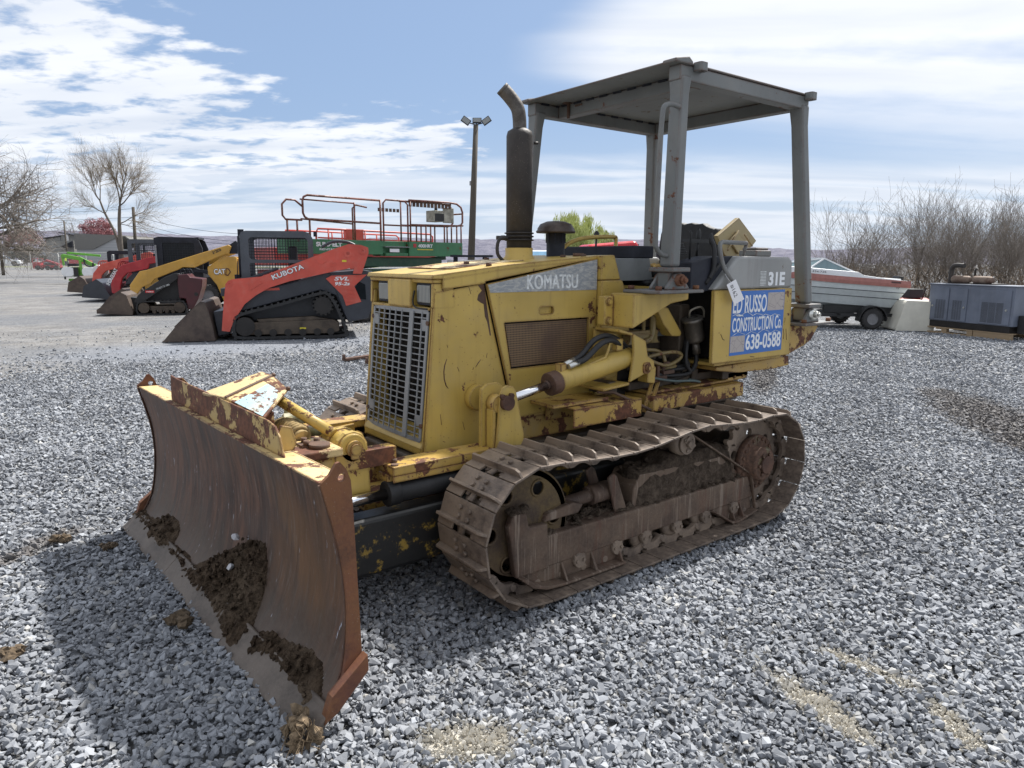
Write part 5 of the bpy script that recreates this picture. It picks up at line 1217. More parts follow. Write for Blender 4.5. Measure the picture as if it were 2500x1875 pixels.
for y0, y1 in ((.0, -.10), (WK+.10, WK)):
    b = MB(); b.plate(arm_, [circ(-2.62, 1.60, .022, 12), circ(-2.36, 1.55, .03, 12)], y0, y1); ar = b.build('lift_arm', ORG, K, .02, seg=3)
    for (x, z, r_) in ((-2.36, 1.55, .075), (-2.62, 1.60, .06), (-2.08, 1.36, .045), (-.29, 1.0, .045)):
        b = MB(); s_ = 1 if y0 > -.5 else -1; b.lathe([(r_*.45, 0), (r_, 0), (r_, 1), (r_*.45, 1), (r_*.45, 0)], (x, y0 if s_ > 0 else y1, z), (0, .012*s_, 0), 20); b.build('pivot_boss', ORG, ar)
b = MB(); b.prism([(-1.88, 1.34), (-1.80, 1.38), (-1.85, 1.50), (-1.95, 1.52), (-2.0, 1.42)], 'y', .0, .008); b.prism([(-.62, .88), (-.70, .93), (-.85, 1.02), (-.78, 1.06), (-.62, 1.02)], 'y', .0, .008); b.build('arm_gusset', ORG, K, .003)
b = MB(); b.box(-.30, -.12, -.1, WK+.1, .78, .92); b.prism([(-.36, .96), (-.30, 1.0), (-1.1, 1.30), (-1.12, 1.26)], 'y', -.12, -.2); b.tube(spline([(-1.9, -.15, 1.66), (-2.1, -.15, 1.76), (-2.35, -.15, 1.76), (-2.5, -.15, 1.70)], 5), .03, 8); b.cyl((-.40, -.2, .46), (-.12, -.2, .22), .03, n=10); b.prism([(-.22, .10), (-.02, .06), (.04, .50), (-.12, .52)], 'y', -.2, WK+.2)
b.build('coupler', NAVY, K, .01)
b = MB(); b.prism([(-1.12, .93), (-1.13, .885), (-.65, .87), (-.66, .90)], 'y', -.11, -.118); b.build('reflector', ORG, K)
cab(K, [(-.46, 1.06), (-.47, 1.86), (-.50, 1.92), (-.58, 1.945), (-1.58, 1.95), (-1.68, 1.92), (-1.74, 1.83), (-1.74, 1.10)], [rrect(-1.65, -.62, 1.43, 1.83, .06), rrect(-1.64, -.62, 1.12, 1.37, .02)], -.30, WK+.30, CABG, None, .048)
b = MB(); b.box(-.44, -.54, -.34, -.42, 1.85, 1.97); b.box(-1.76, -1.82, -.4, -.5, 1.86, 1.95); b.tube([(-.45, -.3, 1.85), (-.45, -.3, 1.12)], .02, 6); b.tube([(-.42, -.25, 1.4), (-.40, -.25, 1.1)], .008, 5); b.box(-.35, -.45, -.3, -.45, 1.08, 1.16); b.build('work_lamp', DARK, K)
dc = [(-1.95, 1.09), (-2.05, 1.145), (-2.70, 1.165), (-2.46, .95), (-2.58, .66), (-2.30, .585), (-2.24, .78)]
b = MB(); b.prism(dc, 'y', -.094, -.0995+.012); dcal = b.build('side_decal', ORG, K)
b = MB()
for i in range(4): b.prism([(-2.27, .90-i*.075), (-2.44, .88-i*.075), (-2.47, .865-i*.075), (-2.30, .885-i*.075)], 'y', -.0865, -.080)
b.build('vent_slot', ORG, dcal, .004)
xd = Vector((-.55, 0, .19)).normalized()
xdir = (-math.cos(R(20.5)), 0, math.sin(R(20.5))); udir = (math.sin(R(20.5)), 0, math.cos(R(20.5)))
text('lettering_shadow', 'KUBOTA', (-1.03, .001, 1.062), xdir, udir, .595, .105, BLK, K, .05, .002)
text('lettering', 'KUBOTA', (-1.03, .0035, 1.07), xdir, udir, .585, .09, WHP, K, .02, .002)
text('lettering', 'SVL', (-2.10, -.084, 1.055), (-1, 0, 0), (0, 0, 1), .27, .07, WHP, dcal, .03, .002, .25)
text('lettering', '95-2s', (-2.11, -.084, .965), (-1, 0, 0), (0, 0, 1), .27, .065, WHP, dcal, .03, .002, .25)
b = MB(); b.box(-2.25, -2.33, .001, .003, 1.395, 1.43); b.box(-1.45, -1.56, -.055, -.052, .17, .20); b.build('warning_sticker', flat('yellow_sticker', (.6, .5, .03)), K)
bucket(K, [(.86, .0), (.0, .0), (.03, .25), (.085, .52), (.13, .67), (.19, .69), (.25, .64), (.65, .25)], .06, WK-.06, BRNS, 9)

# ---- small stand-on loader, black and maroon
M = empty('mini_loader', (-1.17, -17.34, 0), R(-22.5), 'small black and maroon stand-on track loader in front of the bright yellow one', 'mini loader', 'loaders parked in a row')
for y0, y1 in ((0, -.24), (-.95, -.71)):
    tk_ = band(M, 'rubber_track', [(.62, .14), (.58, .30), (.45, .35), (-.40, .36), (-.53, .33), (-.60, .20), (-.58, .05), (-.48, .0), (.50, .0), (.6, .05)], y0, y1, .03, BLK, .02, .06)
    b = MB(); b.cyl((.44, y0-.02, .175), (.44, y1+.02, .175), .14, n=20); b.cyl((-.42, y0-.02, .18), (-.42, y1+.02, .18), .145, n=20)
    for x in (.2, .05, -.1, -.25): b.cyl((x, y0-.03, .07), (x, y1+.03, .07), .05, n=12)
    b.box(.3, -.35, y0-.05, y1+.05, .10, .22); b.build('track_frame', GRIM, tk_, .01)
b = MB(); b.prism([(.62, .30), (.62, .45), (.20, .80), (-.02, .92), (-.30, 1.05), (-.42, 1.06), (-.45, .45), (-.45, .33)], 'y', -.26, -.70); b.build('engine_housing', BLK, M, .02)
b = MB(); b.prism([(-.40, 1.02), (-.66, 1.05), (-.72, .96), (-1.02, .92), (-.99, .70), (-.88, .38), (-.74, .13), (-.60, .13), (-.58, .40), (-.42, .42)], 'y', -.06, -.88); b.build('rear_housing', MRED, M, .02)
b = MB(); b.cyl((-.84, -.05, .52), (-.84, -.06, .52), .05, n=14); b.build('port', VOID, M)
for y0, y1 in ((-.02, -.10), (-.93, -.85)):
    b = MB(); b.prism([(.66, .32), (.56, .50), (.42, .62), (-.12, .97), (-.36, 1.07), (-.44, 1.07), (-.42, .92), (.28, .44), (.52, .28)], 'y', y0, y1); b.build('lift_arm', BLK, M, .012)
b = MB(); b.box(.37, .16, -.012, -.018, .565, .625); b.build('red_badge', flat('bright_red_badge', (.5, .02, .02)), M)
text('lettering', 'TORO', (.35, -.012, .578), (-1, 0, 0), (0, 0, 1), .17, .03, WHP, M, .02)
text('lettering', 'DINGO TX 1000', (.10, -.018, .64), (-.94, 0, .34), (.34, 0, .94), .34, .045, WHT2, M, .0)
b = MB(); 
for x in (-.45, -.55, -.62): b.tube(spline([(x, -.3, 1.04), (x-.03, -.3, 1.15), (x-.1, -.3, 1.16), (x-.14, -.3, 1.04)], 4), .012, 6)
b.build('control_handle', DARK, M)
bucket(M, [(1.52, .05), (.70, .0), (.68, .08), (.80, .50), (.92, .58), (1.25, .30), (1.52, .13)], .08, -1.05, BRNS, 0)
b = MB(); b.prism([(.68, .05), (.55, .1), (.6, .42), (.80, .45)], 'y', -.25, -.7); b.build('coupler', BLK, M, .01)

# ---- bright yellow wheeled loader
Cc = empty('wheel_loader', (-3.0, -20.05, 0), R(-24), 'bright yellow skid steer with black glazed cab, behind the small maroon loader', 'skid steer', 'loaders parked in a row')
for x in (-.02, 1.10):
    for y in (-.14, -1.55): wheel(Cc, (x, y, .33), .33, .26)
b = MB(); b.prism([(1.35, .25), (1.35, .62), (.2, .85), (-.60, 1.0), (-.95, .95), (-.95, .30), (-.8, .2)], 'y', -.30, -1.40); b.build('lower_body', VOID, Cc, .02)
b = MB(); b.prism([(-.92, 1.50), (-.54, 1.53), (-.06, 1.19), (-.07, .97), (-.30, .65), (-.48, .12), (-.92, .12)], 'y', -.03, -.12); b.prism([(-.92, 1.50), (-.54, 1.53), (-.06, 1.19), (-.07, .97), (-.30, .65), (-.48, .12), (-.92, .12)], 'y', -1.58, -1.67)
b.prism([(-.55, .2), (-.95, .2), (-1.05, .6), (-1.0, 1.45), (-.6, 1.48)], 'y', -.12, -1.58); b.build('rear_tower', CATY, Cc, .02)
arm2 = [(2.06, .19), (2.13, .24), (2.12, .66), (1.82, 1.07), (1.62, 1.11), (.25, 1.56), (-.71, 1.87), (-.80, 1.82), (-.72, 1.62), (-.35, 1.48), (.28, 1.18), (.62, 1.19), (.72, 1.13), (1.42, .84), (1.54, .70), (1.78, .60), (1.95, .38), (2.0, .24)]
for y0, y1 in ((.06, -.04), (-1.66, -1.76)):
    b = MB(); b.prism(arm2, 'y', y0, y1); b.build('lift_arm', CATY, Cc, .02)
b = MB(); b.prism([(-.62, 1.80), (-.92, 2.0), (-1.0, 1.9), (-.95, 1.60), (-.72, 1.60)], 'y', -.05, -.15); b.prism([(.35, 1.15), (-.25, 1.08), (-.25, 1.0), (.4, 1.05)], 'y', -.06, -.14); b.cyl((.4, -.1, 1.2), (-.05, -.1, 1.0), .035, n=10); b.build('cylinder', DARK, Cc, .01)
cab(Cc, [(1.42, .80), (1.45, 2.06), (1.30, 2.10), (.35, 2.08), (.18, 2.0), (.09, 1.75), (.12, .80)], [rrect(.32, 1.22, 1.15, 1.92, .05)], -.30, -1.40, DARK, WIN, .07)
b = MB(); b.box(1.43, 1.38, -.26, -.30, 1.16, 1.85); b.box(1.44, 1.30, -.2, -1.5, .95, 1.1); b.build('door_pillar', RIM, Cc)
text('lettering_shadow', 'CAT', (-.235, -.018, .965), (-1, 0, 0), (0, 0, 1), .345, .19, BLK, Cc, .06, .003)
text('lettering', 'CAT', (-.245, -.014, .978), (-1, 0, 0), (0, 0, 1), .325, .165, WHP, Cc, .03, .003)
b = MB(); b.prism([(-.47, .965), (-.54, .965), (-.505, 1.03)], 'y', -.010, -.012); b.build('triangle_mark', CATY, Cc)
b = MB(); b.plate([(-.56, .95), (-.64, .93), (-.73, 1.05), (-.68, 1.15), (-.60, 1.17)], [[(-.59, .975), (-.64, .96), (-.70, 1.05), (-.66, 1.13), (-.61, 1.14)]], -.018, -.014); b.build('maroon_chevron', MRED, Cc)
text('lettering', '262D3', (-.26, .063, 1.585), (-.925, 0, .38), (.38, 0, .925), .27, .08, BLK, Cc, .04)
b = MB()
for x in (.15, .75): b.prism([(x, 1.32-(x-.15)*.34), (x+.25, 1.24-(x-.15)*.34), (x+.25, 1.27-(x-.15)*.34), (x, 1.355-(x-.15)*.34)], 'y', .06, .066)
b.build('arm_slot', CATY, Cc, .003)
bucket(Cc, [(2.95, .02), (2.15, .0), (2.12, .12), (2.22, .5), (2.32, .55), (2.7, .3)], .1, -1.8, BRNS, 0)

# ---- red loader and its darker neighbours
def generic_loader(loc, ang, label, paintm, cabm, armtxt=None, buck=True, bm_=NAVY, white=False, cz=2.1):
    t = empty('tracked_loader', loc, R(ang), label, 'track loader', 'loaders parked in a row')
    for y0, y1 in ((0, -.38), (-1.7, -1.32)):
        tk_ = band(t, 'rubber_track', [(.30, .25), (.15, .48), (-1.2, .62), (-1.45, .55), (-1.6, .2), (-1.5, .02), (.15, .02)], y0, y1, .05, BLK, .03, .09)
        b = MB(); b.box(.0, -1.4, y0-.08, y1+.08, .1, .3); b.cyl((-.02, y0-.03, .25), (-.02, y1+.03, .25), .19, n=18); b.cyl((-1.3, y0-.04, .4), (-1.3, y1+.04, .4), .14, n=16); b.build('track_frame', RIM, tk_, .01)
    b = MB(); b.prism([(.2, .35), (.2, .7), (-.1, 1.0), (-1.9, 1.2), (-1.95, .4)], 'y', -.3, -1.4); b.prism([(.18, .55), (-.1, .98), (-1.0, 1.0), (-1.9, 1.2), (-1.9, .7), (-1.6, .7), (-.2, .62)], 'y', -.12, -.36)
    b.build('loader_body', bm_, t, .02)
    pa = [(.30, .22), (.56, .28), (.57, .55), (.50, .86), (.33, 1.08), (.19, 1.22), (-.66, 1.47), (-1.6, 1.72), (-1.8, 1.62), (-1.75, 1.45), (-.68, 1.26), (-.62, 1.1), (.02, .96), (.2, .78), (.28, .50)]
    for y0, y1 in ((.08, -.04), (-1.66, -1.78)):
        b = MB(); b.prism(pa, 'y', y0, y1); ar = b.build('lift_arm', paintm, t, .02)
    cab(t, [(.05, 1.0), (.05, cz-.05), (-.03, cz), (-.85, cz), (-.95, cz-.1), (-.98, 1.0)], [rrect(-.85, -.08, 1.36, cz-.14, .04)], -.3, -1.4, cabm, None, .06)
    b = MB()
    for k in range(5): b.tube(spline([(.40, -.2-.25*k, .9), (.35, -.2-.25*k, 1.28), (.15, -.2-.25*k, 1.36), (-.05, -.2-.25*k, 1.25)], 4), .018, 5)
    b.box(.35, .5, -.1, -1.6, .4, .62); b.build('front_guard', paintm, t)
    if armtxt: text('lettering', armtxt, (.30, .084, 1.07), (.50, 0, -.86), (.86, 0, .50), .62, .12, WHP, t, .02)
    if white:
        b = MB(); b.prism([(.34, .5), (.62, .55), (.66, 1.05), (.45, 1.2), (.3, 1.0)], 'y', -.3, -1.3); b.build('white_front_plate', WHP, t, .03)
    if buck: bucket(t, [(1.50, .14), (.62, .06), (.60, .12), (.85, .62), (1.0, .74), (1.42, .5)], .05, -1.85, bm_ if not white else BRNS, 0)
    return t
generic_loader((-1.63, -24.4, 0), -24, 'dark red tracked loader with lettered arm, behind the bright yellow one', REDP, CABG, 'TAKEUCHI')
generic_loader((-1.72, -29.5, 0), -24, 'white fronted loader with faded red arms between dark red loader and green lift', ORG, DARK, None, True, BRNS, True, 1.75)
generic_loader((-4.9, -41.0, 0), -24, 'far tracked loader showing a small black mesh cab behind the white fronted one', NAVY, CABG, None, False, NAVY, False, 2.3)

# ---- lime green towable lift
G = empty('boom_lift', (-2.06, -45.07, 0), R(-24), 'lime green folding boom lift with white rounded side pods', 'boom lift')
def pod(x0, x1, sgn):
    r_ = rrect(min(x0, x1), max(x0, x1), .41, .95, .22); b = MB(); b.prism(r_, 'y', .1, -.55); o = b.build('side_pod', WHP, G, .03); return o
pod(.45, -.22, 1); pod(-.62, -1.42, -1)
b = MB()
b.bar((.40, -.2, 1.60), (-.50, -.2, 1.42), .14, .20); b.bar((-.45, -.2, 1.45), (-1.55, -.2, .85), .16, .22); b.bar((-.52, -.1, 1.33), (-.56, -.1, .12), .12, .13); b.bar((.42, -.2, 1.66), (.36, -.2, 1.04), .1, .10)
b.bar((.23, -.5, 1.76), (-1.5, -.5, 1.60), .14, .12); b.bar((-.35, -.3, .95), (-.40, -.3, .15), .2, .22); b.bar((.2, -.3, .22), (-1.3, -.3, .22), .2, .14)
b.build('boom', GRN, G, .02)
b = MB(); b.tube(spline([(-.75, -.05, 1.40), (-.80, -.05, 1.10), (-1.15, -.05, .95), (-1.2, -.05, 1.2)], 5), .05, 8); b.box(-.2, -.45, .11, .12, .40, .95); b.box(.1, -.35, .05, -.5, 1.0, 1.14); b.box(.35, .28, .0, -.1, .25, .41); b.build('hose_bundle', BLK, G)
b = MB(); b.box(-.35, -.72, .2, -.2, .0, .10); b.bar((-.5, 0, .1), (-.55, 0, .5), .06, .06); b.build('foot_pad', RUSTD, G)
# ---- far red trencher and others near the fence
Rr = empty('trencher', (-4.28, -105.06, 0), R(-24), 'red trencher with open rails parked by the chain link fence', 'trencher')
b = MB(); b.box(0, -.7, 0, -1.4, .15, .95); b.box(-.1, -2.9, -.1, -1.3, .3, .62); b.bar((-1.4, -.4, 1.2), (-3.0, -.4, .62), .5, .22); b.bar((-.2, -.3, .7), (-1.6, -.3, 1.15), .2, .15); b.build('frame', REDP, Rr, .02)
b = MB()
for x in (0, -.6, -1.2): b.tube([(x, 0, .3), (x, 0, 1.45)], .03, 5)
b.tube([(0, 0, 1.42), (-1.2, 0, 1.40)], .03, 5); b.build('rail', REDP, Rr)
b = MB()
for x in (-.5, -1.6, -2.6):
    for y in (-.05, -1.35): b.lathe([(0, 0), (.28, 0), (.28, 1), (0, 1)], (x, y-.1, .28), (0, .2, 0), 16)
b.box(-1.2, -2.6, -.3, -1.1, .6, .85); b.build('wheels', TIRE, Rr)

def pickup(loc, ang, label, m_, suv=False):
    t = empty('pickup_truck' if not suv else 'parked_car', loc, R(ang), label, 'pickup truck' if not suv else 'car')
    b = MB(); h = .95
    b.prism([(-2.9, .45), (-2.9, 1.12), (-.9, 1.18), (.95, 1.18), (2.45, 1.10), (2.75, .95), (2.8, .5), (2.3, .38), (-2.5, .38)], 'y', -h, h)
    b.prism([(-.95 if not suv else -2.8, 1.17), (-.75 if not suv else -2.6, 1.88), (.25, 1.92), (1.15, 1.17)], 'y', -h+.12, h-.12); b.build('body', m_, t, .06, seg=3)
    b = MB()
    for y0, y1 in ((h-.125, h-.112), (-h+.112, -h+.125)): b.prism([(-.85 if not suv else -2.6, 1.24), (-.7 if not suv else -2.45, 1.78), (.2, 1.82), (.95, 1.24)], 'y', y0, y1)
    b.prism([(.30, 1.83), (1.08, 1.22), (1.11, 1.24), (.34, 1.86)], 'y', -h+.2, h-.2); b.build('windows', WIN, t)
    for x in (-1.85, 1.85):
        for y in (-h+.08, h-.08): wheel(t, (x, y, .40), .40, .26)
        b = MB(); b.prism([(x+.52*math.cos(R(a)), .42+.52*math.sin(R(a))) for a in range(0, 181, 20)], 'y', -h-.012, -h+.02); b.prism([(x+.52*math.cos(R(a)), .42+.52*math.sin(R(a))) for a in range(0, 181, 20)], 'y', h-.02, h+.012); b.build('wheel_arch', VOID, t)
    b = MB(); b.box(2.7, 2.79, -.85, -.6, .8, .95); b.box(2.7, 2.79, .6, .85, .8, .95); b.build('headlight', GLS, t); return t
pickup((-3.6, -160.5, 0), 160, 'white crew cab pickup parked beyond the fence at the far left edge', WHP)
pickup((-16.5, -172, .0), 165, 'dull red car roof showing over the red trencher', REDP, True)
# person in a hi-vis top beyond the fence
def person(loc, rz, label):
    me = bpy.data.meshes.new('person'); J = dict(p=(0, 0, .95), s=(0, 0, 1.22), n=(0, 0, 1.47), h=(.01, 0, 1.60), h2=(.02, 0, 1.70), ls=(0, .19, 1.42), le=(.04, .26, 1.16), lw=(.16, .20, .98), rs=(0, -.19, 1.42), re=(.04, -.26, 1.16), rw=(.18, -.2, 1.0), lh=(0, .1, .9), lk=(.03, .12, .5), la=(-.02, .13, .08), lf=(.12, .13, .03), rh=(0, -.1, .9), rk=(.03, -.12, .5), ra=(-.02, -.13, .08), rf=(.12, -.13, .03))
    ks = list(J); E_ = [('p', 's'), ('s', 'n'), ('n', 'h'), ('h', 'h2'), ('n', 'ls'), ('ls', 'le'), ('le', 'lw'), ('n', 'rs'), ('rs', 're'), ('re', 'rw'), ('p', 'lh'), ('lh', 'lk'), ('lk', 'la'), ('la', 'lf'), ('p', 'rh'), ('rh', 'rk'), ('rk', 'ra'), ('ra', 'rf')]
    me.from_pydata([J[k] for k in ks], [(ks.index(a), ks.index(c)) for a, c in E_], []); o = bpy.data.objects.new('person', me); COL.objects.link(o)
    rad = dict(p=.15, s=.16, n=.07, h=.095, h2=.08, ls=.08, le=.06, lw=.04, lh=.10, lk=.075, la=.05, lf=.045)
    o.modifiers.new('skin', 'SKIN')
    for i, k in enumerate(ks):
        r_ = rad.get(k, rad.get('l'+k[1:], .08)); me.skin_vertices[0].data[i].radius = (r_, r_)
    me.skin_vertices[0].data[0].use_root = True
    ss = o.modifiers.new('sub', 'SUBSURF'); ss.levels = 1; ss.render_levels = 1
    def f(t):
        z = t.n('SeparateXYZ', 2, Vector=oc(t)); c = t.mix(t.step(z, .93, .95), (.03, .035, .06), (.55, .72, .03)); c = t.mix(t.step(z, 1.50, 1.52), c, (.42, .25, .18)); return bsdf(t, c, .8)
    me.materials.append(mat('workwear', f)); o.location = loc; o.rotation_euler = (0, 0, rz)
    b = MB(); b.blob((.01, 0, 1.72), (.11, .10, .07), 2, .05, sm=True); b.build('hair', BLK, o)
    tag(o, label, 'person')
person((-13.2, -158, 0), R(120), 'person standing in a bright yellow green safety top beyond the fence by the white pickup')

# ---- green scissor lift
L0 = Vector((-7.56, -12.76, 0)); S = empty('scissor_lift', L0, R(8.4), 'weathered green scissor lift with rusty red rails above its lettered deck', 'scissor lift', 'scissor lifts parked behind the loader')
DW = -.42
b = MB(); b.box(.0, 1.75, 0, DW, 1.53, 1.88); b.box(2.53, 5.0, 0, DW, 1.56, 1.88); b.box(1.75, 2.53, -.10, DW, 1.53, 1.88); b.box(1.78, 2.45, -.0, -.12, 1.53, 1.60); b.build('platform', LGRN, S, .008)
b = MB(); b.box(1.76, 2.48, .04, -.12, 1.735, 1.755); b.build('entry_step', RIM, S)
b = MB(); b.box(.58, 3.3, -.15, DW+.15, 1.27, 1.50); b.box(.2, 3.6, -.1, DW+.1, .45, 1.22)
b.build('chassis', LGRN2, S, .02)
b = MB(); b.bar((.3, -.3, 1.25), (3.2, -.3, 1.5), .06, .1); b.bar((3.2, -.35, 1.25), (.3, -.35, 1.5), .06, .1); b.build('scissor_arms', LGRN2, S)
for x in (.7, 3.1):
    for y in (-.1, DW+.1): wheel(S, (x, y, .38), .38, .3)
def rail(b, pts, r_=.022, k=3): b.tube(spline(pts, k) if k else pts, r_, 7)
def rloop(b, x0, x1, z0, z1, y, r_=.11, t=.022): b.tube([(p[0], y, p[1]) for p in rrect(x0, x1, z0, z1, r_)], t, 7, closed=True)
b = MB()
for y in (-.02, DW+.02):
  if y > -.1:
    b.tube([(2.57, y, 2.80), (4.45, y, 2.80), (4.54, y, 2.76), (4.57, y, 2.68), (4.57, y, 2.42), (4.53, y, 2.34), (4.45, y, 2.30), (2.57, y, 2.28)], .024, 7); b.tube([(2.56, y, 2.82), (2.56, y, 1.87)], .024, 7)
  if y > -.1:
    b.tube([(3.24, y-.05, 2.72), (3.24, y-.05, 1.87)], .022, 7); b.tube([(4.6, y-.05, 2.71), (3.24, y-.05, 2.70)], .018, 6); b.tube([(4.6, y-.05, 2.30), (3.3, y-.05, 2.24)], .018, 6)
    for x in (4.42, 4.72, 4.95): b.tube([(x, y, 2.28), (x, y, 1.87)], .022, 6)
  if 1:
    b.tube([(1.72, y, 2.86), (.45, y, 2.88), (.18, y, 2.86), (.03, y, 2.78), (-.02, y, 2.66), (-.02, y, 2.40), (.04, y, 2.33), (.15, y, 2.31), (1.68, y, 2.28)], .026, 7)
    for x in (1.68, .18, .03, 1.05, .60, 1.2): b.tube([(x, y, 2.84 if x > 1.5 else 2.3), (x, y, 1.87)], .022, 6)
  if y > -.1:
    b.tube([(1.76, y, 1.87), (1.76, y, 2.75), (1.85, y, 2.83), (2.40, y, 2.83), (2.48, y, 2.75), (2.48, y, 1.87)], .022, 7); b.tube([(1.76, y, 2.25), (2.48, y, 2.25)], .02, 6)
    b.tube([(4.57, y, 2.55), (4.75, y, 2.68), (4.95, y, 2.68), (5.05, y, 2.58), (5.05, y, 2.35), (4.98, y, 2.27), (4.6, y, 2.27)], .022, 7)
for x in (-.02,): b.tube([(x, 0, 2.62), (x, DW, 2.62)], .022, 6); b.tube([(x, 0, 2.32), (x, DW, 2.32)], .022, 6)
b.tube([(3.05, DW-.02, 1.9), (3.05, DW-.02, 2.62), (2.95, DW-.02, 2.70), (2.65, DW-.02, 2.66)], .02, 6)
b.build('guard_rail', RAIL, S)
b = MB()
for i in range(12): b.box(.35+i*.115, .43+i*.115, -.04, -.06, 2.72, 2.82)
for i in range(6): b.box(1.80+i*.11, 1.87+i*.11, -.3, -.32, 2.58, 2.66)
b.box(1.75, .35, -.03, -.05, 2.815, 2.85); b.build('rail_panel', RUSTD, S)
b = MB(); b.box(.16, .50, -.15, -.20, 2.38, 2.76); b.box(.5, .8, -.15, -.5, 2.40, 2.68); cbx = b.build('control_box', [plain('aged_grey_box', (.30, .29, .24), .7, var=.4)], S, .01)
b = MB(); b.box(.51, .80, -.13, -.15, 2.42, 2.60); b.cyl((.72, -.2, 2.66), (.72, -.2, 2.76), .04, n=10); b.build('control_panel', BLK, cbx)
text('lettering', 'SUNBELT', (4.30, .004, 1.72), (-1, 0, 0), (0, 0, 1), .66, .10, WHT2, S, .05)
text('lettering', 'RENTALS', (4.22, .004, 1.64), (-1, 0, 0), (0, 0, 1), .45, .045, WHT2, S, .03)
text('lettering', '400HRT', (1.47, .004, 1.74), (-1, 0, 0), (0, 0, 1), .46, .085, WHT2, S, .04)
b = MB(); b.box(1.53, 1.62, .002, .005, 1.74, 1.83); b.build('red_badge', REDP, S)
b = MB(); b.box(1.0, 1.5, .002, .005, 1.68, 1.705); b.build('yellow_strip', flat('yellow_strip_mat', (.5, .4, .04)), S)
b = MB(); b.box(2.05, 2.33, .001, .004, 1.62, 1.70); b.build('paper_label', CARD, S)
# ---- red scissor lift behind it
S2 = empty('scissor_lift', L0+Vector((-1.75, -2.3, 0)), R(8.4), 'orange red scissor lift mostly hidden behind the green one and the nearest loader cab', 'scissor lift', 'scissor lifts parked behind the loader')
b = MB(); b.box(1.3, 6.3, 0, -1.6, 1.30, 1.72); b.box(1.6, 6.0, -.1, -1.5, .45, 1.18); b.build('platform', paint('orange_red_lift_paint', (.40, .05, .04), rust=.3, edge=0, dust=.3), S2, .01)
b = MB(); b.box(3.75, 4.3, .02, -.1, 1.66, 2.22); b.build('control_box', ORG, S2, .01)
b = MB()
for y in (0, -1.6):
    b.tube([(1.4, y, 1.6), (1.4, y, 2.10), (1.5, y, 2.16), (4.3, y, 2.20), (5.1, y, 2.20), (5.15, y, 2.1), (5.15, y, 1.6)], .025, 6); b.tube([(1.4, y, 1.95), (5.1, y, 1.98)], .02, 6)
    for x in (2.2, 3.1, 3.7, 4.4, 4.8): b.tube([(x, y, 1.6), (x, y, 2.18)], .022, 6)
b.build('guard_rail', ORG, S2)
b = MB(); b.bar((1.8, -.2, 1.2), (4.8, -.2, .6), .08, .14); b.bar((4.8, -.3, 1.2), (1.8, -.3, .6), .08, .14); b.build('scissor_arms', DARK, S2)
for x in (2.0, 4.7): wheel(S2, (x, -.1, .4), .4, .3); wheel(S2, (x, -1.5, .4), .4, .3)

# ---- floodlight pole
P_ = empty('light_pole', (-14.81, -23.10, 0), 0, 'tall weathered wooden pole topped by three floodlights', 'light pole')
b = MB(); top_ = Vector((.26, -.20, 7.10)) * 1; top_ = RT*.29+Vector((0, 0, 7.10)); b.tube([(0, 0, 0), top_*.5, top_], [.17, .14, .105], 12); b.build('pole', POLE, P_)
for k, (dx, tilt) in enumerate(((-.42, 1), (.05, 0), (.45, -1))):
    b = MB(); c = top_+RT*dx+Vector((0, 0, .16)); b.tube([top_, top_+RT*dx*.7+Vector((0, 0, .08))], .025, 6)
    X = Matrix.Translation(c) @ Matrix.Rotation(R(-128), 4, 'Z') @ Matrix.Rotation(R(35*tilt), 4, 'X') @ Matrix.Rotation(R(30 if tilt == 0 else 10), 4, 'Y')
    b.box(-.05, .02, -.19, .19, -.13, .13, 0, X); o = b.build('floodlight', DARK, P_, .01)
    b = MB(); b.box(-.056, -.05, -.16, .16, -.10, .10, 0, X); b.build('lens', GLS, o)
b = MB(); c = RT*.02+Vector((0, 0, 4.72)); b.box(c.x-.28, c.x-.05, c.y-.1, c.y+.1, c.z-.1, c.z+.08); b.build('junction_box', RIM, P_)

# ---- things glimpsed over the hood
q = W(1325, 640, 21); Tt = empty('service_truck', (q.x, q.y, 0), R(52), 'white truck with twin round roof lamps and a pale blue windshield, seen over the hood', 'truck')
b = MB(); b.prism([(-2.2, .4), (-2.2, 1.0), (-.4, 1.1), (.3, 1.1), (2.3, 1.0), (2.4, .4)], 'y', -.95, .95); b.prism([(-.6, 1.1), (-.5, 1.72), (.3, 1.74), (.9, 1.1)], 'y', -.82, .82); b.build('body', WHP, Tt, .06)
b = MB(); b.prism([(.36, 1.68), (.86, 1.14), (.90, 1.16), (.40, 1.70)], 'y', -.75, .75); b.prism([(-.5, 1.2), (-.4, 1.65), (.25, 1.65), (.7, 1.2)], 'y', .82, .83); b.build('windshield', plain('sky_blue_glass', (.20, .36, .50), .1, 0, .1), Tt)
for y in (.35, .62): b = MB(); b.cyl((.30, y, 1.86), (.42, y, 1.86), .11, n=16); b.cyl((.42, y, 1.86), (.43, y, 1.86), .09, n=16, mi=1); b.build('roof_lamp', [DARK, GLS], Tt)
b = MB(); b.box(.6, .75, .95, 1.2, 1.15, 1.38); b.build('mirror', BLK, Tt, .02)
for x in (-1.5, 1.6): wheel(Tt, (x, .9, .4), .4, .26); wheel(Tt, (x, -.9, .4), .4, .26)
q = W(1500, 640, 13); Tr = empty('red_tractor', (q.x, q.y, 0), R(-24), 'red compact tractor whose smooth red hood shows between the grab bar and canopy post', 'tractor')
b = MB(); b.prism([(.75, .75), (.75, 1.45), (.60, 1.72), (-.30, 1.80), (-.36, 1.70), (-.36, .75)], 'y', -.3, .3); b.build('hood', paint('glossy_red_paint', (.55, .02, .03), rust=0, edge=0, dust=.05, rough=.25, streak=0), Tr, .06, seg=3)
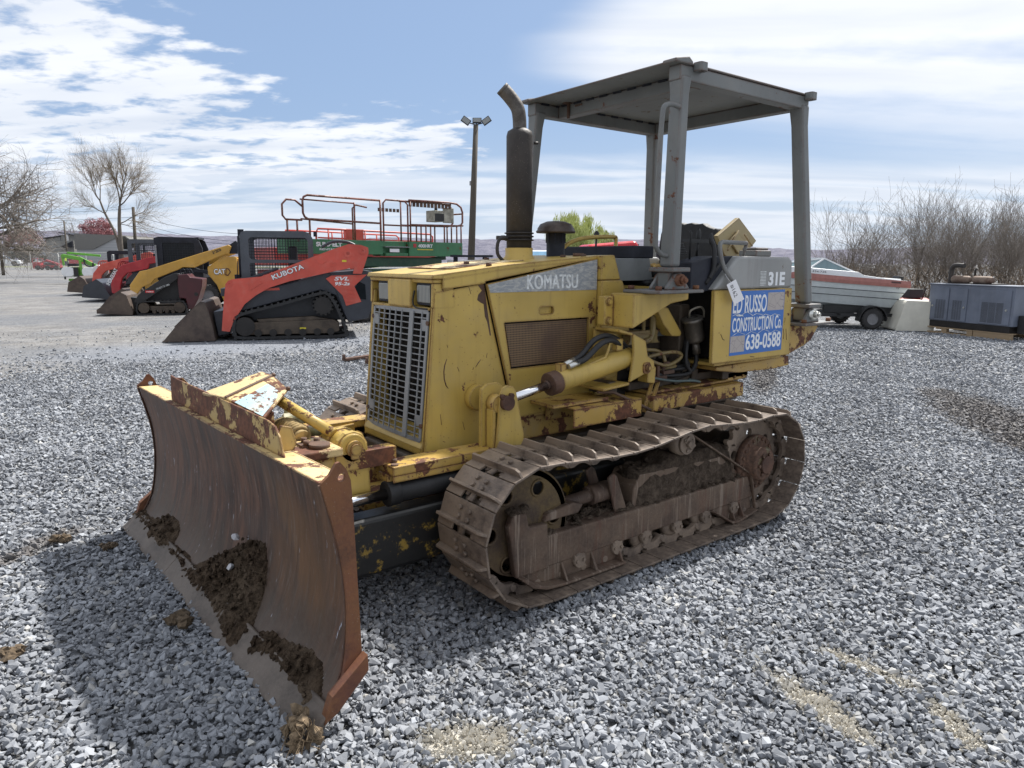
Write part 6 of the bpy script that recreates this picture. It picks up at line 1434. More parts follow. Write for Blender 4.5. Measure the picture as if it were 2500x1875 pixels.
b = MB(); b.box(-.4, -1.1, -.4, .4, .6, 1.35); b.box(.80, 1.15, -.35, .35, .55, 1.62); b.box(-.9, -1.2, -.3, .3, 1.3, 1.7); b.bar((1.1, .3, 1.5), (1.6, .3, 1.0), .1, .2); b.tube([(-.5, 0, 1.3), (-.45, 0, 1.75)], .02, 6); b.build('chassis', DARK, Tr, .03)
for x, r_ in ((.5, .38), (-.9, .55)): wheel(Tr, (x, .5, r_), r_, .3); wheel(Tr, (x, -.5, r_), r_, .3)
q = W(1148, 640, 17); st_ = empty('stand', (q.x, q.y, 0), R(-38), 'black flat topped metal stand in front of the light pole', 'stand')
b = MB(); b.box(.45, -.55, -.3, .3, 1.51, 1.56); b.build('top', DARK, st_)
for x in (.35, -.35): b = MB(); b.box(x-.05, x+.05, -.06, .06, 0, 1.51); b.build('leg', DARK, st_)
q = W(1122, 640, 18.5); o = MB(); o.box(-.62, .32, -.02, .02, .9, 1.44); o.box(-.28, -.24, -.02, .02, 0, .9); o.box(.24, .28, -.02, .02, 0, .9)
o = o.build('white_board', WHP, None, .005); o.location = (q.x, q.y, 0); o.rotation_euler = (0, 0, R(-38)); tag(o, 'white board on two legs beside the black stand', 'sign board')

# ================================================================== right side: boat, tank, generator
B = empty('boat_trailer', (-12.75, -4.6, 0), R(-40), 'black single axle trailer carrying the white speedboat', 'trailer')
b = MB()
for y in (.05, -1.4): b.box(-.80, 3.6, y, y-.07, .26, .33)
for x in (-.78, .6, 1.9, 3.4): b.box(x, x+.08, .05, -1.47, .26, .33)
b.prism([(3.5, .27), (4.8, .34), (4.8, .40), (3.5, .33)], 'y', -.7, -.8); b.box(-.82, -.74, .15, -1.5, .20, .27); b.box(-.6, .9, -.1, -.2, .33, .5)
b.build('trailer_frame', BLK, B, .006)
for y in (.12, -1.55): wheel(B, (-.04, y, .22), .225, .17, 'wheel', RIM)
for y in (.22, -1.45):
    b = MB(); pts = [(-.04+.30*math.cos(R(a)), .20+.31*math.sin(R(a))) for a in range(-5, 186, 15)]; ins = [(-.04+.28*math.cos(R(a)), .20+.29*math.sin(R(a))) for a in range(185, -6, -15)]
    b.prism(pts+ins, 'y', y, y-.22); b.build('mudguard', BLK, B)
Bo = empty('speedboat', (-12.75, -4.6, .02), R(-40), 'white speedboat with faded red stripe and framed windshield standing on its trailer', 'boat'); Bo.scale = (.74, .80, 1); Bo.rotation_euler = (0, -R(4.), R(-40))
bc = -.87
def hull_sec(x):
    t_ = max(0, (x-1.2)/4.0); hw = .98*(1-t_**2.2); zc = .47+.10*t_+.25*t_**3; zk = .30+.02*x*.3+.45*t_**2.6; zs_ = 1.0+.06*t_+.12*t_**2
    return [(bc+hw*1.0, zs_+.055), (bc+hw*1.02, zs_-.02), (bc+hw*.98, .80), (bc+hw*.90, .66), (bc+hw*.80, zc), (bc+hw*.40, (zc+zk)/2-.02), (bc, zk), (bc-hw*.40, (zc+zk)/2-.02), (bc-hw*.80, zc), (bc-hw*.90, .66), (bc-hw*.98, .80), (bc-hw*1.02, zs_-.02), (bc-hw, zs_+.055)]
xs_ = [-.66, .0, .8, 1.6, 2.4, 3.2, 3.9, 4.5, 4.9, 5.15]; vs = []; fs = []; mi = []
for i, x in enumerate(xs_):
    for (y, z) in hull_sec(x): vs.append((x-(.40*(z-.45)/.6 if i == 0 else 0), y, z))
nS = 13; b = MB()
for i in range(len(xs_)-1):
    for j in range(nS-1): fs.append((i*nS+j, (i+1)*nS+j, (i+1)*nS+j+1, i*nS+j+1))
fs.append(tuple(range(nS))); b.add(vs, fs, 0, False); hull = b.build('hull', BOATW, Bo)
hull.modifiers.new('s', 'SOLIDIFY').thickness = .02
b = MB()
for sg_ in (1, -1):
    vs = []; fs = []
    for i, x in enumerate(xs_):
        s_ = hull_sec(x); y, z = s_[1] if sg_ > 0 else s_[-2]; y0_, z0_ = s_[0] if sg_ > 0 else s_[-1]
        xx = x-(.40*(z-.45)/.6 if i == 0 else 0); vs += [(xx, y+sg_*.02, z-.062), (xx, y+sg_*.022, z+.01), (xx, y0_+sg_*.012, z0_+.012)]
    for i in range(len(xs_)-1): q_ = i*3; fs += [(q_, q_+3, q_+4, q_+1), (q_+1, q_+4, q_+5, q_+2)]
    b.add(vs, fs)
b.build('red_stripe', BSTR, Bo, recalc=False)
b = MB()
for sg_ in (1,):
    for k_ in (2, 3):
        b.tube([(x-(.40*(hull_sec(x)[k_][1]-.45)/.6 if i == 0 else 0), hull_sec(x)[k_][0]+.008, hull_sec(x)[k_][1]) for i, x in enumerate(xs_)], .008, 4)
b.build('hull_strake', DARK, Bo)
b = MB(); dk = []
vs = []; fs = []
dpts = [(-1.05, 1.045, 1), (-.3, 1.08, 1), (.4, 1.12, .98), (1.0, 1.15, .95)]
b.prism([(-1.0, 1.06), (.33, 1.12), (.50, 1.18), (2.2, 1.20), (3.6, 1.16), (4.6, 1.16), (4.6, 1.08), (-1.0, 1.03)], 'y', bc+.80, bc+.93)
b.prism([(-1.0, 1.06), (.33, 1.12), (.50, 1.18), (2.2, 1.20), (3.2, 1.16), (3.2, 1.08), (-1.0, 1.03)], 'y', bc-.93, bc-.80)
b.prism([(2.1, 1.2), (3.4, 1.2), (4.9, 1.15), (4.9, 1.08), (2.1, 1.08)], 'y', bc-.5, bc+.5); b.box(-1.03, -.8, bc-.8, bc+.8, 1.02, 1.07); b.box(-.85, -.35, bc+.3, bc+.75, 1.06, 1.10)
b.build('deck', WHP, Bo, .01)
apex = Vector((1.45, bc+.72, 1.42)); a0 = Vector((.34, bc+.86, 1.11)); a1 = Vector((1.95, bc+.84, 1.15)); apR = Vector((1.45, bc-.72, 1.42)); f0 = Vector((2.9, bc+.1, 1.2)); r0_ = Vector((.34, bc-.86, 1.13)); r1_ = Vector((2.15, bc-.84, 1.18))
b = MB()
for pa_, pb_ in ((a0, apex), (apex, a1), (a0, a1), (r0_, apR), (apR, r1_), (r0_, r1_), (apex, apR), (a1, f0), (r1_, f0), (apex, f0)): b.bar(pa_, pb_, .035, .03)
ws = b.build('windshield_frame', WHP, Bo)
b = MB(); slab(b, [a0, apex, a1], .006); slab(b, [apex, f0, a1], .006); slab(b, [r0_, r1_, apR], .006); slab(b, [apex, apR, f0], .006); b.build('windshield_glass', PGL, ws)
b = MB(); b.prism([(-1.0, .95), (-1.12, .92), (-1.22, 1.16), (-1.08, 1.17)], 'y', bc-.2, bc+.2); b.prism([(-.9, .3), (-1.05, .3), (-1.1, .95), (-.95, .95)], 'y', bc-.1, bc+.1); b.build('outboard_drive', BLK, Bo, .01)
text('lettering', 'MJ5 334-725', (2.05, bc+.935, 1.098), (-1, 0, 0), (0, 0, 1), .62, .05, INK, Bo, .0)
text('lettering', 'VIP', (-.62, bc+1.0, .88), (-1, 0, 0), (0, 0, 1), .11, .07, INK, Bo, -.01, shear=.3)
b = MB()
for i in range(8): b.box(-.45-i*.035, -.47-i*.035, bc+1.015, bc+1.022, 1.0, 1.035)
b.build('vent_louvre', INK, Bo)
# white tank
q = W(2190, 800, 15.9); wt = MB(); wt.plate([(-.38, 0), (.38, 0), (.46, .58), (.44, .62), (-.20, .64), (-.24, .56)], [], 0, -.9)

wo = wt.build('plastic_tank', plain('translucent_white_plastic', (.60, .58, .50), .45, var=.06), None, .06); wo.location = (q.x, q.y, 0); wo.rotation_euler = (0, 0, R(-225)); tag(wo, 'off white plastic tank standing on the gravel between the boat and the generator', 'tank')
# generator on pallets
gp_ = (-13.27, -3.74, 0)
for i, (x0, x1, lb) in enumerate(((-.02, 1.27, 'wooden pallet with open slots under the left end of the generator'), (1.29, 2.06, 'wooden pallet with a solid board under the right end of the generator'))):
    pt_ = empty('pallet', gp_, R(69.6), lb, 'pallet', 'pallets under the generator'); pt_.scale = (1, -1, 1)
    for k_ in range(5): b = MB(); b.box(x0, x1, -k_*.24, -k_*.24-.15, .098, .118) if i == 0 else b.box(x0, x1, -k_*.24, -k_*.24-.15, .10, .12); b.build('deck_board', WOOD, pt_)
    for y in (0, -.5, -1.02):
        for x in ((x0, (x0+x1)/2-.06, x1-.12) if i == 0 else (x0,)):
            b = MB(); b.box(x, x+(.12 if i == 0 else x1-x0), y-.005, y-.08, .02, .097); b.build('block', WOOD, pt_)
    b = MB(); b.box(x0, x1, 0, -.09, -.012, .019); b.box(x0, x1, -1.0, -1.1, -.012, .019); b.build('bottom_board', WOOD, pt_)
Gn = empty('generator', gp_, R(69.6), 'blue grey generator cabinet with louvred doors and twin rusty silencers on top', 'generator'); Gn.scale = (1, -1, 1)
b = MB(); b.box(.20, 2.0, -.03, -.48, .122, .25); b.build('base_tank', VOID, Gn, .006)
b = MB(); b.box(.18, 2.05, -.02, -.50, .25, .985); b.box(.16, 2.08, .0, -.52, .985, 1.01); b.build('cabinet', GENB, Gn, .006)
for x0, x1, lx0, lx1, hx_ in ((.27, .66, .36, .60, .30), (.69, 1.08, .76, .98, 1.03), (1.35, 1.99, 1.40, 1.86, 1.92)):
    b = MB(); b.box(x0, x1, -.02, .0, .27, .92); dd = b.build('cabinet_door', GENB, Gn, .004)
    b = MB(); n_ = 4 if lx1-lx0 < .3 else 3
    for c_ in range(n_):
        w1 = (lx1-lx0)/n_
        for k_ in range(20): b.box(lx0+c_*w1+.006, lx0+(c_+1)*w1-.006, -.004, .002, .30+k_*.0195, .308+k_*.0195)
    b.build('louvre_panel', VOID, dd); b = MB(); b.cyl((hx_, 0, .55), (hx_, .015, .55), .02, n=10); b.build('latch', ZINC, dd)
for x in (.28, 1.36):
    pass
for x0 in (.48, .96):
    b = MB(); b.lathe([(0, 0), (.03, 0), (.072, .08), (.075, .1), (.075, .8), (.07, .82), (.076, .85), (.05, .97), (0, 1)], (x0, -.24, 1.10), (.44, 0, -.005), 20); b.build('silencer', steel('rusty_silencer', (.12, .07, .05), (.24, .18, .14), .7, .2), Gn)
b = MB(); b.tube(spline([(.40, -.3, 1.01), (.40, -.3, 1.22), (.42, -.3, 1.34), (.50, -.3, 1.38), (.68, -.3, 1.37)], 5), .048, 12); b.tube([(.90, -.35, 1.05), (.90, -.35, 1.28), (.93, -.35, 1.33)], .02, 8); b.box(.3, 1.5, -.2, -.5, 1.01, 1.03); b.tube([(.40, -.3, 1.02), (.32, -.5, 1.08), (.33, -.3, 1.24)], .02, 7); b.build('exhaust_pipe', MUF, Gn)
b = MB(); b.box(2.06, 2.20, -.15, -.45, .12, .46); b.build('battery_box', BLK, Gn, .008)
# low white flatbed, red mower behind the generator
q = W(2560, 640, 24); o = empty('flatbed_trailer', (q.x, q.y, 0), R(66), 'long low white flatbed behind the generator with red reflector patches', 'trailer')
b = MB(); b.box(-.6, 6.2, -1, 1, .28, .62); b.build('bed', WHP, o, .02)
b = MB(); b.box(5.2, 5.3, 1.0, 1.01, .35, .5); b.box(5.0, 5.1, 1.0, 1.01, .35, .5); b.build('reflector', REDP, o)
for x in (1.5, 2.3, 5.4): wheel(o, (x, .9, .26), .26, .2)
q = W(2252, 640, 19); o = empty('ride_on_mower', (q.x, q.y, 0), R(60), 'red and black mower half hidden behind the left end of the generator', 'mower')
b = MB(); b.prism([(-.7, .25), (-.7, .42), (-.2, .48), (0, .42), (.6, .40), (.75, .25)], 'y', -.4, .4); b.build('hood', REDP, o, .03)
b = MB(); b.box(-.5, -.1, -.2, .2, .48, .72); b.box(-.9, .8, -.3, .3, .12, .25); b.tube([(.1, 0, .4), (.25, 0, .78)], .02, 6); b.build('seat', BLK, o, .02)
for x in (-.5, .5): wheel(o, (x, .4, .19), .19, .15); wheel(o, (x, -.4, .19), .19, .15)
o = MB(); o.cyl((0, 0, 0), (0, 0, .92), .02, n=8); o = o.build('fence_post', ZINC); q = W(2484, 800, 15.5); o.location = (q.x, q.y, 0); tag(o, 'thin bare metal post at the far right beside the generator', 'post')

# ================================================================== buildings, fence, poles, trees, hills
ROOF = mat('weathered_shingles', lambda t: (lambda p: bsdf(t, t.mix(t.noise(t.sc(p, (3, 3, 14)), 2, 6, .7), (.12, .12, .115), (.20, .195, .185)), .9))(oc(t)))
SID = mat('clapboard_siding', lambda t: (lambda p: bsdf(t, t.mix(t.step(t.n('TexWave', 1, dict(wave_type='BANDS', bands_direction='Z', wave_profile='SAW'), Vector=p, Scale=1.1, Distortion=0.), .0, .12), (.12, .125, .13), (.32, .33, .345)), .8))(oc(t)))
q = W(200, 640, 165); hb = Vector((q.x, q.y, 1.435-1.435*2.2)); HA = R(-37.6)
H1 = empty('grey_house', hb, HA, 'grey house with weathered shingle roof and pale clapboard gable behind the fence', 'house'); H1.scale = (2.2,)*3
b = MB(); b.box(.40, -3.9, 0, -7, 0, 2.45); b.add([(-1.37, .01, 2.45), (-4.0, .01, 2.45), (-4.0, .01, 3.65)], [(0, 1, 2)]); b.build('wall', SID, H1)
b = MB(); b.prism([(.50, 2.42), (-1.40, 2.42), (-4.3, 3.80), (-4.3, 3.88), (.45, 4.02), (.50, 3.9)], 'y', .15, -7); b.prism([(-4.3, 3.8), (-5.2, 3.2), (-5.2, 3.1), (-4.3, 3.6)], 'y', -1, -7); b.build('roof', ROOF, H1)
H2 = empty('grey_barn', hb+Vector((0, -3.3, 0)), HA, 'grey stepped outbuilding with dark lean-to roof left of the house', 'building'); H2.scale = (2.2,)*3
b = MB(); b.box(3.60, .5, 0, -6, 0, 3.3); b.box(1.95, .5, -.2, -6, 3.3, 3.95); b.prism([(3.6, 3.3), (1.95, 3.3), (1.95, 3.75), (3.6, 3.48)], 'y', -.1, -6); b.build('wall', plain('grey_render', (.25, .25, .24), .9, var=.15, sc_=2), H2)
b = MB(); b.prism([(3.75, 3.50), (1.9, 3.76), (1.9, 3.84), (3.75, 3.60)], 'y', .1, -6.1); b.prism([(1.95, 4.22), (.35, 3.94), (.35, 3.86), (1.95, 4.12)], 'y', .1, -6.1); b.prism([(.5, 3.25), (1.62, 2.74), (1.62, 2.62), (.5, 2.62)], 'y', .3, -2); b.prism([(4.2, 2.72), (3.6, 3.05), (3.6, 2.95), (4.2, 2.62)], 'y', .1, -4); b.build('roof', DARK, H2)
b = MB(); b.box(1.25, 1.05, -.19, -.1, 3.3, 3.95); b.build('window', WHP, H2); b = MB(); b.box(4.15, 3.6, 0, -3, 0, 2.7); b.build('side_wall', plain('blue_grey_wall', (.26, .29, .33), .9), H2)
# fence
Fn = empty('chain_link_fence', (-5., -103., 0), R(-24), 'chain link fence with steel posts running behind the parked machines', 'fence')
b = MB(); b.tube([(14, 0, 2.2), (-40, 0, 2.15)], .04, 6); b.build('top_rail', ZINC, Fn)
for i in range(17): b = MB(); b.tube([(13.5-i*3.1, 0, 0), (13.5-i*3.1, 0, 2.2)], .045, 6); b.build('fence_post', ZINC, Fn)
b = MB()
for i in range(520): x = 14-i*.104; b.bar((x, .0, .05), (x-2.1, 0, 2.15), .006, .006); b.bar((x-2.1, .01, .05), (x, .01, 2.15), .006, .006)
b.build('wire_mesh', ZINC, Fn)
GRS = mat('verge_grass', lambda t: (lambda p: bsdf(t, t.mix(t.noise(p, 3, 6, .7), (.10, .12, .05), (.22, .22, .11)), .95))(oc(t)))
b = MB(); b.add([(-60, -114, .005), (40, -158, .005), (40, -172, .005), (-60, -130, .005)], [(0, 1, 2, 3)]); tag(b.build('verge', GRS, recalc=False), kind='structure')
# utility poles and wires
q = W(333, 640, 62); U1 = empty('utility_pole', (q.x, q.y, 0), 0, 'grey utility pole right of the bare maple', 'utility pole', 'utility poles'); b = MB(); b.tube([(0, 0, 0), (-.1, .06, 5.85)], [.16, .12], 8); b.build('pole', POLE, U1)
q2 = W(166, 640, 95); U2 = empty('utility_pole', (q2.x, q2.y, 0), 0, 'thin distant utility pole above the stepped outbuilding', 'utility pole', 'utility poles'); b = MB(); b.tube([(0, 0, 0), (0, 0, 6.4)], [.12, .09], 8); b.build('pole', POLE, U2)
q3 = W(5, 640, 60); U3 = empty('utility_pole', (q3.x, q3.y, 0), 0, 'dark utility pole at the very left edge behind the large bare tree', 'utility pole', 'utility poles'); b = MB(); b.tube([(0, 0, 0), (0, 0, 4.6)], [.13, .1], 8); b.build('pole', POLE, U3)
for k, (a, c, sag) in enumerate(((Vector((q.x, q.y, 5.2)), W(600, 572, 45), .3), (Vector((q.x, q.y, 4.7)), W(580, 590, 45), .3), (Vector((q.x, q.y, 4.3)), W(560, 596, 45), .3), (W(-60, 517, 70), Vector((q.x, q.y, 5.7)), .2), (W(-60, 537, 75), Vector((q.x, q.y, 5.0)), .2))):
    b = MB(); b.tube([a.lerp(c, t_/12)-Vector((0, 0, sag*4*(t_/12)*(1-t_/12))) for t_ in range(13)], .016, 4)
    tag(b.build('overhead_wire', DARK), ['upper', 'middle', 'lowest'][k]+' overhead wire sloping right from the utility pole' if k < 3 else ['higher', 'lower'][k-3]+' overhead wire crossing behind the bare maple to the left', 'wire', 'overhead wires')
# bare trees
class TreeGen:
    def __init__(s, seed): s.r = random.Random(seed); s.tr = MB(); s.cr = MB()
    def grow(s, p, d_, L, r_, lev, maxl, spread, nb, up=.15, droop=0.):
        k = 5 if lev < 2 else 3; pts = [p]; d_ = d_.normalized(); q = p
        for i in range(k):
            d_ = (d_+Vector((s.r.gauss(0, 1), s.r.gauss(0, 1), s.r.gauss(0, 1)))*.13+Vector((0, 0, up-droop*lev))*.18).normalized(); q = q+d_*(L/k); pts.append(q)
        rr = [max(.004, r_*(1-.55*i/k)) if lev < maxl else max(.003, r_*(1-.8*i/k)) for i in range(k+1)]
        (s.tr if lev < 2 else s.cr).tube(pts, rr, 7 if lev < 1 else (5 if lev < 2 else 3))
        if lev >= maxl: return
        for j in range(nb[lev]):
            t = .28+.72*(j+s.r.random()*.8)/nb[lev] if lev else .40+.6*(j+s.r.random()*.8)/nb[lev]
            i = min(k-1, int(t*k)); pp = pts[i].lerp(pts[i+1], min(1, t*k-i)); a = s.r.uniform(0, 6.28)
            side = d_.orthogonal().normalized(); side.rotate(Matrix.Rotation(a, 3, d_)); nd = (d_*(1-spread*.5)+side*spread*s.r.uniform(.7, 1.25))
            s.grow(pp, nd, L*s.r.uniform(.50, .78), rr[i]*.62, lev+1, maxl, spread, nb, up, droop)
def tree(loc, label, name, cat, seed, h, r_, nb, maxl, spread, rz=0, group=None, trunkfrac=.45, lean=(0, 0), stems=1, tw=TWIG, up=.15, droop=0.):
    t = empty(name, loc, rz, label, cat, group); g_ = TreeGen(seed)
    for k in range(stems):
        a = 6.28*k/stems+seed; d_ = Vector((lean[0]+(.28*math.cos(a) if stems > 1 else 0)*g_.r.uniform(.4, 1.6), lean[1]+(.28*math.sin(a) if stems > 1 else 0)*g_.r.uniform(.4, 1.6), 1))
        g_.grow(Vector((.12*math.cos(a)*(stems > 1), .12*math.sin(a)*(stems > 1), -.05)), d_, h*trunkfrac*(g_.r.uniform(.75, 1.1) if stems > 1 else 1), r_, 0, maxl, spread, nb, up, droop)
    g_.tr.build('trunk', BARK, t, recalc=False); g_.cr.build('crown', tw, t, recalc=False); return t
q = W(-85, 640, 43); tree((q.x, q.y, 0), 'large bare spreading tree reaching in from the left edge', 'bare_tree', 'tree', 3, 13.5, .24, [9, 8, 7, 6, 3], 4, .9, trunkfrac=.42, up=.05)
# the maple, forked trunk
q = W(296, 640, 60); mp = empty('bare_tree', (q.x, q.y, 0), R(0), 'bare maple with forked trunk and budding twigs in front of the grey house', 'tree'); mp.scale = (.82, .82, 1.03); g_ = TreeGen(11)
d0 = RT; BUD = mat('budding_twigs', lambda t: (lambda p: bsdf(t, t.mix(t.noise(p, 4, 3), (.13, .10, .075), (.26, .21, .14)), .9))(oc(t)))
main = [Vector((0, 0, 0)), RT*.1+Vector((0, 0, 2.2)), RT*.15+Vector((0, 0, 4.2)), RT*.35+Vector((0, 0, 5.6))]
g_.tr.tube(spline(main, 4), [.27-.012*i for i in range(13)], 9)
lf = [Vector((0, 0, 1.6)), RT*-.35+Vector((0, 0, 3.4)), RT*-1.2+Vector((0, 0, 5.0)), RT*-1.6+Vector((0, 0, 6.0))]
g_.tr.tube(spline(lf, 4), [.15-.006*i for i in range(13)], 8)
for (p0_, dr_, L, r_) in ((main[3], RT*.25+Vector((.1, 0, 1)), 3.0, .17), (main[3], RT*-.35+Vector((-.3, .3, 1)), 2.9, .15), (main[3], RT*1.1+Vector((0, 0, .9)), 2.9, .13), (main[2], RT*1.3+Vector((.2, -.4, .35)), 2.8, .10), (main[3], RT*.7+Vector((.4, .5, 1)), 2.8, .12), (lf[3], RT*-.9+Vector((0, .3, 1)), 2.6, .11), (lf[3], RT*.15+Vector((0, -.4, 1)), 2.6, .11), (lf[2], RT*-1.2+Vector((0, 0, .6)), 2.4, .09), (lf[2], RT*.9+Vector((0, .2, .9)), 1.8, .06), (lf[3], RT*-.4+Vector((.4, .3, .8)), 2.4, .09), (main[2], RT*1.2+Vector((0, .3, -.1)), 2.4, .07)):
    g_.grow(p0_, dr_, L*1.0, r_*.5, 1, 4, .52, [0, 9, 7, 6], .10)
g_.tr.build('trunk', BARK, mp, recalc=False); g_.cr.build('crown', BUD, mp, recalc=False)
q = W(205, 640, 190); tree((q.x, q.y, 0), 'small bare tree rising behind the outbuilding roofs', 'bare_tree', 'tree', 5, 16.5, .24, [6, 6, 5, 4], 3, .7, stems=4)
q = W(262, 640, 195); tree((q.x, q.y, 0), 'slender bare tree just behind the house ridge', 'bare_tree', 'tree', 6, 16.0, .22, [6, 6, 4, 4], 3, .6, stems=3)
def leafy(loc, label, name, cat, seed, R_, H_, cols, n, ls, group=None, droop=False, clumps=26, zb=.25, stem=.12):
    t = empty(name, loc, 0, label, cat, group); rg = np.random.default_rng(seed)
    cs = []
    while len(cs) < clumps:
        p = rg.uniform(-1, 1, 3)
        if p[0]**2+p[1]**2+p[2]**2 < 1: cs.append((p[0]*R_*.85, p[1]*R_*.85, H_*(zb+(1-zb)*.5)+p[2]*H_*(1-zb)*.42, rg.uniform(.16, .36)*R_))
    ci = rg.integers(0, clumps, n); C_ = np.array(cs)[ci]; o3 = rg.normal(size=(n, 3)); o3 /= np.linalg.norm(o3, axis=1)[:, None]; o3 *= (rg.uniform(0, 1, n)**.45)[:, None]
    Pn = C_[:, :3]+o3*C_[:, 3:4]*np.array([1, 1, .8 if not droop else 1.2])
    if droop: Pn[:, 2] -= np.abs(rg.normal(0, .25*R_*.4, n))
    a = rg.normal(size=(n, 3)); a /= np.linalg.norm(a, axis=1)[:, None]
    if droop: a = a*.35+np.array([.15, .1, -1]); 
    c = np.cross(a, rg.normal(size=(n, 3))); c /= np.linalg.norm(c, axis=1)[:, None]; s_ = rg.uniform(.6, 1.4, (n, 1))*ls; asp = .5 if not droop else .14
    V = np.stack([Pn-a*s_, Pn+c*s_*asp, Pn+a*s_, Pn-c*s_*asp], 1).reshape(-1, 3); i4 = np.arange(n)[:, None]*4; T_ = np.concatenate([i4+[0, 1, 2], i4+[0, 2, 3]]).astype(np.int32)
    def f(t):
        k = t.n('SeparateColor', 0, Color=t.vor(oc(t), 1/ls*.8, out='Color')); return bsdf(t, t.mix(t.m('MULTIPLY_ADD', k, .7, t.m('MULTIPLY', t.noise(oc(t), 1.2/R_*2, 3), .4)), *cols), .9, 0, spec=.2)
    o = npmesh('crown', V, T_, mat(name+'_leaves', f)); o.parent = t
    b = MB(); rr = random.Random(seed)
    b.tube([(0, 0, -.05), (rr.uniform(-.1, .1), 0, H_*.3), (rr.uniform(-.2, .2), rr.uniform(-.2, .2), H_*.7)], [stem, stem*.7, stem*.3], 7)
    for k in range(14): c_ = cs[k % clumps]; b.tube([(0, 0, H_*.12+H_*.2*rr.random()), (c_[0]*.5, c_[1]*.5, c_[2]*.6), c_[:3]], [stem*.4, stem*.25, stem*.08], 5)
    b.build('trunk', BARK, t, recalc=False); return t
q = W(248, 640, 185); leafy((q.x, q.y, 0), 'pinkish red blossoming tree behind the house roof', 'blossom_tree', 'tree', 2, 5.6, 11.5, ((.22, .085, .09), (.42, .22, .23)), 9000, .18, clumps=30, zb=.4)
q = W(55, 640, 150); leafy((q.x, q.y, 0), 'rosy budding tree at left behind the white pickup', 'blossom_tree', 'tree', 4, 4.4, 7.8, ((.20, .11, .095), (.42, .28, .25)), 6000, .13, clumps=26, zb=.4)
for i, (px, dp, hh) in enumerate(((14, 152, 4.9), (34, 154, 5.4), (64, 156, 4.9), (86, 157, 4.4))):
    q = W(px, 640, dp); leafy((q.x, q.y, 0), ['dark evergreen shrub at the far left edge', 'dark evergreen shrub second from the left edge', 'brownish green shrub below the rosy tree', 'olive shrub next to the blue grey wall'][i], 'evergreen_shrub', 'shrub', 20+i, 2.4, hh, ((.03, .036, .02), (.11, .095, .05)), 3500, .14, 'shrubs behind the pickup', clumps=16, zb=.02, stem=.06)
q = W(1395, 640, 70); leafy((q.x, q.y, 0), 'pale green willow coming into leaf above the hood', 'willow_tree', 'tree', 8, 2.9, 6.3, ((.30, .34, .10), (.55, .58, .24)), 17000, .19, droop=True, clumps=44, zb=.25, stem=.2)
q = W(1468, 640, 72); leafy((q.x, q.y, 0), 'smaller pale green tree right of the willow', 'willow_tree', 'tree', 9, 1.4, 5.2, ((.28, .31, .11), (.5, .52, .24)), 3600, .15, droop=True, clumps=20, zb=.3, stem=.12)
# brush line on the right: a few grown saplings, then copies
protos = []
for k in range(7):
    hgt_ = (1.9, 2.2, 2.6, 1.8, 2.4, 2.8, 2.1)[k]; wide = k in (0, 3)
    protos.append(tree((0, 0, 0), 'leafless brown sapling in the dense brush line behind boat and generator', 'bare_sapling', 'sapling', 40+k, hgt_*(1.0 if wide else 1.12), .022, [6, 5, 4], 3 if wide else 3, .62 if wide else .38, group='saplings of the brush line', stems=8 if wide else 5, trunkfrac=.62 if wide else .78, up=.25))
rs = random.Random(5); n_ = 0
for row in range(3):
    for i in range(26):
        px = 1640+i*40+rs.uniform(-14, 14)+row*13
        if (px < 1960 and (row != 2 or i % 2)) or (row == 2 and px >= 1960 and i % 2) or (row == 1 and i % 2 == 0) or (row == 0 and i % 5 == 4): continue
        dp = (24, 27, 31)[row]+rs.uniform(-1, 1)+(14 if px < 1960 else 0); q = W(px, 640, dp)
        o = protos[n_] if n_ < 7 else copy_tree(protos[rs.choice((0, 3, 0, 4, 6)) if px < 2200 else rs.choice((1, 2, 4, 5, 2))])
        n_ += 1; o.location = (q.x, q.y, 0); o.rotation_euler = (0, 0, rs.uniform(0, 6.28)); s_ = rs.uniform(.66, 1.0)*(.9 if px < 2350 else 1.06)*(1.2 if px < 1960 else 1); o.scale = (s_*1.1, s_*1.1, s_)
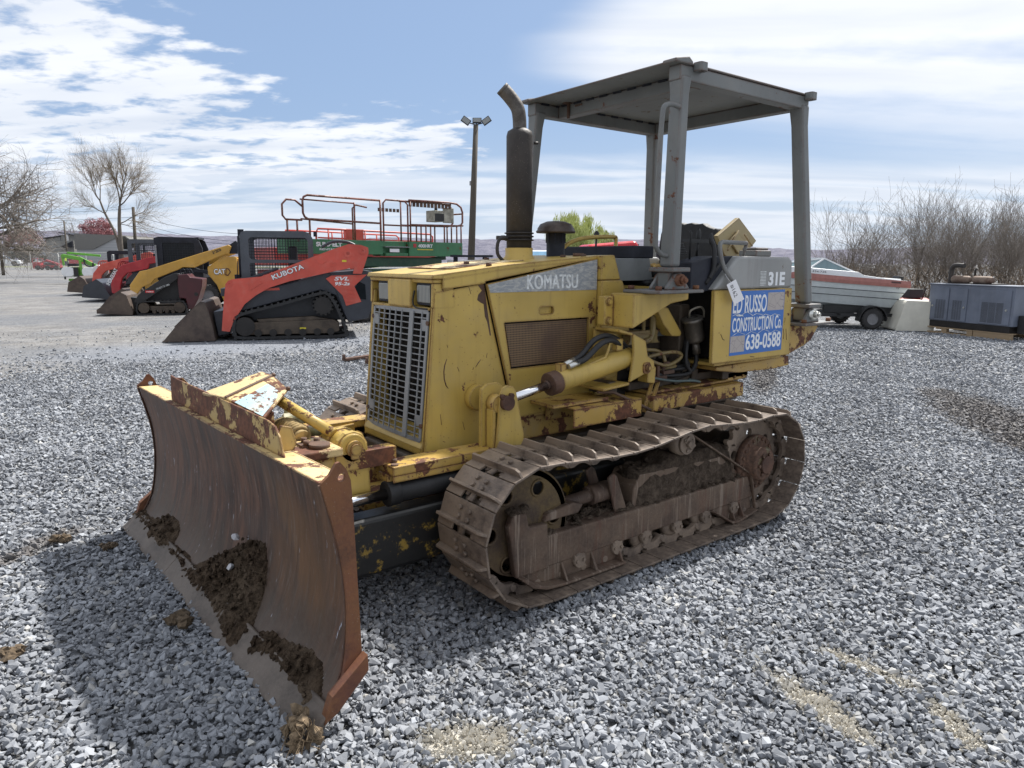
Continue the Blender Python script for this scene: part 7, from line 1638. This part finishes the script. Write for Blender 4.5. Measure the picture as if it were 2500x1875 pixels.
# tangle of low twigs that nobody could count
nU = 30000; rg = np.random.default_rng(12); px = rg.uniform(1600, 2850, nU); dp = rg.uniform(22.5, 33, nU)
fh_ = np.array([F.x, F.y]); rt_ = np.array([RT.x, RT.y]); lat = (px-1250)/1727*dp
base = np.stack([CAM.x+fh_[0]*dp+rt_[0]*lat, CAM.y+fh_[1]*dp+rt_[1]*lat, rg.uniform(0, 1, nU)**1.5*1.25], 1)
dirn = rg.normal(size=(nU, 3))*np.array([.5, .5, .35])+np.array([0, 0, .65]); ln = rg.uniform(.12, .5, nU)[:, None]; sd = rg.normal(size=(nU, 3)); sd /= np.linalg.norm(sd, axis=1)[:, None]; wd = rg.uniform(.004, .011, nU)[:, None]
V = np.stack([base-sd*wd, base+sd*wd, base+dirn*ln], 1).reshape(-1, 3); T_ = np.arange(nU*3, dtype=np.int32).reshape(-1, 3)
tag(npmesh('undergrowth', V, T_, mat('undergrowth_twigs', lambda t: bsdf(t, t.mix(t.noise(oc(t), .8, 4), (.14, .105, .075), (.28, .215, .155)), .95, spec=.1))), kind='stuff')
# wooded hills
def hillf(t):
    p = oc(t); a = t.noise(t.sc(p, (1, 1, 2.5)), .09, 7, .75); return bsdf(t, t.mix(t.step(a, .35, .65), (.10, .10, .135), (.18, .175, .21)), 1., 0, a, .6, 4., .1)
nx, nz = 220, 14; V = []; fs = []
for i in range(nx):
    an = YAW+R(50)-R(100)*i/(nx-1)
    hh = 24+6*mnoise.noise(Vector((i*.035, 2, 0)))+2.2*mnoise.noise(Vector((i*.15, 5, 0)))+1.1*mnoise.noise(Vector((i*.9, 8, 0)))-(9*max(0, min(1, (i-120)/40)))
    for j in range(nz):
        t_ = j/(nz-1); r_ = 620+260*t_; V.append((CAM.x+r_*math.cos(an), CAM.y+r_*math.sin(an), -1+(hh+1)*math.sin(t_*math.pi*.62)/.93+.8*mnoise.noise(Vector((i*.7, j*.9, 3)))))
for i in range(nx-1):
    for j in range(nz-1): q_ = i*nz+j; fs.append((q_, q_+1, q_+nz+1, q_+nz))
b = MB(); b.add(V, fs, 0, True); tag(b.build('hills', mat('wooded_hill', hillf), recalc=False), kind='structure')
